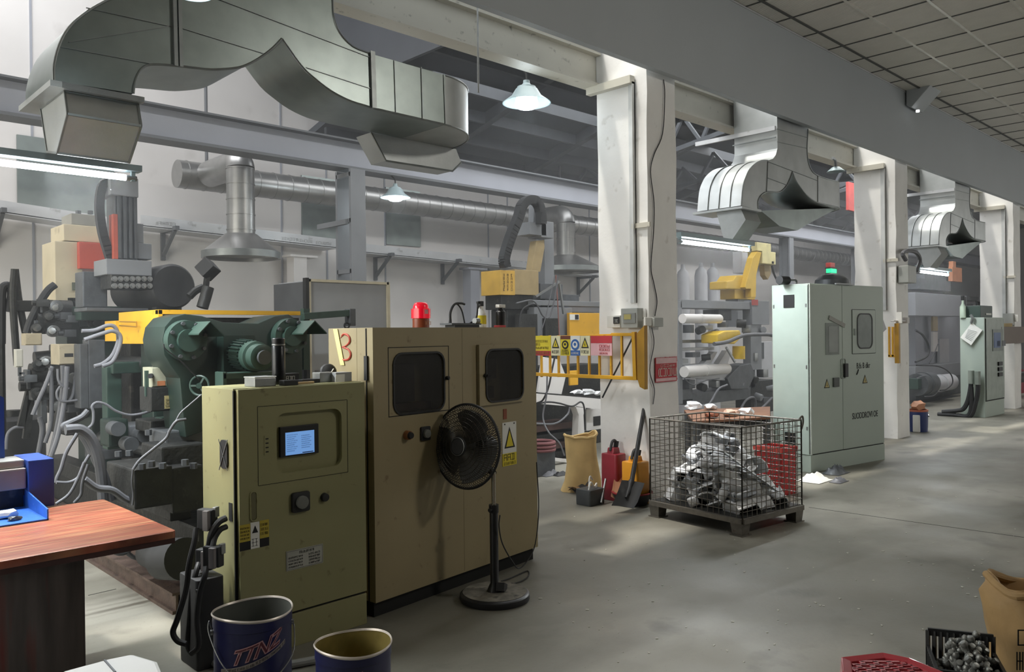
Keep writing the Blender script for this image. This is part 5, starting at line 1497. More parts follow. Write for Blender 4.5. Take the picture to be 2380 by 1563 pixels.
# ------------------------------------------------------------------ switch boxes, gate and notice at the near white column
XG = 6.06
def xb(mb, px, X, d):
    """block whose face stands at plane X (facing the camera's left), d deep towards +X"""
    x0, y0, x1, y1 = px
    ya, yb = P(x0, (y0+y1)/2, X=X).y, P(x1, (y0+y1)/2, X=X).y
    xm = (x0+x1)/2
    za, zb = P(xm, y1, X=X).z, P(xm, y0, X=X).z
    return mb.box(X, X+d, ya, yb, za, zb)
def xpart(name, m, par, rects, X, d, bevel=.003):
    first = None
    for r in rects:
        mb = MB(); xb(mb, r, X, d)
        o = mb.build(name, m, par, smooth=0, bevel=bevel)
        first = first or o
    return first
M_box = mat('switch_box_grey', '#a7aaa6', .5, var=.04)
t = thing('meter_box', 'small pale meter box with a dark display, leftmost on the near column', 'meter box', P(1425, 762, X=6.13))
xpart('case', mat('meter_white', '#cfcfca', .5), t, [(1411, 734, 1441, 762)], 6.13, .075)
xpart('display', M_gasket, t, [(1425, 737, 1439, 753)], 6.122, .01)
mb = MB(); c = P(1428, 750, X=6.121); glyphs(mb, lambda u, v, d, c=c: (6.122-d, c.y-u, c.z+v), 0, 0, .05, .03, 2, 4); mb.build('display_digits', M_box, t, smooth=0)
t = thing('breaker_box', 'larger grey breaker box with a yellowed sticker on the near column', 'breaker box', P(1462, 762, X=6.11))
xpart('case', M_box, t, [(1443, 717, 1481, 763)], 6.11, .095, .006)
xpart('flap', mat('flap_grey', '#8f928f', .4), t, [(1448, 728, 1476, 752)], 6.10, .012)
xpart('sticker', mat('sticker_old', '#b7ad6c', .6), t, [(1450, 731, 1466, 743)], 6.096, .005, 0)
t = thing('notice_card', 'two small white cards beside the breaker box', 'card', P(1491, 760, X=6.19))
xpart('card', M_paper, t, [(1482, 718, 1500, 739)], 6.195, .008, 0)
xpart('card', M_paper, t, [(1482, 741, 1500, 760)], 6.195, .008, 0)
mb = MB()
for k in range(3):
    c = P(1498, 732-k*5+(k == 2)*24, X=6.194); glyphs(mb, lambda u, v, d, c=c: (6.1948-d, c.y+.11-u, c.z+v), 0, 0, .09, .014, 3, k)
mb.build('card_print', mat('grey_ink', '#6d6d70', .6), t, smooth=0)
t = thing('socket_box', 'small grey socket box at the right edge of the column', 'socket', P(1532, 760, Y=4.56))
part('case', M_box, t, [(1521, 739, 1542, 760)], 4.53, .05)
part('side_plate', M_paper, t, [(1500, 738, 1520, 758)], 4.56, .02)

gate = thing('safety_gate', 'yellow tubular gate carrying a row of warning signs', 'gate', P(1480, 880, X=XG))
mb = MB()
def gbar(mb, a, b, w=.035): mb.bar(P(*a, X=XG), P(*b, X=XG), w, w)
gbar(mb, (1240, 870), (1478, 880)); gbar(mb, (1422, 778), (1478, 778), .03); gbar(mb, (1474, 772), (1478, 884), .04); gbar(mb, (1240, 786), (1422, 780), .03)
mb.build('gate_frame', M_yellow, gate, smooth=0, bevel=.004)
for i, px in enumerate((1258, 1278, 1298, 1320, 1343, 1369, 1393, 1420, 1445)):
    mb = MB(); gbar(mb, (px, 780), (px+1, 877), .02)
    mb.build('baluster', M_yellow, gate, smooth=0)
a = P(1478, 770, X=XG)
mb = MB(); mb.prism([P(1480, 776, X=XG-.02), P(1497, 757, X=XG-.02), P(1498, 906, X=XG-.02), P(1487, 900, X=XG-.02), P(1481, 880, X=XG-.02)], (.05, 0, 0))
mb.build('hinge_plate', mat('gate_dark_yellow', '#a87d1e', .5), gate, smooth=0)
gbar(MB(), (1240, 870), (1241, 870))
mb = MB(); mb.bar(P(1470, 786, X=XG+.03), P(1400, 925, X=XG+.03), .012); mb.build('stay_wire', M_rubber, gate, smooth=0)
XS = XG-.03
def sign(x0, x1, base, bands, deco):
    s = xpart('sign_panel', base, gate, [(x0, 781, x1, 827)], XS, .008, 0)
    for (ya, yb, m) in bands: xpart('sign_band', m, s, [(x0, ya, x1, yb)], XS-.0015, .003, 0)
    yl, yr = P(x0, 800, X=XS).y, P(x1, 800, X=XS).y
    zb, zt = P((x0+x1)/2, 827, X=XS).z, P((x0+x1)/2, 781, X=XS).z
    put = lambda u, v, d: (XS-.002-d, yl-u, zb+v)
    deco(s, put, yl-yr, zt-zb)
def d_text(rows, m):
    def f(s, put, w, h):
        mb = MB()
        for (u, v, ww, hh, n, sd) in rows: glyphs(mb, put, u*w, v*h, ww*w, hh*h, n, sd)
        mb.build('sign_print', m, s, smooth=0)
    return f
def d_tri(rows):
    def f(s, put, w, h):
        mb = MB(); mb.prism([put(.1*w, .38*h, 0), put(.9*w, .38*h, 0), put(.5*w, .92*h, 0)], (-.001, 0, 0)); o = mb.build('sign_triangle', M_ink, s, smooth=0)
        mb = MB(); mb.prism([put(.24*w, .44*h, .001), put(.76*w, .44*h, .001), put(.5*w, .8*h, .001)], (-.001, 0, 0)); mb.build('triangle_fill', M_signy, s, smooth=0)
        mb = MB(); mb.prism([put(.46*w, .5*h, .002), put(.56*w, .5*h, .002), put(.5*w, .7*h, .002)], (-.001, 0, 0))
        for (u, v, ww, hh, n, sd) in rows: glyphs(mb, put, u*w, v*h, ww*w, hh*h, n, sd)
        mb.build('sign_print', M_ink, s, smooth=0)
    return f
def d_disc(m, m2, rows, mt, r=.28):
    def f(s, put, w, h):
        mb = MB(); mb.cyl(put(.5*w, .55*h, 0), put(.5*w, .55*h, .002), r*h, seg=28); mb.build('sign_disc', m, s)
        mb = MB(); mb.cyl(put(.5*w, .55*h, .002), put(.5*w, .55*h, .003), r*h*.62, seg=24); o = mb.build('disc_fill', m2, s)
        mb = MB(); mb.cyl(put(.5*w, .57*h, .003), put(.5*w, .57*h, .004), r*h*.3, seg=20); mb.build('disc_mark', m, s)
        mb = MB()
        for (u, v, ww, hh, n, sd) in rows: glyphs(mb, put, u*w, v*h, ww*w, hh*h, n, sd)
        mb.build('sign_print', mt, s, smooth=0)
    return f
M_pale = mat('sign_pale', '#e2ddb8', .6); M_brown = mat('sign_brown', '#6d3a2a', .6); M_pink = mat('sign_pink', '#d9aab0', .6)
sign(1240, 1280, M_signy, [(816, 827, M_signr)], d_text([(.1, .68, .75, .1, 8, 1), (.1, .5, .3, .12, 3, 2), (.1, .34, .8, .1, 7, 3), (.08, .07, .85, .13, 7, 4)], mat('sign_ochre_ink', '#7a6a1a', .6)))
sign(1281, 1302, M_pale, [], d_tri([(.1, .12, .8, .14, 4, 5)]))
sign(1303, 1325, M_signy, [(781, 789, M_brown)], d_disc(M_ink, M_signy, [(.1, .06, .8, .14, 5, 6), (.15, .22, .7, .08, 5, 7)], M_ink, .22))
sign(1326, 1348, M_paper, [(815, 827, M_signb)], d_disc(M_signb, M_paper, [(.1, .07, .8, .1, 6, 8)], M_paper))
sign(1349, 1371, M_pale, [], d_tri([(.1, .12, .8, .14, 4, 9)]))
sign(1373, 1422, M_pink, [(781, 798, M_signr)], d_disc(M_signr, M_pink, [(.42, .42, .5, .12, 4, 10), (.42, .25, .5, .1, 5, 11), (.42, .08, .4, .08, 5, 12)], M_signr, .0001))
def sgn_head(mb): pass
t = thing('red_notice', 'red and white notice plate on the front of the near column', 'sign', P(1548, 860, Y=4.57))
part('plate', M_signr, t, [(1524, 831, 1573, 888)], 4.57, .008, 0)
part('plate_band', mat('notice_pale', '#dcb9bb', .6), t, [(1525, 832, 1572, 845), (1525, 879, 1572, 886)], 4.568, .004, 0)
mb = MB()
c = P(1527, 872, Y=4.567); put = lambda u, v, d, c=c: (c.x+u, 4.569-d, c.z+v)
glyphs(mb, put, .03, -.015, .32, .07, 4, 31)
glyphs(mb, put, .06, .072, .25, .022, 5, 32)
mb.build('notice_print', mat('notice_cream', '#d8c8bd', .6), t, smooth=0)
mb = MB(); glyphs(mb, put, .02, .122, .33, .018, 9, 33); glyphs(mb, put, .02, .148, .33, .018, 9, 34); glyphs(mb, put, .02, -.058, .33, .016, 11, 35); mb.build('band_print', M_signr, t, smooth=0)
# wires down the column's front
tag(MB().tube([P(1542, 185, Y=4.57), P(1545, 220, Y=4.57), P(1540, 310, Y=4.57), P(1520, 360, Y=4.57), P(1512, 400, Y=4.57), P(1520, 470, Y=4.57), P(1519, 540, Y=4.57), P(1513, 620, Y=4.57), P(1520, 660, Y=4.57), P(1527, 700, Y=4.57), P(1522, 735, Y=4.57)], .005, 6).build('wall_wire', M_rubber), 'thin black wire wandering down the near white column', 'wire')
tag(MB().tube([P(1515, 762, Y=4.57), P(1520, 800, Y=4.57), P(1510, 860, Y=4.57), P(1521, 905, Y=4.57), P(1518, 940, Y=4.57)], .005, 6).build('wall_wire', M_hose), 'short grey wire below the socket box on the near column', 'wire')

# ------------------------------------------------------------------ things on the floor at the column
M_kraft = mat('kraft_sack', '#c9ab72', .7, var=.1, vscale=7, bump=.3, bscale=9)
def sack(label, poly_l, poly_r, D, depth, m, roll=True):
    """open paper sack; poly_l / poly_r are photo outlines from the foot up"""
    n = len(poly_l)
    c = P((poly_l[0][0]+poly_r[0][0])/2, poly_l[0][1], D=D)
    t = thing('paper_sack', label, 'sack', (c.x, c.y, 0))
    rn = random.Random(3)
    mb = MB(); rings = []
    fw = Vector((FWD[0], FWD[1], 0)).normalized()
    for k in range(n):
        a, b = P(*poly_l[k], D=D), P(*poly_r[k], D=D)
        m_, h = (a+b)/2, (b-a)/2
        ring = []
        for i in range(28):
            an = 2*math.pi*i/28
            ca, sa = math.cos(an), math.sin(an)
            sq = lambda v: math.copysign(abs(v)**.6, v)
            p = m_+h*sq(ca)*(1+rn.uniform(-.02, .02))+fw*depth*sq(sa)*(1-.25*k/n)*(1+rn.uniform(-.06, .06))
            p.z += rn.uniform(-.006, .006)*(k > 0)
            if k == n-1: p.z += .02*math.sin(an*2+1)
            ring.append(p)
        rings.append(ring)
    zmin = min(p.z for p in rings[0])
    for p in rings[0]: p.z = .002
    V = [[mb.bm.verts.new(p) for p in r] for r in rings]
    ctr = [sum((p for p in r), Vector())/28 for r in rings]
    inn = [[mb.bm.verts.new(ctr[k]+(p-ctr[k])*.93) for p in rings[k]] for k in (n-1, max(1, n-3))]
    V += inn
    for A, B in zip(V[:-1], V[1:]):
        for i in range(28): mb.bm.faces.new((A[i], A[(i+1) % 28], B[(i+1) % 28], B[i]))
    mb.bm.faces.new(V[0][::-1]); mb.bm.faces.new(V[-1])
    mb.build('sack_body', m, t, smooth=60)
    if roll:
        r = rings[-1]
        q = MB().tube([p+Vector((0, 0, .0)) for p in r], .014, 6, smooth=False, closed=True)
        q.build('rolled_rim', m, t)
    return t
D1_ = (P(1350, 1140, Z=0)-Vector(CAMP)).dot(Vector(FWD))
sack('open kraft paper sack on the floor left of the near column', [(1303, 1138), (1312, 1120), (1318, 1080), (1314, 1045), (1311, 1015)], [(1400, 1140), (1397, 1115), (1390, 1080), (1384, 1045), (1386, 1009)], D1_, .14, M_kraft)
c = P(1372, 1172, Z=0)
t = thing('battery_box', 'small dark box with cable loops on the floor before the sack', 'box', c)
MB().rbox(-.11, .11, -.09, .09, 0, .15, .02, 'z').build('case', mat('battery_grey', '#3b3e40', .5, var=.1), t, local=True, smooth=30, bevel=.01)
MB().tube([(-.08, -.05, .14), (-.06, -.06, .22), (.0, -.05, .17), (.06, -.03, .19), (.09, 0, .12)], .008, 8).build('lead', M_paper, t, local=True)
MB().bar((.03, -.11, .02), (.16, -.06, .22), .012, .03).build('lever', M_steel, t, local=True, smooth=0)
MB().tube([(.05, .06, .14), (.08, .07, .24), (.13, .08, .2)], .007, 8).build('lead', M_paper, t, local=True)
c = P(1360, 1145, Z=0)
t = thing('torn_bag', 'torn black lined bag piece lying between sack and dark box', 'bag', c)
rn = random.Random(9)
MB().grid([[(c.x+.05+i*.05-.2, c.y-.05+j*.05, .1+rn.uniform(-.03, .03)-.02*abs(i-3)) for i in range(7)] for j in range(4)], .004, (0, 0, 1)).build('flap', M_rubber, t, smooth=20)
MB().grid([[(c.x+.03+i*.05-.2, c.y-.07+j*.05, .03+rn.uniform(0, .05)) for i in range(7)] for j in range(4)], .004, (0, 0, 1)).build('flap', mat('torn_tan', '#a9855c', .7), t, smooth=20)
c = P(1440, 1155, Z=0)
def jerry(label, c, w, d, h, m, notch):
    t = thing('jerry_can', label, 'canister', c)
    MB().rbox(-w/2, w/2, -d/2, d/2, 0, h*.8, .03, 'z').build('can_body', m, t, local=True, smooth=30, bevel=.012)
    MB().prism([(-w*.35, -d*.2, h*.78), (w*.35, -d*.2, h*.78), (w*.25, -d*.2, h*.9), (-w*.25, -d*.2, h*.9)], (0, d*.4, 0)).build('shoulder', m, t, local=True, smooth=0, bevel=.008)
    MB().tube([(-w*.3, 0, h*.85), (-w*.1, 0, h*1.0), (w*.2, 0, h*1.0), (w*.3, 0, h*.85)], .014, 8).build('handle', notch, t, local=True)
    MB().cyl((w*.2, 0, h*.88), (w*.3, 0, h*1.0), .025, seg=14).build('cap', M_gasket, t, local=True)
    return t
jc = jerry('dark red plastic canister leaning at the near column foot', Vector((6.09, 4.93, 0)), .16, .2, .56, mat('canister_red', '#8a2430', .4, var=.1), M_rubber)
jy = jerry('amber yellow canister behind the shovel at the column foot', Vector((6.08, 4.66, 0)), .19, .2, .50, mat('canister_amber', '#c98a24', .35, var=.08), M_rubber)
c = Vector((5.95, 5.0, 0))
t = thing('cardboard_piece', 'torn cardboard piece leaning on the red canister', 'cardboard', c)
MB().prism([P(1420, 1155, D=7.55), P(1432, 1090, D=7.75), P(1455, 1115, D=7.7), P(1450, 1150, D=7.6), P(1428, 1160, D=7.55)], (.01, .01, 0)).build('sheet', mat('cardboard', '#a5765a', .7, var=.15), t, smooth=0)
c = P(1478, 1180, Z=0)
t = thing('dust_basin', 'dark red rimmed basin on the floor behind the shovel', 'basin', (c.x+.1, c.y+.12, 0))
MB().lathe([(0, 0), (.14, 0), (.19, .11), (.175, .11), (.13, .012), (0, .012)], (0, 0, 0), 32).build('basin_bowl', M_rubber, t, local=True, smooth=40)
MB().lathe([(.172, .108), (.172, .118), (.195, .118), (.195, .108)], (0, 0, 0), 32, closed=True).build('basin_rim', mat('basin_rim_red', '#7d2028', .4), t, local=True, smooth=40)
# shovel leaning on the column
t = thing('shovel', 'black steel shovel leaning against the near white column', 'shovel', P(1450, 1180, Z=0))
a, b = P(1467, 1128, D=7.35), P(1503, 916, D=7.75)
MB().cyl(a, b, .022, .019, 16).build('handle', mat('shovel_black', '#232426', .45), t)
MB().tube([P(1455, 1158, D=7.22), P(1462, 1140, D=7.3), P(1467, 1118, D=7.37)], [.012, .02, .024], 12).build('socket', M_rubber, t)
rows = []
for k, (l, r, D_) in enumerate((((1445, 1117), (1498, 1124), 7.34), ((1437, 1140), (1490, 1146), 7.26), ((1428, 1162), (1482, 1168), 7.2), ((1421, 1176), (1472, 1183), 7.15))):
    A, B = P(*l, D=D_), P(*r, D=D_)
    if k == 3:
        A.z = max(A.z, .004); B.z = max(B.z, .004)
    rows.append([A.lerp(B, s)+Vector((.0, -.0, .0))+Vector((FWD[0], FWD[1], 0))*.03*math.sin(math.pi*s) for s in (0, .15, .3, .5, .7, .85, 1)])
MB().grid(rows, .004, (-.5, -.6, .5)).build('blade', mat('shovel_black', '#232426'), t, smooth=50)
tag(MB().bar(P(1506, 880, D=7.9), P(1513, 1175, D=7.75), .03, .03).build('wooden_stake', mat('stake_brown', '#6d5a4c', .7, var=.2), smooth=0), 'thin brown stake leaning on the near column behind the cage', 'stake')

# ------------------------------------------------------------------ wire cage of castings
fA, fB, fC = [P(*q, Z=0) for q in ((1524, 1200), (1724, 1246), (1862, 1214))]
e1 = Vector((fA.x-fB.x, fA.y-fB.y, 0)); e2 = Vector((fC.x-fB.x, fC.y-fB.y, 0))
L1 = e1.length+.06; d1 = e1.normalized()
d2 = Vector((d1.y, -d1.x, 0))
if d2.dot(e2) < 0: d2 = -d2
L2 = e2.dot(d2)+.06
o0 = fB-d1*.03-d2*.03
cg = thing('wire_cage', 'steel wire mesh cage on feet heaped with shiny metal castings', 'cage', (o0.x, o0.y, 0))
def cw(u, v, z): return o0+d1*u+d2*v+Vector((0, 0, z))
zb_, zt_ = .12, .86
M_wire = mat('cage_wire', '#77736c', .4, .7, var=.15, vscale=20, spots=.2, spotcol='#5a4032', spscale=20)
mb = MB()
for a, b in (((0, 0), (L1, 0)), ((0, L2), (L1, L2)), ((0, 0), (0, L2)), ((L1, 0), (L1, L2)), ((L1*.5, 0), (L1*.5, L2))):
    mb.bar(cw(*a, zb_), cw(*b, zb_), .045, .04)
mb.build('base_frame', M_wire, cg, smooth=0)
MB().prism([cw(0.01, .01, zb_+.02), cw(L1-.01, .01, zb_+.02), cw(L1-.01, L2-.01, zb_+.02), cw(.01, L2-.01, zb_+.02)], (0, 0, .004)).build('base_sheet', M_dirty, cg, smooth=0)
for u, v in ((.05, .04), (L1-.05, .04), (.05, L2-.04), (L1-.05, L2-.04)):
    mb = MB(); q = cw(u, v, 0)
    mb.hexa([q+d1*a*.045+d2*b*.045 for a, b in ((-1, -1), (1, -1), (1, 1), (-1, 1))], [q+d1*a*.055+d2*b*.055+Vector((0, 0, zb_-.02)) for a, b in ((-1, -1), (1, -1), (1, 1), (-1, 1))])
    mb.prism([q+d1*a*.06+d2*b*.06 for a, b in ((-1, -1), (1, -1), (1, 1), (-1, 1))], (0, 0, .008))
    mb.build('foot', M_wire, cg, smooth=0)
def mesh_wall(p0, p1, z0, z1, n, m, name):
    mb = MB()
    for i in range(n+1):
        p = p0.lerp(p1, i/n); mb.tube([p+Vector((0, 0, z0)), p+Vector((0, 0, z1))], .0032, 5, smooth=False)
    for j in range(m+1):
        z = z0+(z1-z0)*j/m; mb.tube([p0+Vector((0, 0, z)), p1+Vector((0, 0, z))], .0032, 5, smooth=False)
    mb.tube([p0+Vector((0, 0, z1)), p1+Vector((0, 0, z1))], .008, 6, smooth=False)
    mb.tube([p0+Vector((0, 0, z0)), p0+Vector((0, 0, z1))], .007, 6, smooth=False); mb.tube([p1+Vector((0, 0, z0)), p1+Vector((0, 0, z1))], .007, 6, smooth=False)
    return mb.build(name, M_wire, cg, smooth=60)
mesh_wall(cw(0, 0, 0), cw(L1, 0, 0), zb_+.02, zt_, 17, 14, 'mesh_side')
mesh_wall(cw(0, 0, 0), cw(0, L2, 0), zb_+.02, zt_, 13, 14, 'mesh_side')
mesh_wall(cw(L1, 0, 0), cw(L1, L2, 0), zb_+.02, zt_, 13, 14, 'mesh_side')
mesh_wall(cw(0, L2, 0), cw(L1, L2, 0), zb_+.02, zt_, 17, 14, 'mesh_side')
q = cw(0, L2, zt_); MB().tube([q+d1*.02, q+d2*.02+Vector((0, 0, .03)), q+d2*.03+Vector((0, 0, -.02)), q+d2*.01+Vector((0, 0, -.07)), q+Vector((0, 0, -.08))], .008, 8).build('corner_hook', M_wire, cg)
M_cast = mat('shiny_casting', '#e6e8ea', .35, .3, var=.18, vscale=10)
M_cast2 = mat('dark_casting', '#8b8f94', .35, .5, var=.2, vscale=10)
def casting_mesh(kind, m):
    rn = random.Random(kind)
    mb = MB()
    if kind == 0:    # curved hood shell
        rows = []
        for i in range(7):
            a = rad(-70+140*i/6)
            rows.append([(math.sin(a)*.12, (j/3-.5)*.2*(1+.2*math.cos(a)), math.cos(a)*.09-.03) for j in range(4)])
        mb.grid(rows, .012, (0, 0, 1)); mb.cbox((0, .09, .0), .18, .02, .07); mb.cyl((.0, -.05, .05), (0, -.05, .09), .025, seg=14)
    elif kind == 1:  # bracket with a window
        for a, b in (((-.12, 0), (.12, 0)),): pass
        mb.cbox((0, -.07, 0), .24, .035, .05); mb.cbox((0, .07, 0), .2, .035, .05); mb.cbox((-.1, 0, 0), .04, .14, .05); mb.cbox((.1, 0, .01), .04, .14, .07); mb.cyl((.1, 0, .04), (.1, 0, .08), .03, seg=14)
    elif kind == 2:  # tapered housing
        mb.hexa([(-.11, -.08, -.05), (.11, -.07, -.05), (.1, .07, -.05), (-.1, .08, -.05)], [(-.07, -.05, .05), (.09, -.05, .04), (.07, .04, .06), (-.06, .05, .05)])
        mb.cyl((.05, 0, .04), (.06, 0, .1), .03, .025, 14)
    elif kind == 3:  # ribbed plate
        mb.cbox((0, 0, 0), .26, .15, .015)
        for k in range(5): mb.cbox((-.1+k*.05, 0, .02), .008, .14, .035)
    else:            # lever arm
        mb.tube([(-.14, 0, 0), (-.05, .03, .02), (.06, .0, .03), (.14, -.05, 0)], [.03, .022, .02, .032], 10)
        mb.cyl((-.14, 0, -.04), (-.14, 0, .05), .04, seg=16); mb.cyl((.14, -.05, -.03), (.14, -.05, .04), .045, seg=16)
    return mb.build('metal_casting', m, None, smooth=30, bevel=.003)
protos = [casting_mesh(k, M_cast if k not in (1,) else M_cast2) for k in range(5)]
rn = random.Random(12)
spots = []
for layer, (z, rr) in enumerate(((.19, 1.0), (.27, .95), (.35, .88), (.43, .72), (.51, .55), (.59, .38), (.66, .2))):
    nu, nv = (5, 4) if layer < 3 else (4, 3) if layer < 5 else (2, 2)
    for i in range(nu):
        for j in range(nv):
            u = .5+((i+.5)/nu-.5)*.8*rr+rn.uniform(-.02, .02)+.06*(layer > 2); v = .5+((j+.5)/nv-.5)*.72*rr+rn.uniform(-.02, .02)
            if v > .68 and layer > 1 and u < .5: continue
            spots.append((u, v, z+rn.uniform(-.015, .015), layer))
CL = ['curved shell casting heaped in the wire cage', 'grey window shaped bracket casting in the wire cage', 'tapered block casting heaped in the wire cage', 'ribbed plate casting heaped in the wire cage', 'lever arm casting heaped in the wire cage']
for i, (u, v, z, layer) in enumerate(spots):
    k = rn.choice((0, 0, 1, 2, 3, 4, 0, 2))
    src = protos[k]
    o = src if 'label' not in src else src.copy()
    if o is not src: COL.objects.link(o)
    p = cw(u*L1, v*L2, z)
    o.location = p; o.rotation_euler = (rn.uniform(-.6, .6), rn.uniform(-.6, .6), rn.uniform(0, 6.28))
    tag(o, CL[k], 'casting', 'metal castings heaped in the wire cage: '+('shells', 'brackets', 'blocks', 'plates', 'levers')[k])
# a slanting row of nested thin shells at the cage's near right
mb = MB()
rows = []
for i in range(13):
    a = rad(-80+160*i/12); rows.append([(math.sin(a)*(.17-.03*j), (j-.5)*.035, math.cos(a)*(.16-.05*j)) for j in range(2)])
mb.grid(rows, .006, (0, 0, 1)); pl_ = mb.build('nested_shell', M_cast, None, smooth=40)
for k in range(14):
    o = pl_ if k == 0 else pl_.copy()
    if k: COL.objects.link(o)
    s = k/13
    o.location = cw(L1*(.40-.22*s), L2*(.12+.56*s), .60-.36*s)
    o.rotation_euler = (.95, .15, math.atan2(d2.y, d2.x)-math.pi/2+.5)
    tag(o, 'thin arched shell in the slanting nested row in the cage', 'casting', 'nested thin shells in the wire cage')
q = P(1803, 1146, Z=0)
t = thing('red_crate', 'bright red plastic crate standing behind the cage, by the grey cabinet', 'crate', q)
ang_ = math.atan2(d1.y, d1.x)
mb = MB()
w_, d_, h_ = .30, .26, .47
cr = Matrix.Translation(q) @ Matrix.Rotation(ang_, 4, 'Z')
for b in ((-w_/2, w_/2, -d_/2, -d_/2+.015, 0, h_), (-w_/2, w_/2, d_/2-.015, d_/2, 0, h_), (-w_/2, -w_/2+.015, -d_/2, d_/2, 0, h_), (w_/2-.015, w_/2, -d_/2, d_/2, 0, h_), (-w_/2, w_/2, -d_/2, d_/2, 0, .015)):
    mb.box(*b, M=cr)
mb.build('crate_wall', mat('crate_red', '#c43030', .4, var=.08), t, smooth=0)
mb = MB(); mb.box(-w_/2-.012, w_/2+.012, -d_/2-.012, -d_/2, h_-.05, h_, M=cr); mb.box(-w_/2-.012, w_/2+.012, d_/2, d_/2+.012, h_-.05, h_, M=cr)
mb.build('crate_rim', mat('crate_red_light', '#e0584e', .4), t, smooth=0)

# ------------------------------------------------------------------ pale grey control cabinet
g0 = P(1885, 1100, Z=0); g1 = P(2058, 1068, Z=0)
GA = math.atan2(g1.y-g0.y, g1.x-g0.x)
gb = thing('power_cabinet', 'tall pale grey green power cabinet beyond the wire cage', 'cabinet', g0, GA)
W, DP, HG = 1.535, .5, 2.15
def lg(name, m, par, *b, bevel=0): return MB().box(*b).build(name, m, par, smooth=0, local=True, bevel=bevel)
lg('cabinet_body', M_grey_cab, gb, .0, W, .012, DP, 0.20, HG, bevel=.004)
lg('plinth', M_grey_cab, gb, .0, W, .0, DP, 0, .195, bevel=.003)
lg('base_gap', M_gap, gb, .01, W-.01, .006, .02, .193, .203)
lg('front_door', M_grey_cab, gb, .035, .64, 0, .012, .21, HG-.012, bevel=.002)
lg('front_door', M_grey_cab, gb, .647, W-.004, 0, .012, .21, HG-.012, bevel=.002)
lg('door_gap', M_gap, gb, .0, .034, .008, .016, .21, HG-.01)
lg('corner_post', mat('corner_pale', '#c4cdc4', .4), gb, .004, .028, -.004, .02, .2, HG, bevel=.003)
lg('side_panel', mat('side_mint', '#b0beb5', .45, var=.03), gb, -.006, 0, .02, DP-.015, .2, HG-.02, bevel=.002)
v1 = lg('vent_plate', M_gasket, gb, -.012, 0, .19, .333, 1.88, 2.03)
v2 = lg('vent_plate', M_gasket, gb, -.012, 0, .19, .333, .30, .435)
mb = MB()
for z in (.5, 1.2, 1.9):
    for y in (.04, .47): mb.box(-.01, 0, y-.008, y+.008, z-.02, z+.02)
mb.build('panel_screw', M_steel, gb, smooth=0, local=True)
fl = lg('window_flap', M_grey_cab, gb, .849, 1.343, -.006, 0, 1.333, 1.853)
mb = MB(); ring_rect(mb, .846, 1.346, 1.33, 1.856, .005, .003, XZ(-.0), .003); mb.build('flap_gap', M_gap, gb, smooth=0, local=True)
mb = MB(); ring_rect(mb, .957, 1.26, 1.40, 1.80, .015, .07, XZ(-.006), .006); mb.build('gasket', M_gasket, fl, smooth=0, local=True)
MB().rbox(.957, 1.26, -.008, -.005, 1.40, 1.80, .07, 'y').build('pane', mat('flap_pane', '#7f8884', .25), fl, smooth=0, local=True)
lg('flap_latch', mat('latch_grey', '#868f88', .5), fl, .875, .915, -.014, -.006, 1.55, 1.63)
h = lg('door_handle', M_gasket, gb, .655, .72, -.03, 0, 1.06, 1.22, bevel=.006)
mb = MB(); ring_rect(mb, .61, .69, 1.05, 1.27, .008, .015, XZ(0), .008); mb.build('handle_plate', mat('latch_grey', '#868f88'), gb, local=True)
sw = lg('rotary_switch', mat('switch_dark', '#454a48', .5), gb, .438, .549, -.02, 0, .953, 1.06, bevel=.004)
for x0, m_ in ((.267, 0), (1.055, 1)):
    z0 = .947 if not m_ else .966
    MB().prism([(x0, -.001, z0), (x0+.11, -.001, z0), (x0+.055, -.001, z0+.105)], (0, -.002, 0)).build('warning_triangle', M_ink, gb, smooth=0, local=True)
    MB().prism([(x0+.016, -.003, z0+.009), (x0+.094, -.003, z0+.009), (x0+.055, -.003, z0+.085)], (0, -.001, 0)).build('triangle_fill', mat('tri_fill', '#c2b477', .6), gb, smooth=0, local=True)
    MB().prism([(x0+.048, -.004, z0+.02), (x0+.062, -.004, z0+.02), (x0+.055, -.004, z0+.06)], (0, -.001, 0)).build('triangle_mark', M_ink, gb, smooth=0, local=True)
text('SUODDROVI OE', 'lettering', M_ink, gb, (1.11, -.002, .58), .105, sx=.72)
text('B.fs B dkr', 'lettering', M_ink, gb, (1.08, -.002, 1.18), .10, sx=.75)
mb = MB(); mb.tube([(.97, -.002, 1.14), (.95, -.002, 1.10), (.93, -.002, 1.08)], .008, 6); mb.build('lettering_stroke', M_ink, gb, local=True)
# plastic sleeve taped on the door
pk = lg('document_sleeve', mat('clear_sleeve', '#98a09b', .25, alpha=.7), gb, .304, .57, -.006, 0, 1.33, 1.70)
lg('sleeve_paper', mat('sleeve_paper', '#8d938f', .5), pk, .36, .54, -.008, -.006, 1.36, 1.66)
MB().bar((.37, -.008, 1.765), (.69, -.008, 1.665), .05, .003, up=(0, 1, 0)).build('tape', mat('tape_tan', '#8c8d85', .5), pk, smooth=0, local=True)
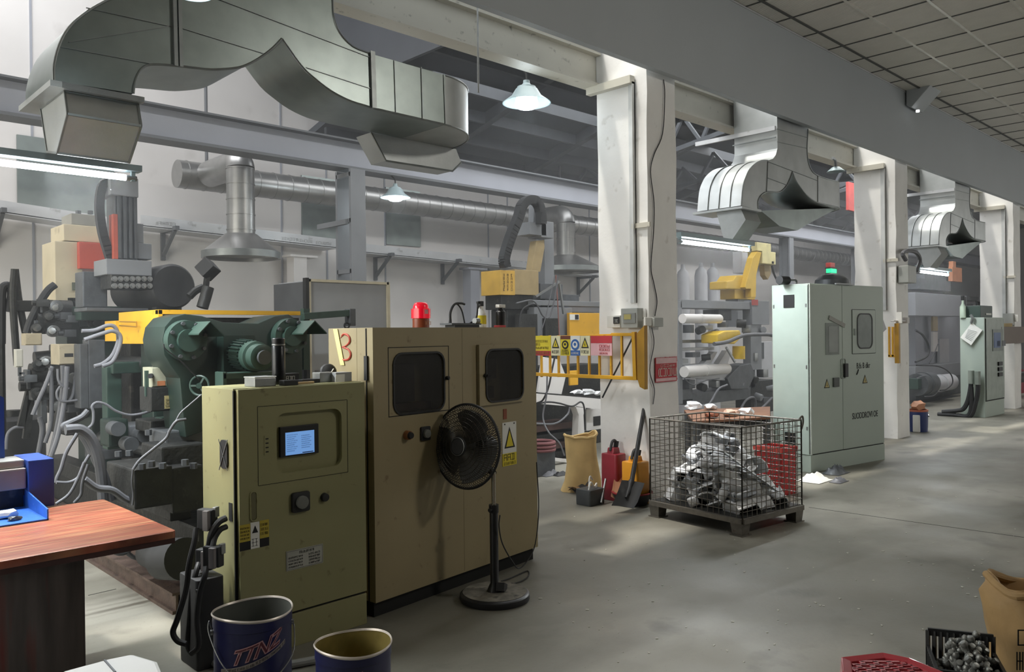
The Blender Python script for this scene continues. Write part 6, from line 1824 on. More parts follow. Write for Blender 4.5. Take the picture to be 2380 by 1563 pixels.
# right flank box
lg('side_duct', M_grey_cab, gb, W+.003, W+.10, .1, .5, .05, 1.75, bevel=.003)
MB().prism([(W+.003, .1, 2.0), (W+.003, .1, 1.5), (W+.25, .1, 1.62)], (0, .35, 0)).build('side_gusset', M_tank, gb, smooth=0, local=True)
def gtop(x, y): return g0+Vector((math.cos(GA)*x-math.sin(GA)*y, math.sin(GA)*x+math.cos(GA)*y, HG))
t = thing('roller_tool', 'small black roller tool on top of the pale grey cabinet', 'tool', gtop(.02, .3), GA)
MB().cyl((-.15, 0, .05), (0, 0, .05), .05, seg=16).build('roller', M_rubber, t, local=True)
MB().tube([(0, 0, .05), (.12, 0, .06), (.2, .02, .05), (.2, .02, .0)], .014, 8).build('handle', M_steel, t, local=True)
t = thing('work_lamp', 'dark half round lamp head on the pale grey cabinet roof', 'lamp head', gtop(.75, .2), GA)
MB().lathe([(0, .0), (.2, 0), (.19, .07), (.12, .13), (0, .15)], (0, 0, 0), 28).build('head', M_iron, t, local=True, smooth=40)
MB().box(-.25, .12, -.22, -.2, 0, .015).build('base_bar', M_steel, t, local=True, smooth=0)
# rag and gloves at its foot
c = P(1905, 1118, Z=0)
def rag(name, label, c, sx, sy, h, m, seed):
    rn = random.Random(seed)
    rows = [[(c.x+(i/9-.5)*sx, c.y+(j/7-.5)*sy, max(.003, h*(1-((i/9-.5)*2)**2)*(1-((j/7-.5)*2)**2)*(.5+rn.random()))) for i in range(10)] for j in range(8)]
    return tag(MB().grid(rows, .003, (0, 0, 1)).build(name, m, smooth=35), label, name.replace('_', ' '))
rag('white_rag', 'crumpled white rag on the floor before the pale grey cabinet', P(1893, 1118, Z=0), .34, .26, .07, M_paper, 3)
rag('grey_rag', 'grey rag draped against the plinth of the pale grey cabinet', P(1918, 1098, Z=0)+Vector((0, -.12, 0)), .30, .2, .09, M_iron, 5)
rag('work_glove', 'grey work glove lying on the floor beyond the white rag', P(1950, 1121, Z=0), .22, .12, .05, M_hoseg, 7)
# ------------------------------------------------------------------ work table behind the cage
c = P(1680, 975, Z=.64)
tb = thing('parts_table', 'low work table with an orange board top behind the cage', 'table', (c.x, c.y, 0))
q = [P(1612, 985, Z=.62), P(1790, 975, Z=.62), P(1790, 950, Z=.62), P(1590, 958, Z=.62)]
MB().prism(q, (0, 0, .025)).build('table_top', mat('board_orange', '#80583f', .6, var=.15), tb, smooth=0)
for i, p in enumerate(q):
    m_ = p.lerp(sum(q, Vector())/4, .08); MB().box(m_.x-.03, m_.x+.03, m_.y-.03, m_.y+.03, 0, .62).build('leg', M_iron, tb, smooth=0)
MB().prism([v.lerp(sum(q, Vector())/4, .06)+Vector((0, 0, -.08)) for v in q], (0, 0, .07)).build('apron', M_dirty, tb, smooth=0)
def onT(px, py): return P(px, py, Z=.646)
for (px, py, r, m, sd, l, nm) in ((1610, 952, .12, M_cast, 1, 'crumpled foil bundle at the left end of the orange table', 'foil_bundle'), (1650, 953, .09, M_cast, 2, 'second foil bundle beside the left one on the orange table', 'foil_bundle'), (1700, 968, .10, mat('cloth_pinkish', '#c9a58f', .7), 3, 'pinkish glove heap in the middle of the orange table', 'work_glove'), (1655, 972, .09, mat('cloth_rust', '#8a4f35', .7), 4, 'rust brown glove heap left on the orange table', 'work_glove'), (1735, 965, .10, M_cast, 5, 'pale metal part at the right of the orange table', 'metal_part')):
    p = onT(px, py); lump(nm, l, nm.replace('_', ' '), p, r, m, sd, (1.4, .8, .55))

# ------------------------------------------------------------------ machine and robot left of the near column
YR = 7.3
rb = thing('robot_arm', 'grey and tan robot arm with a drag chain above the cream cabinet', 'robot', P(1220, 760, Y=YR))
M_tan = mat('robot_tan', '#a39069', .55, var=.1)
hd = part('control_head', M_tan, rb, [(1196, 628, 1252, 686)], YR, .35, .006)
fc = P(1196, 655, Y=YR); x0 = P(1163, 655, Y=YR).x
part('head_face', mat('head_yellow', '#c9a043', .5), rb, [(1163, 629, 1197, 686)], YR-.03, .36, .004)
mb = MB()
for k in range(3):
    c = P(1170+k*9, 680, Y=YR-.032)
    for j in range(5): glyphs(mb, lambda u, v, d, c=c, j=j: (c.x+u, YR-.031-d, c.z+.02+j*.045+v), 0, 0, .035, .03, 1, k*7+j)
mb.build('head_print', M_ink, hd, smooth=0)
fpb = MB(); fp(fpb, [(1236, 632), (1247, 560), (1265, 558), (1266, 575), (1256, 632)], YR+.1, .12); fpb.build('forearm', M_tan, rb, smooth=0, bevel=.006)
part('elbow_block', M_latt, rb, [(1231, 518, 1270, 547), (1258, 515, 1287, 553)], YR+.05, .25, .006)
fpb = MB(); fp(fpb, [(1240, 520), (1242, 470), (1252, 472), (1260, 490), (1262, 520)], YR+.1, .1); fpb.build('chain_guide', M_latt, rb, smooth=0)
cp = catmull([P(1175, 622, Y=YR), P(1172, 600, Y=YR), P(1185, 555, Y=YR), P(1205, 505, Y=YR), P(1212, 480, Y=YR), P(1226, 466, Y=YR), P(1245, 468, Y=YR), P(1256, 490, Y=YR), P(1258, 520, Y=YR)], 6)
mb = MB()
for a, b in zip(cp[:-1], cp[1:]): mb.bar(a, b+(b-a)*.15, .11, .10, up=(0, 1, 0))
mb.build('drag_chain', M_rubber, rb, smooth=0)
part('upright', M_latt, rb, [(1266, 553, 1288, 700)], YR+.25, .15, .004)
part('base', M_dirty, rb, [(1165, 686, 1240, 720)], YR+.05, .3, .01)
part('stand', M_dirty, rb, [(1180, 720, 1235, 1020)], YR+.08, .3, .01)
mm = thing('casting_press', 'grey casting press with a yellow door, left behind the near column', 'machine', P(1320, 900, Y=7.2))
part('yellow_door', M_yellow, mm, [(1324, 728, 1404, 790)], 7.15, .05, .006)
part('door_label', M_paper, mm, [(1325, 731, 1346, 744)], 7.14, .01, 0)
part('label_mark', M_ink, mm, [(1337, 732, 1345, 743)], 7.135, .01, 0)
part('press_body', M_latt, mm, [(1240, 700, 1410, 712), (1242, 715, 1330, 800)], 7.25, .5, .006)
part('upper_beam', M_crane, mm, [(1280, 712, 1410, 726)], 7.3, .4, .006)
part('side_panel', M_dirty, mm, [(1210, 730, 1250, 860), (1268, 740, 1300, 860)], 7.2, .1, .006)
part('valve_bank', M_iron, mm, [(1256, 660, 1308, 696), (1300, 685, 1346, 702)], 7.5, .3, .006)
part('lower_body', M_dirty, mm, [(1240, 850, 1410, 1040)], 7.6, .5, .01)
mb = MB()
for x0, y0, x1, y1 in ((1245, 690, 1300, 655), (1300, 660, 1310, 730)): mb.bar(P(x0, y0, Y=7.1), P(x1, y1, Y=7.1), .025)
mb.build('pipe', M_steel, mm)
hose('air_hose', 'grey hose looping from the robot to the press door', [(1200, 705), (1240, 700), (1262, 735), (1278, 735), (1290, 690), (1296, 640)], .016, M_hose, 7.0)
hose('air_hose', 'dark hose arching behind the oil bottle to the press', [(1205, 780), (1212, 725), (1235, 708), (1255, 712)], .016, M_rubber, 7.05)
hose('air_hose', 'reddish hose hanging straight down at the press', [(1292, 640), (1296, 700), (1300, 780)], .012, mat('hose_red', '#8c5a52', .5), 7.05)
hose('air_hose', 'pale cable slanting down between gate and press', [(1290, 640), (1270, 730), (1255, 780), (1248, 800)], .010, M_hose, 6.95)
# white steel bench left of the column
wt = thing('white_bench', 'white steel bench with bent legs behind the safety gate', 'bench', P(1330, 1010, Y=6.7))
fpb = MB(); fp(fpb, [(1243, 915), (1400, 928), (1400, 952), (1243, 938)], 6.7, .06); fpb.build('front_rail', M_white, wt, smooth=0)
fpb = MB(); fp(fpb, [(1338, 945), (1362, 948), (1356, 965), (1360, 1035), (1342, 1035), (1345, 965)], 6.7, .1); fpb.build('leg', M_white, wt, smooth=0)
fpb = MB(); fp(fpb, [(1252, 1060), (1320, 1068), (1320, 1076), (1252, 1068)], 6.7, .06); fpb.build('lower_rail', M_white, wt, smooth=0)
fpb = MB(); fp(fpb, [(1250, 912), (1262, 830), (1300, 836), (1315, 875), (1304, 922)], 6.75, .03); fpb.build('tilted_plate', M_white, wt, smooth=0)
part('yellow_tab', M_yellow, wt, [(1325, 862, 1344, 896)], 6.72, .03)
part('white_panel', M_white, wt, [(1363, 950, 1398, 1000)], 6.9, .04)
part('window', M_gasket, wt, [(1380, 968, 1396, 990)], 6.89, .01)
MB().prism([P(1243, 912, Y=6.72), P(1400, 924, Y=6.72), P(1400, 924, Y=6.72)+Vector((0, .45, 0)), P(1243, 912, Y=6.72)+Vector((0, .45, 0))], (0, 0, -.03)).build('bench_plate', M_dirty, wt, smooth=0)
for i, (px, py, r) in enumerate(((1340, 905, .08), (1365, 906, .10), (1390, 908, .08))):
    p = P(px, py+12, Y=6.95); lump('foil_scrap', ('left', 'middle', 'right')[i]+' crumpled foil scrap on the white bench', 'scrap', p, r, M_cast, i, (1.4, .7, .5))
sh = thing('mould_rack', 'dark rack of stacked mould plates under the white bench', 'rack', P(1300, 1050, Y=7.1))
for k in range(4): part('plate', M_dirty if k % 2 else mat('plate_brown', '#5a4540', .5, .3, var=.2), sh, [(1240, 985+k*22, 1345, 1000+k*22)], 7.0, .4, .006)
pp = thing('coil_stack', 'stack of dull red hoops beside the cream cabinet', 'coil', P(1255, 1050, Y=6.3))
c = P(1256, 1045, Y=6.4)
mb = MB()
for k in range(3): mb.tube([(c.x+.16*math.cos(a*math.pi/12), c.y+.16*math.sin(a*math.pi/12), c.z+k*.04) for a in range(24)], .02, 8, smooth=False, closed=True)
mb.build('hoop', mat('hoop_red', '#7d4a4c', .5), pp)
MB().box(c.x-.16, c.x+.14, c.y-.1, c.y+.1, .0, c.z-.02).build('block', M_iron, pp, smooth=0, bevel=.008)
rag('work_glove', 'pale work glove on the floor left of the kraft sack', P(1278, 1105, Z=0), .26, .14, .05, M_hoseg, 11)
rag('black_glove', 'black glove lying beside the pale glove near the sack', P(1302, 1105, Z=0), .2, .12, .04, M_rubber, 13)
tag(MB().tube([P(a, b, Y=y) for a, b, y in ((1290, 828, 6.3), (1283, 860, 6.3), (1275, 900, 6.3), (1262, 930, 6.4), (1248, 938, 6.5), (1275, 935, 6.5), (1300, 938, 6.5), (1330, 945, 6.55), (1350, 935, 6.6), (1358, 950, 6.6), (1360, 1000, 6.6))], .011, 8, n=7).build('extension_cable', M_rubber), 'black cable snaking along the white bench rail', 'cable')
tag(MB().tube([P(a, b, Y=y) for a, b, y in ((1272, 870, 6.2), (1270, 920, 6.2), (1262, 970, 6.2), (1275, 1005, 6.1), (1300, 1030, 6.0), (1312, 1060, 5.95))], .009, 8, n=7).build('white_cable', M_hoseg), 'pale cable hanging from the gate down to the kraft sack', 'cable')
tag(MB().tube([P(a, b, Y=y) for a, b, y in ((1245, 985, 6.6), (1290, 985, 6.6), (1318, 965, 6.6), (1325, 945, 6.6))], .011, 8, n=7).build('white_cable', M_hoseg), 'pale cable bending under the white bench', 'cable')

# ------------------------------------------------------------------ middle bay: press, yellow robot, tanks
YM = 7.0
m2 = thing('casting_press', 'hazy grey casting press seen between column and pale cabinet', 'machine', P(1690, 900, Y=YM))
part('top_beam', M_latt, m2, [(1582, 700, 1770, 718)], YM, .4, .006)
part('frame_post', M_latt, m2, [(1578, 700, 1586, 940), (1745, 718, 1770, 860)], YM, .15, .004)
part('guide_rail', M_steel, m2, [(1586, 790, 1665, 797), (1586, 808, 1660, 815), (1586, 835, 1600, 845)], YM+.1, .1, .003)
part('lower_table', M_iron, m2, [(1575, 905, 1610, 930), (1610, 908, 1745, 935)], YM+.05, .5, .006)
part('drive_block', M_dirty, m2, [(1745, 885, 1800, 960), (1690, 860, 1755, 905), (1670, 720, 1700, 745)], YM+.2, .3, .006)
part('control_panel', M_latt, m2, [(1748, 700, 1788, 755)], YM-.02, .15, .004)
part('red_label', mat('label_redgrey', '#a84a44', .6), m2, [(1748, 697, 1762, 710)], YM-.03, .01, 0)
part('back_panel', M_tank, m2, [(1748, 795, 1795, 880)], YM+.4, .1, .004)
part('panel_window', M_iron, m2, [(1750, 797, 1776, 835)], YM+.38, .02, .004)
def hcyl(par, name, x0, x1, py, pxr, Y, m):
    a, b = P(x0, py, Y=Y), P(x1, py+(x1-x0)*.0, Y=Y)
    r = pxr/F_PX*(a-Vector(CAMP)).dot(Vector(FWD))
    b.z = a.z; mb = MB().cyl(a, b, r, seg=28); mb.cyl((a+b)/2+Vector((-.06, 0, 0)), (a+b)/2+Vector((-.0, 0, 0)), r*1.08, seg=28)
    return mb.build(name, m, par, smooth=40)
hcyl(m2, 'ram_cylinder', 1586, 1672, 741, 11, YM-.1, M_white)
hcyl(m2, 'ram_cylinder', 1590, 1690, 865, 13, YM-.1, M_white)
fpb = MB(); fp(fpb, [(1600, 850), (1650, 845), (1690, 850), (1700, 870), (1685, 885), (1605, 880)], YM-.05, .2); fpb.build('ram_cradle', M_tank, m2, smooth=0, bevel=.01)
fpb = MB(); fp(fpb, [(1632, 850), (1660, 818), (1668, 818), (1650, 850)], YM, .1); fp(fpb, [(1668, 850), (1690, 815), (1700, 820), (1690, 850)], YM, .1); fpb.build('gusset', M_tank, m2, smooth=0)
fpb = MB(); fp(fpb, [(1690, 880), (1720, 850), (1745, 845), (1755, 870), (1740, 905), (1700, 905)], YM-.1, .3); fpb.build('carriage', M_iron, m2, smooth=0, bevel=.01)
rnm = random.Random(17)
for k, (px, py) in enumerate(((1600, 765), (1622, 770), (1640, 762), (1655, 775), (1680, 755), (1712, 752), (1735, 765), (1765, 770), (1610, 825), (1630, 832), (1750, 830), (1705, 892), (1725, 885), (1745, 878), (1772, 868), (1782, 905), (1600, 893), (1625, 898), (1660, 893), (1755, 920), (1776, 930))):
    c = P(px, py, Y=YM+.05)
    mb = MB()
    if k % 2: mb.cyl(c, c+Vector((rnm.uniform(-.1, .1), -.12, rnm.uniform(-.05, .05))), rnm.uniform(.04, .07), seg=12)
    else: mb.cbox(c, rnm.uniform(.1, .22), .14, rnm.uniform(.06, .14), rnm.uniform(-.4, .4))
    mb.build('fitting', (M_iron, M_dirty, M_steel, M_latt)[k % 4], m2, smooth=30, bevel=.004)
yp = thing('yellow_pump', 'bright yellow pump body on the grey press in the middle bay', 'pump', P(1690, 800, Y=YM-.3))
fpb = MB(); fp(fpb, [(1668, 798), (1668, 778), (1685, 770), (1720, 768), (1724, 785), (1708, 800)], YM-.3, .3); fpb.build('pump_head', mat('pump_yellow', '#e0bb2e', .45), yp, smooth=0, bevel=.02)
c = P(1717, 835, Y=YM-.2); c2 = P(1717, 805, Y=YM-.2)
MB().cyl(c, c2, .1, seg=24).build('pump_pot', mat('pump_yellow', '#e0bb2e'), yp)
MB().bar(P(1688, 808, Y=YM-.3), P(1708, 842, Y=YM-.3), .03, .03).build('lever', M_steel, yp, smooth=0)
yr = thing('yellow_robot', 'yellow industrial robot reaching up in the middle bay', 'robot', P(1735, 700, Y=7.6))
M_ry = mat('robot_yellow', '#d2ac35', .45, var=.06)
fpb = MB(); fp(fpb, [(1689, 672), (1689, 654), (1705, 652), (1713, 640), (1745, 640), (1752, 655), (1742, 674)], 7.5, .35); fpb.build('shoulder', M_ry, yr, smooth=0, bevel=.02)
fpb = MB(); fp(fpb, [(1732, 668), (1738, 645), (1750, 600), (1760, 585), (1770, 587), (1758, 640), (1757, 692), (1746, 692), (1746, 672), (1735, 672)], 7.4, .12); fpb.build('upper_arm', M_ry, yr, smooth=0, bevel=.01)
part('base', M_ry, yr, [(1708, 672, 1755, 696)], 7.55, .3, .01)
part('wrist_box', mat('wrist_cream', '#d9cf9a', .45), yr, [(1772, 585, 1803, 614), (1760, 565, 1792, 585)], 7.4, .3, .008)
part('wrist_mark', M_ink, yr, [(1795, 608, 1799, 613)], 7.39, .01, 0)
fpb = MB(); fp(fpb, [(1776, 616), (1792, 616), (1792, 636), (1785, 650), (1778, 640)], 7.5, .1); fpb.build('tool', M_tan, yr, smooth=0)
part('stand', M_latt, yr, [(1715, 696, 1750, 760)], 7.6, .25, .006)
part('mast', M_tank, yr, [(1725, 585, 1742, 635)], 7.9, .2, .006)
hose('air_hose', 'dark hose dropping from the yellow robot wrist', [(1794, 618), (1800, 640), (1812, 662)], .03, M_rubber, 7.4)
hose('air_hose', 'grey bundle of hose drooping across the middle press', [(1660, 800), (1690, 795), (1730, 780), (1780, 778), (1795, 780)], .05, M_hose, 6.6)
hose('air_hose', 'pale hose bending down from the carriage to the table', [(1690, 895), (1670, 905), (1655, 930), (1640, 952)], .025, M_hoseg, 6.4)
hose('air_hose', 'dark wire loop in front of the pale lower ram', [(1590, 880), (1610, 895), (1640, 885), (1672, 880)], .015, M_hose, 6.8)
hose('air_hose', 'curved dark pipe beside the pale cabinet, low', [(1722, 950), (1735, 930), (1752, 925), (1756, 945), (1748, 965)], .03, M_hose, 6.6)
hose('air_hose', 'bent grey pipe leaning to the pale cabinet, low', [(1752, 965), (1775, 945), (1795, 925)], .03, M_hose, 6.2)
for i, px in enumerate((1588, 1630, 1657)):
    Y = 9.2
    a = P(px, 720, Y=Y); b = P(px, 625+(i == 0)*4, Y=Y)
    r = 15/F_PX*(a-Vector(CAMP)).dot(Vector(FWD))
    tag(MB().lathe([(0, 0), (r, 0), (r, b.z-.15), (r*.8, b.z-.03), (r*.35, b.z+.03), (r*.3, b.z+.12), (0, b.z+.12)], (a.x, a.y, 0), 28).build('gas_tank', M_tank, smooth=40), ('leftmost tall grey tank against the wall, nearest the column', 'middle tall grey tank of the three behind the press', 'rightmost tall grey tank, closest to the yellow robot')[i], 'tank')
t = thing('signal_light', 'red and green signal light stack above the pale cabinet', 'signal light', P(1937, 655, Y=6.6))
part('green_lamp', mat('signal_green', '#1fae76', .3, emit='#20ffa0', estr=1.2), t, [(1932, 625, 1945, 635)], 6.6, .1, .01)
part('red_lamp', mat('signal_red', '#b03a34', .3), t, [(1931, 611, 1941, 622)], 6.6, .1, .01)
part('lamp_case', M_gasket, t, [(1931, 635, 1945, 645), (1930, 622, 1946, 625)], 6.6, .11, .006)
part('lamp_pole', M_gasket, t, [(1936, 645, 1941, 700)], 6.63, .04, 0)
t = thing('red_banner', 'blurred red board high beside the second column', 'board', P(1982, 480, Y=6.9))
part('board', mat('banner_red', '#b8433d', .6), t, [(1972, 425, 1990, 490)], 6.9, .05, .0)
# dome lamp fixed to the middle duct
c = P(1935, 385, Y=4.75)
t = thing('duct_lamp', 'small grey dish lamp at the far end of the middle duct', 'lamp', c)
MB().lathe([(0.001, .0), (.05, -.01), (.12, -.07), (.11, -.07), (.04, -.02), (0.001, -.015)], c+Vector((.1, 0, -.0)), 24, closed=True).build('dish', M_lamp, t, smooth=40)
MB().tube([c+Vector((.1, 0, 0)), c+Vector((.08, 0, .08)), c+Vector((0, 0, .1))], .02, 8).build('bracket', M_steel, t)

# ------------------------------------------------------------------ far bay
YF = 6.6
fm = thing('casting_press', 'far grey press with a long smooth cover behind the clipboard cabinet', 'machine', P(2190, 900, Y=YF))
part('cover', mat('far_cover_grey', '#8a8d93', .5, var=.03), fm, [(2128, 684, 2247, 735)], YF-.2, .8, .01)
part('cover_end', M_gasket, fm, [(2240, 690, 2246, 730)], YF-.22, .03)
part('back_panel', M_crane, fm, [(2128, 735, 2236, 900)], YF+.3, .2, .004)
part('yellow_strip', M_tan, fm, [(2169, 735, 2180, 770)], YF+.1, .05)
part('white_strip', M_white, fm, [(2169, 772, 2180, 818)], YF+.12, .05)
part('cover_plate', M_tank, fm, [(2184, 788, 2206, 846)], YF+.2, .06, .006)
part('bed', M_latt, fm, [(2128, 848, 2240, 878)], YF-.1, .4, .006)
part('lower_body', M_iron, fm, [(2128, 878, 2240, 940)], YF+.1, .4, .006)
part('dark_base', M_dirty, fm, [(2132, 930, 2235, 962)], YF-.2, .4, .01)
hcyl(fm, 'motor', 2160, 2208, 895, 20, YF-.3, M_tank)
hcyl(fm, 'motor', 2130, 2160, 895, 26, YF-.4, M_iron)
part('valve_box', M_dgreen2, fm, [(2134, 880, 2150, 905)], YF-.5, .2, .01)
part('upper_unit', M_iron, fm, [(2135, 650, 2210, 675), (2150, 640, 2200, 652)], YF+.2, .4, .01)
part('orange_unit', mat('far_orange', '#c08462', .6), fm, [(2214, 622, 2236, 655), (2215, 608, 2222, 622)], YF+.2, .1, .006)
part('small_boxes', M_dirty, fm, [(2248, 690, 2275, 700), (2248, 707, 2262, 720)], YF, .2, .004)
hose('power_cable', 'big black hose arc behind the second column', [(2128, 768), (2145, 780), (2158, 805), (2155, 828), (2128, 842)], .035, M_rubber, 6.0, 'cable')
hose('power_cable', 'long black cable arc sweeping before the far press bed', [(2130, 850), (2180, 852), (2208, 868), (2214, 890), (2200, 905), (2185, 908)], .022, M_rubber, 6.0, 'cable')
hose('power_cable', 'pale ring of cable around the far motors', [(2130, 880), (2150, 875), (2175, 890), (2180, 905), (2170, 920), (2150, 922)], .018, M_hoseg, 6.05, 'cable')
hose('power_cable', 'thin dark wire hanging from the far yellow strip', [(2180, 800), (2172, 820), (2160, 845)], .015, M_rubber, 6.2, 'cable')
k0 = P(2290, 972, Z=0); k1 = P(2328, 962, Z=0)
# second grey cabinet, with a clipboard and cables
KA = -.04
kb = thing('control_cabinet', 'pale grey control cabinet with a hanging clipboard at far right', 'cabinet', k0, KA)
HK = P(2286, 738, D=(k0-Vector(CAMP)).dot(Vector(FWD))).z
lk = lambda name, m, par, *b, bevel=0: MB().box(*b).build(name, m, par, smooth=0, local=True, bevel=bevel)
WK = (P(2328, 850, Y=k0.y).x-k0.x)
yfar = P(2231, 850, X=k0.x).y-k0.y
lk('cabinet_body', M_grey_cab, kb, 0, WK, .0, yfar, 0, HK, bevel=.01)
lk('front_door', mat('door_shade_grey', '#9aa49c', .45), kb, .05, WK-.03, -.015, 0, .32, HK-.02, bevel=.004)
lk('door_gap', M_gap, kb, .02, WK-.01, -.004, .01, .29, .31)
lk('door_gap', M_gap, kb, .025, .045, -.006, .005, .3, HK-.02)
sc = lk('screen_bezel', mat('bezel_grey', '#7a837d', .5), kb, .35, WK-.12, -.025, -.015, HK-.62, HK-.22)
lk('screen', mat('screen_slate', '#4b5a74', .3, emit='#56688c', estr=.15), sc, .4, .75, -.03, -.025, HK-.56, HK-.28)
for k in range(2): lk('meter', M_iron, kb, .55+k*.3, .72+k*.3, -.03, -.015, 1.28, 1.38)
for k in range(3): lk('push_button', M_gasket, kb, .62, .82, -.04, -.015, .72+k*.10, .79+k*.10)
hcx = k0.x-.03
def kx(a, b): return P(a, b, X=k0.x-.05)
cbd = thing('clipboard', 'white clipboard sheet hanging askew on the far grey cabinet', 'clipboard', kx(2258, 775))
MB().prism([P(a, b, X=k0.x-.06) for a, b in ((2258, 751), (2283, 768), (2257, 803), (2232, 785))], (.02, 0, 0)).build('board', M_paper, cbd, smooth=0)
mb = MB()
for k in range(7):
    a, b = P(2243+k*1.2, 781-k*2.9+3, X=k0.x-.064), P(2258+k*2.2, 793-k*3.4, X=k0.x-.064); mb.bar(a, b, .006, .004)
mb.build('sheet_lines', M_iron, cbd, smooth=0)
MB().tube([P(2256, 732, X=k0.x-.08), P(2260, 740, X=k0.x-.08), P(2257, 752, X=k0.x-.08)], .025, 8).build('clip', M_steel, cbd)
for i, (pts, l) in enumerate((([(2257, 872), (2256, 900), (2250, 930), (2240, 950), (2225, 955), (2190, 958)], 'black plug cable, left one on the far grey cabinet side'), ([(2272, 874), (2273, 905), (2268, 935), (2255, 968), (2225, 972)], 'black plug cable, right one on the far grey cabinet side'), ([(2257, 900), (2258, 940), (2250, 968), (2215, 970), (2180, 965)], 'lowest black cable looping to the far press'))):
    q = [P(a, b, X=k0.x-.12) for a, b in pts]
    for p in q: p.z = max(p.z, .03)
    t = thing('plug_cable', l, 'cable', q[-1])
    MB().tube(q, .04, 8).build('cable', M_rubber, t)
    if i < 2: MB().cyl(q[0]+Vector((0, 0, -.16)), q[0]+Vector((0, 0, .08)), .05, seg=12).build('plug', mat('plug_grey_green', '#7e867e', .5), t)
t = thing('spray_bottle', 'small green and white bottle on the far grey cabinet', 'bottle', Vector((k0.x+.0, k0.y+.35, HK)))
MB().lathe([(0, 0), (.05, 0), (.05, .2), (.02, .26), (.02, .32), (0, .32)], (0, 0, 0), 16).build('bottle_body', mat('bottle_mint', '#a9b8a6', .5), t, local=True)
MB().lathe([(0, .32), (.03, .32), (.03, .4), (0, .4)], (0, 0, 0), 16).build('cap', M_gasket, t, local=True)
t = thing('tool_case', 'dark green metal tool case on the far grey cabinet', 'case', Vector((k0.x+.45, k0.y+.25, HK)))
MB().box(-.3, .4, -.15, .2, 0, .22).build('case_body', M_dgreen2, t, local=True, smooth=0, bevel=.01)
MB().tube([(.0, 0, .22), (.0, 0, .3), (.14, 0, .3), (.14, 0, .22)], .018, 8, smooth=False).build('handle', M_gasket, t, local=True)
MB().box(-.02, .3, -.16, -.15, .05, .08).build('case_label', M_paper, t, local=True, smooth=0)
# blue drum with a white box and gloves at the second column's foot
c = P(2133, 1003, Z=0); r = 22/F_PX*(c-Vector(CAMP)).dot(Vector(FWD))
hb = P(2133, 952, D=(c-Vector(CAMP)).dot(Vector(FWD))).z
t = thing('bucket', 'blue drum with an orange rim at the second column foot', 'drum', (c.x, c.y, 0))
MB().lathe([(0, 0), (r*.95, 0), (r, hb*.5), (r, hb-.02), (r*.94, hb-.02), (r*.9, .03), (0, .03)], (0, 0, 0), 32).build('drum_wall', mat('drum_blue', '#2b3a70', .4), t, local=True, smooth=40)
MB().lathe([(r*1.03, hb-.03), (r*1.03, hb), (r*.92, hb), (r*.92, hb-.03)], (0, 0, 0), 32, closed=True).build('drum_rim', mat('drum_rim_orange', '#b5654a', .5), t, local=True, smooth=40)
MB().lathe([(0, hb-.05), (r*.92, hb-.05), (r*.92, hb-.03), (0, hb-.03)], (0, 0, 0), 32).build('drum_fill', M_iron, t, local=True)
MB().tube([(r*.1, -r*1.03, hb*.72), (r*.5, -r*.95, hb*.70), (r*.9, -r*.6, hb*.84)], .012, 6).build('wire_handle', M_steel, t, local=True)
p = Vector((c.x, c.y, hb))
lump('work_glove', 'orange brown glove lying on the blue drum', 'glove', p+Vector((.03, 0, -.005)), .16, mat('glove_orange', '#b9825f', .7), 21, (1.2, .7, .6))
t = thing('white_canister', 'white square canister leaning before the blue drum', 'canister', P(2115, 1003, Z=0)+Vector((.0, -.12, 0)))
MB().box(-.09, .09, -.05, .05, 0, .27).build('can_body', M_paper, t, local=True, smooth=0, bevel=.015)
lump('label_mark', None, None, (0, -.05, .15), .04, mat('label_rust', '#a0573f', .6), 5, (1, .05, .6), parent=t)
# red cabinet, board and boxes by the third column
c = P(2334, 932, Z=0)
t = thing('red_cabinet', 'dark red open shelf cabinet at the right picture edge', 'cabinet', c)
D_ = (c-Vector(CAMP)).dot(Vector(FWD))
h_ = P(2334, 866, D=D_).z
M_rc = mat('cabinet_dull_red', '#8e2f3c', .5, var=.06)
w_ = 1.6
for b in ((0, .04, 0, .6, 0, h_), (0, w_, .56, .6, 0, h_), (0, w_, 0, .6, h_-.04, h_), (0, w_, 0, .6, .08, h_*.52)): MB().box(*b).build('shelf_wall', M_rc, t, local=True, smooth=0)
t = thing('brown_board', 'plain brown board hung across the bay beside the far cabinet', 'board', P(2350, 800, Y=k0.y+.1))
xa, xb_ = P(2326, 780, Y=k0.y-.05).x, P(2386, 780, Y=k0.y-.05).x
za, zb2 = P(2350, 799, Y=k0.y-.05).z, P(2350, 760, Y=k0.y-.05).z
MB().box(xa+.05, 24.2, k0.y-.05, k0.y-.02, za, zb2).build('board', mat('board_brown', '#6f6259', .6, var=.04), t, smooth=0)
t = thing('breaker_box', 'grey breaker box with a white card on the third column', 'breaker box', P(2345, 760, X=18.15))
X3 = 18.15
xpart('case', M_box, t, [(2330, 729, 2354, 756)], X3, .14)
xpart('card', M_paper, t, [(2356, 732, 2366, 748)], X3+.1, .03)
xpart('yellow_band', M_tan, t, [(2330, 752, 2352, 760)], X3-.02, .03)
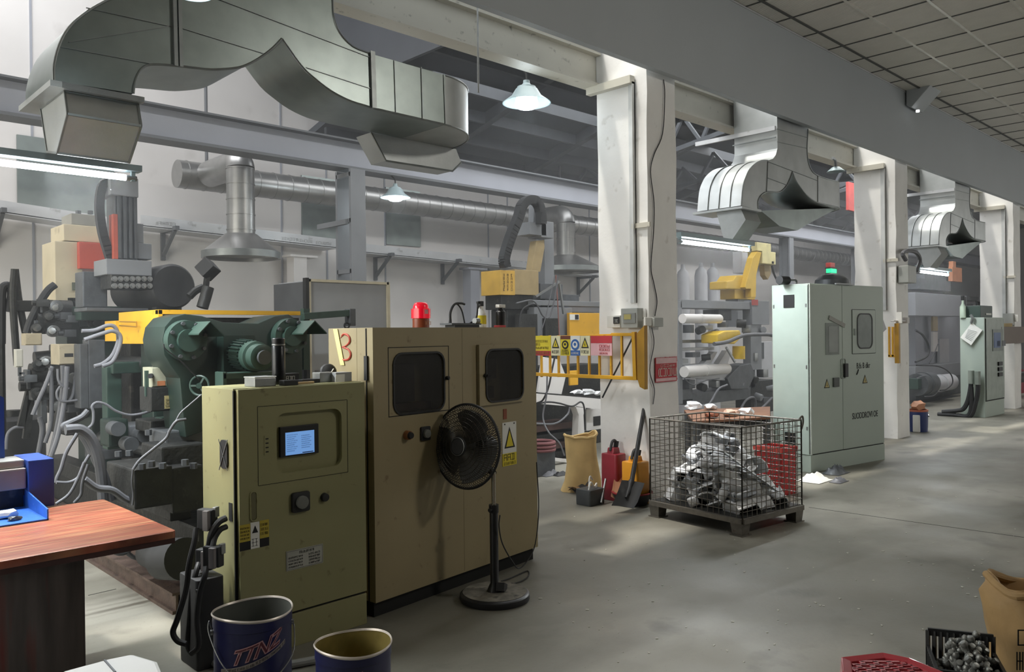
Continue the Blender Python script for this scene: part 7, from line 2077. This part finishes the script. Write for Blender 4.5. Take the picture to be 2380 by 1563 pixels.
# gate leaf and switch at the second column
t = thing('safety_gate', 'folded yellow gate leaf at the second white column', 'gate', P(2080, 845, X=12.1))
xpart('hinge_plate', mat('gate_dark_yellow', '#a87d1e'), t, [(2079, 752, 2089, 845)], 12.05, .06)
xpart('gate_frame', M_yellow, t, [(2064, 760, 2068, 830), (2072, 760, 2077, 830), (2064, 825, 2080, 831)], 12.1, .04)
t = thing('wall_socket', 'white switch with a pipe on the second column', 'switch', P(2100, 745, Y=4.55))
part('pipe', M_white, t, [(2078, 745, 2110, 748)], 4.52, .05)
part('plate', M_white, t, [(2109, 738, 2114, 752)], 4.5, .08)
xpart('card', M_paper, t, [(2082, 726, 2096, 752)], 12.15, .03)
t = thing('wall_siren', 'grey loudspeaker horn fixed to the second column', 'siren', P(2120, 620, Y=4.5))
part('siren_body', M_box, t, [(2112, 618, 2130, 658)], 4.42, .15, .01)
MB().tube([P(2105, 605, Y=4.5), P(2098, 590, Y=4.5), P(2110, 583, Y=4.5), P(2130, 588, Y=4.5), P(2138, 605, Y=4.5), P(2130, 630, Y=4.5)], .03, 8).build('siren_cable', M_hoseg, t)
# emergency lamp under the ceiling
t = thing('corner_speaker', 'small grey wedge speaker at the ceiling edge of the fascia', 'speaker', P(2135, 230, Y=4.43))
za = P(2125, 213, Y=4.43).z
xa, xb_ = P(2106, 230, Y=4.43).x, P(2152, 230, Y=4.43).x
zc_ = P(2107, 246, Y=4.43).z
MB().prism([(xa, 4.43, za-.03), (xa, 4.43, zc_), (xa, 4.36, zc_-.04), (xa, 4.08, za-.03)], (xb_-xa-.35, 0, 0)).build('speaker_body', M_fascia, t, smooth=0, bevel=.01)
q = P(2133, 256, Y=4.3); MB().cyl(q, q+Vector((0, 0, -.03)), .025, seg=12).build('indicator', mat('indicator_white', '#ffffff', .4, emit='#ffffff', estr=2), t)

# ------------------------------------------------------------------ right foreground corner
cS = P(2050, 1552, Z=.42)
st = thing('red_stool', 'red octagonal plastic stool with a slotted seat, bottom edge', 'stool', (cS.x, cS.y, 0))
pts = [P(a, b, Z=.42) for a, b in ((1958, 1560), (1990, 1529), (2105, 1520), (2152, 1530), (2195, 1563))]
w = (P(2195, 1563, Z=.42)-P(1958, 1560, Z=.42)).length/2
ctr = (pts[0]+pts[4])/2
rgt = (pts[4]-pts[0]).normalized(); fwv = Vector((-rgt.y, rgt.x, 0))
if fwv.dot(Vector((FWD[0], FWD[1], 0))) < 0: fwv = -fwv
dep_ = max(((p-ctr).dot(fwv)) for p in pts)
S_ = w*1.0
octo = [(-1, .0), (-.78, .62*1), (.18, .86), (.62, .62), (1, .0), (1, -.6), (.6, -1), (-.6, -1), (-1, -.6)]
oct_pts = [ctr+rgt*(a*S_)+fwv*(b*(dep_/.80 if b > 0 else S_)) for a, b in octo]
M_stool = mat('stool_red_plastic', '#b03a44', .22, var=.06, coat=.3)
cen = sum(oct_pts, Vector())/len(oct_pts)
mb = MB()
# slotted seat: plate built as rings with a lattice of bars
inner = [cen+(p-cen)*.80 for p in oct_pts]
n = len(oct_pts)
V0 = [mb.bm.verts.new(p) for p in oct_pts]; V1 = [mb.bm.verts.new(p+Vector((0, 0, -.006))) for p in inner]; V2 = [mb.bm.verts.new(p+Vector((0, 0, -.02))) for p in inner]; V3 = [mb.bm.verts.new(cen+(p-cen)*1.03+Vector((0, 0, -.05))) for p in oct_pts]
for A, B in ((V0, V1), (V1, V2), (V0, V3)):
    for i in range(n): mb.bm.faces.new((A[i], A[(i+1) % n], B[(i+1) % n], B[i]))
seat = mb.build('seat_rim', M_stool, st, smooth=0, bevel=.004)
mb = MB()
def inside(p):
    ok = True
    for i in range(n):
        a, b = inner[i], inner[(i+1) % n]
        if ((b-a).x*(p-a).y-(b-a).y*(p-a).x)*((inner[1]-inner[0]).x*(cen-inner[0]).y-(inner[1]-inner[0]).y*(cen-inner[0]).x) < 0: ok = False
    return ok
step = .0045
rn = random.Random(2)
us = np.arange(-S_, S_, step); vv_ = np.arange(-S_, S_, step)
# bars in two directions leave staggered slots open
for k in range(-8, 9):
    v = k*.030
    run = []
    for u in np.arange(-S_, S_, .01):
        p = cen+rgt*float(u)+fwv*v
        if inside(p): run.append(p)
    if len(run) > 2: mb.bar(run[0]+Vector((0, 0, -.012)), run[-1]+Vector((0, 0, -.012)), .014, .010)
for j in range(-9, 10):
    for k in range(-8, 8):
        u = j*.048+(k % 2)*.024; a = cen+rgt*u+fwv*(k*.03); b = cen+rgt*u+fwv*((k+1)*.03)
        if inside(a) and inside(b): mb.bar(a+Vector((0, 0, -.012)), b+Vector((0, 0, -.012)), .018, .010)
mb.build('seat_lattice', M_stool, st, smooth=0)
for (a, b) in ((-.7, .5), (.7, .5), (-.7, -.7), (.7, -.7)):
    q = cen+rgt*a*S_+fwv*b*S_*.8
    MB().bar(q+Vector((0, 0, -.05)), Vector(((q.x-cen.x)*1.15+cen.x, (q.y-cen.y)*1.15+cen.y, .0)), .05, .03).build('leg', M_stool, st, smooth=0)

# woven sack at the right edge
Dk = 3.45
sk = thing('woven_sack', 'big tan woven sack with printed letters at the right picture edge', 'sack', P(2400, 1600, D=Dk)*1)
M_sack = mat('tan_woven_sack', '#a98a5d', .7, var=.12, vscale=6, bump=.25, bscale=10)
rings = []
fw = Vector((FWD[0], FWD[1], 0)).normalized()
prof = [((2322, 1700), (2530, 1700)), ((2320, 1563), (2535, 1563)), ((2332, 1530), (2520, 1530)), ((2318, 1470), (2525, 1470)), ((2308, 1420), (2530, 1420)), ((2302, 1390), (2540, 1390)), ((2312, 1372), (2520, 1378)), ((2322, 1349), (2505, 1372))]
n = len(prof); mb = MB(); rn = random.Random(8)
for k, (l, r) in enumerate(prof):
    A, B = P(*l, D=Dk), P(*r, D=Dk); m_ = (A+B)/2; h = (B-A)/2
    ring = []
    for i in range(40):
        an = 2*math.pi*i/40; sq = lambda v: math.copysign(abs(v)**.7, v)
        fold = 1+.05*math.sin(an*5+k*1.3)*(k > 0)+.03*math.sin(an*9-k*2.1)*(k > 1)
        p = m_+h*sq(math.cos(an))*fold+fw*.20*sq(math.sin(an))*(1 if k < 5 else .75)*fold
        p += Vector((rn.uniform(-.003, .003), rn.uniform(-.003, .003), .018*math.sin(an*3+k)*(k > 3)))
        if k == 0: p.z = .0
        ring.append(p)
    rings.append(ring)
V = [[mb.bm.verts.new(p) for p in r] for r in rings]
cc_ = sum(rings[-1], Vector())/40
V.append([mb.bm.verts.new(cc_+(p-cc_)*.93+Vector((0, 0, -.01))) for p in rings[-1]])
V.append([mb.bm.verts.new(cc_+(p-cc_)*.9+Vector((0, 0, -.22))) for p in rings[-1]])
for A, B in zip(V[:-1], V[1:]):
    for i in range(40): mb.bm.faces.new((A[i], A[(i+1) % 40], B[(i+1) % 40], B[i]))
mb.bm.faces.new(V[0][::-1]); mb.bm.faces.new(V[-1])
mb.build('sack_body', M_sack, sk, smooth=60)
MB().tube([p.lerp(q, .5) for p, q in zip(rings[-1], rings[-2])], .016, 8, smooth=False, closed=True).build('folded_rim', M_sack, sk)
mb = MB()
q = P(2366, 1540, D=Dk-.19)
MBt = Matrix.Translation(q) @ Matrix(((RGT[0], UPV[0], -FWD[0], 0), (RGT[1], UPV[1], -FWD[1], 0), (RGT[2], UPV[2], -FWD[2], 0), (0, 0, 0, 1)))
glyphs(mb, lambda u, v, d: MBt @ Vector((u, v-.03, d)), -.005, 0, .10, .07, 3, 5, .003); glyphs(mb, lambda u, v, d: MBt @ Vector((u, v+.07, d)), .0, 0, .08, .06, 2, 6, .003)
mb.build('sack_print', M_ink, sk, smooth=0)
# black slotted crate with small castings
cD = 3.75
cr_ = thing('slotted_crate', 'black slotted plastic crate filled with small knobbly castings', 'crate', P(2270, 1563, Z=0.0))
A, B = P(2178, 1556, Z=.30), P(2335, 1575, Z=.30)
ax1 = (B-A).normalized(); ax2 = Vector((-ax1.y, ax1.x, 0))
if ax2.dot(fw) < 0: ax2 = -ax2
Lc, Wc, Hc_ = (B-A).length*1.05, .26, .30
def cv(u, v, z): return Vector((A.x, A.y, 0))+ax1*u+ax2*v+Vector((0, 0, z))
M_crate = mat('crate_black', '#1f2022', .45, var=.1)
def slotted(p0, p1, name, zt0, zt1):
    mb = MB(); d = p1-p0; L = d.length
    nb = 10
    for z0, z1 in ((0, .05), (zt0-.03, zt0)): mb.bar(p0+Vector((0, 0, (z0+z1)/2)), p1+Vector((0, 0, (z0+z1)/2)), .012, z1-z0)
    mb.bar(p0+Vector((0, 0, zt0*.62)), p1+Vector((0, 0, zt0*.62)), .01, .014)
    for k in range(nb+1):
        q = p0.lerp(p1, k/nb); mb.bar(q, q+Vector((0, 0, zt0-.01)), .014, .014)
    return mb.build(name, M_crate, cr_, smooth=0)
slotted(cv(0, 0, 0), cv(Lc, 0, 0), 'front_wall', Hc_, 0)
slotted(cv(0, Wc, 0), cv(Lc, Wc, 0), 'back_wall', Hc_+.07, 0)
slotted(cv(0, 0, 0), cv(0, Wc, 0), 'side_wall', Hc_, 0)
slotted(cv(Lc, 0, 0), cv(Lc, Wc, 0), 'side_wall', Hc_, 0)
MB().prism([cv(0, 0, .0), cv(Lc, 0, .0), cv(Lc, Wc, 0), cv(0, Wc, 0)], (0, 0, .012)).build('crate_floor', M_crate, cr_, smooth=0)
mb = MB(); mb.lathe([(0, 0), (.011, 0), (.011, .05), (.016, .055), (.019, .068), (.014, .08), (0, .083)], (0, 0, 0), 12); mb.cbox((0, 0, .02), .03, .012, .02)
kn = mb.build('knob_casting', mat('dull_casting', '#8b8d8a', .45, .5, var=.25, vscale=30), None, smooth=35)
rn = random.Random(4); first = True
for i in range(150):
    u, v = rn.random(), rn.random()
    hgt = .20+.22*math.exp(-((u-.55)**2*5+(v-.6)**2*2))*rn.uniform(.75, 1)
    o = kn if first else kn.copy()
    if not first: COL.objects.link(o)
    first = False
    o.location = cv(.02+u*(Lc-.04), .02+v*(Wc-.04), hgt-.06); o.rotation_euler = (rn.uniform(-.8, .8), rn.uniform(-.8, .8), rn.uniform(0, 6)); o.scale = (.75,)*3
    tag(o, 'small knobbly casting heaped in the black slotted crate', 'casting', 'knobbly castings in the black crate')
# crumbs of swarf on the floor
rn = random.Random(6)
mb = MB()
spots_ = [(2262, 1326), (2110, 1400), (2026, 1475), (1906, 1408), (1914, 1409), (1952, 1392), (2030, 1350), (2236, 1365), (2268, 1388), (1970, 1286), (2052, 1282), (2112, 1307), (2085, 1162), (2088, 1160), (1256, 1392), (1365, 1418)]
for k in range(120): spots_.append((rn.uniform(1300, 2380), rn.uniform(1130, 1540)))
for i, (a, b) in enumerate(spots_):
    q = P(a, b, Z=.002); s = rn.uniform(.004, .009) if i > 15 else .011
    mb.cbox(q, s*rn.uniform(1, 2.2), s, .003, rn.uniform(0, 3))
o = tag(mb.build('swarf_crumbs', mat('swarf_pale', '#c9c7bd', .5), smooth=0), 'pale crumbs of swarf scattered over the aisle floor', 'swarf', kind='stuff')

# ------------------------------------------------------------------ thin workshop haze in the bays
hm = bpy.data.materials.new('workshop_haze'); hm.use_nodes = True
nt = hm.node_tree; nt.nodes.remove(nt.nodes['Principled BSDF'])
vsn = nt.nodes.new('ShaderNodeVolumeScatter'); vsn.inputs['Density'].default_value = 0.014; vsn.inputs['Anisotropy'].default_value = 0.2
vsn.inputs['Color'].default_value = (.95, .97, 1, 1)
nt.links.new(vsn.outputs['Volume'], nt.nodes['Material Output'].inputs['Volume'])
hz = MB().box(1.2, 32, 4.54, 10.45, .05, 4.35).build('haze', hm, smooth=0)
tag(hz, 'thin pale smoke haze hanging in the machine bays', 'haze', kind='stuff')
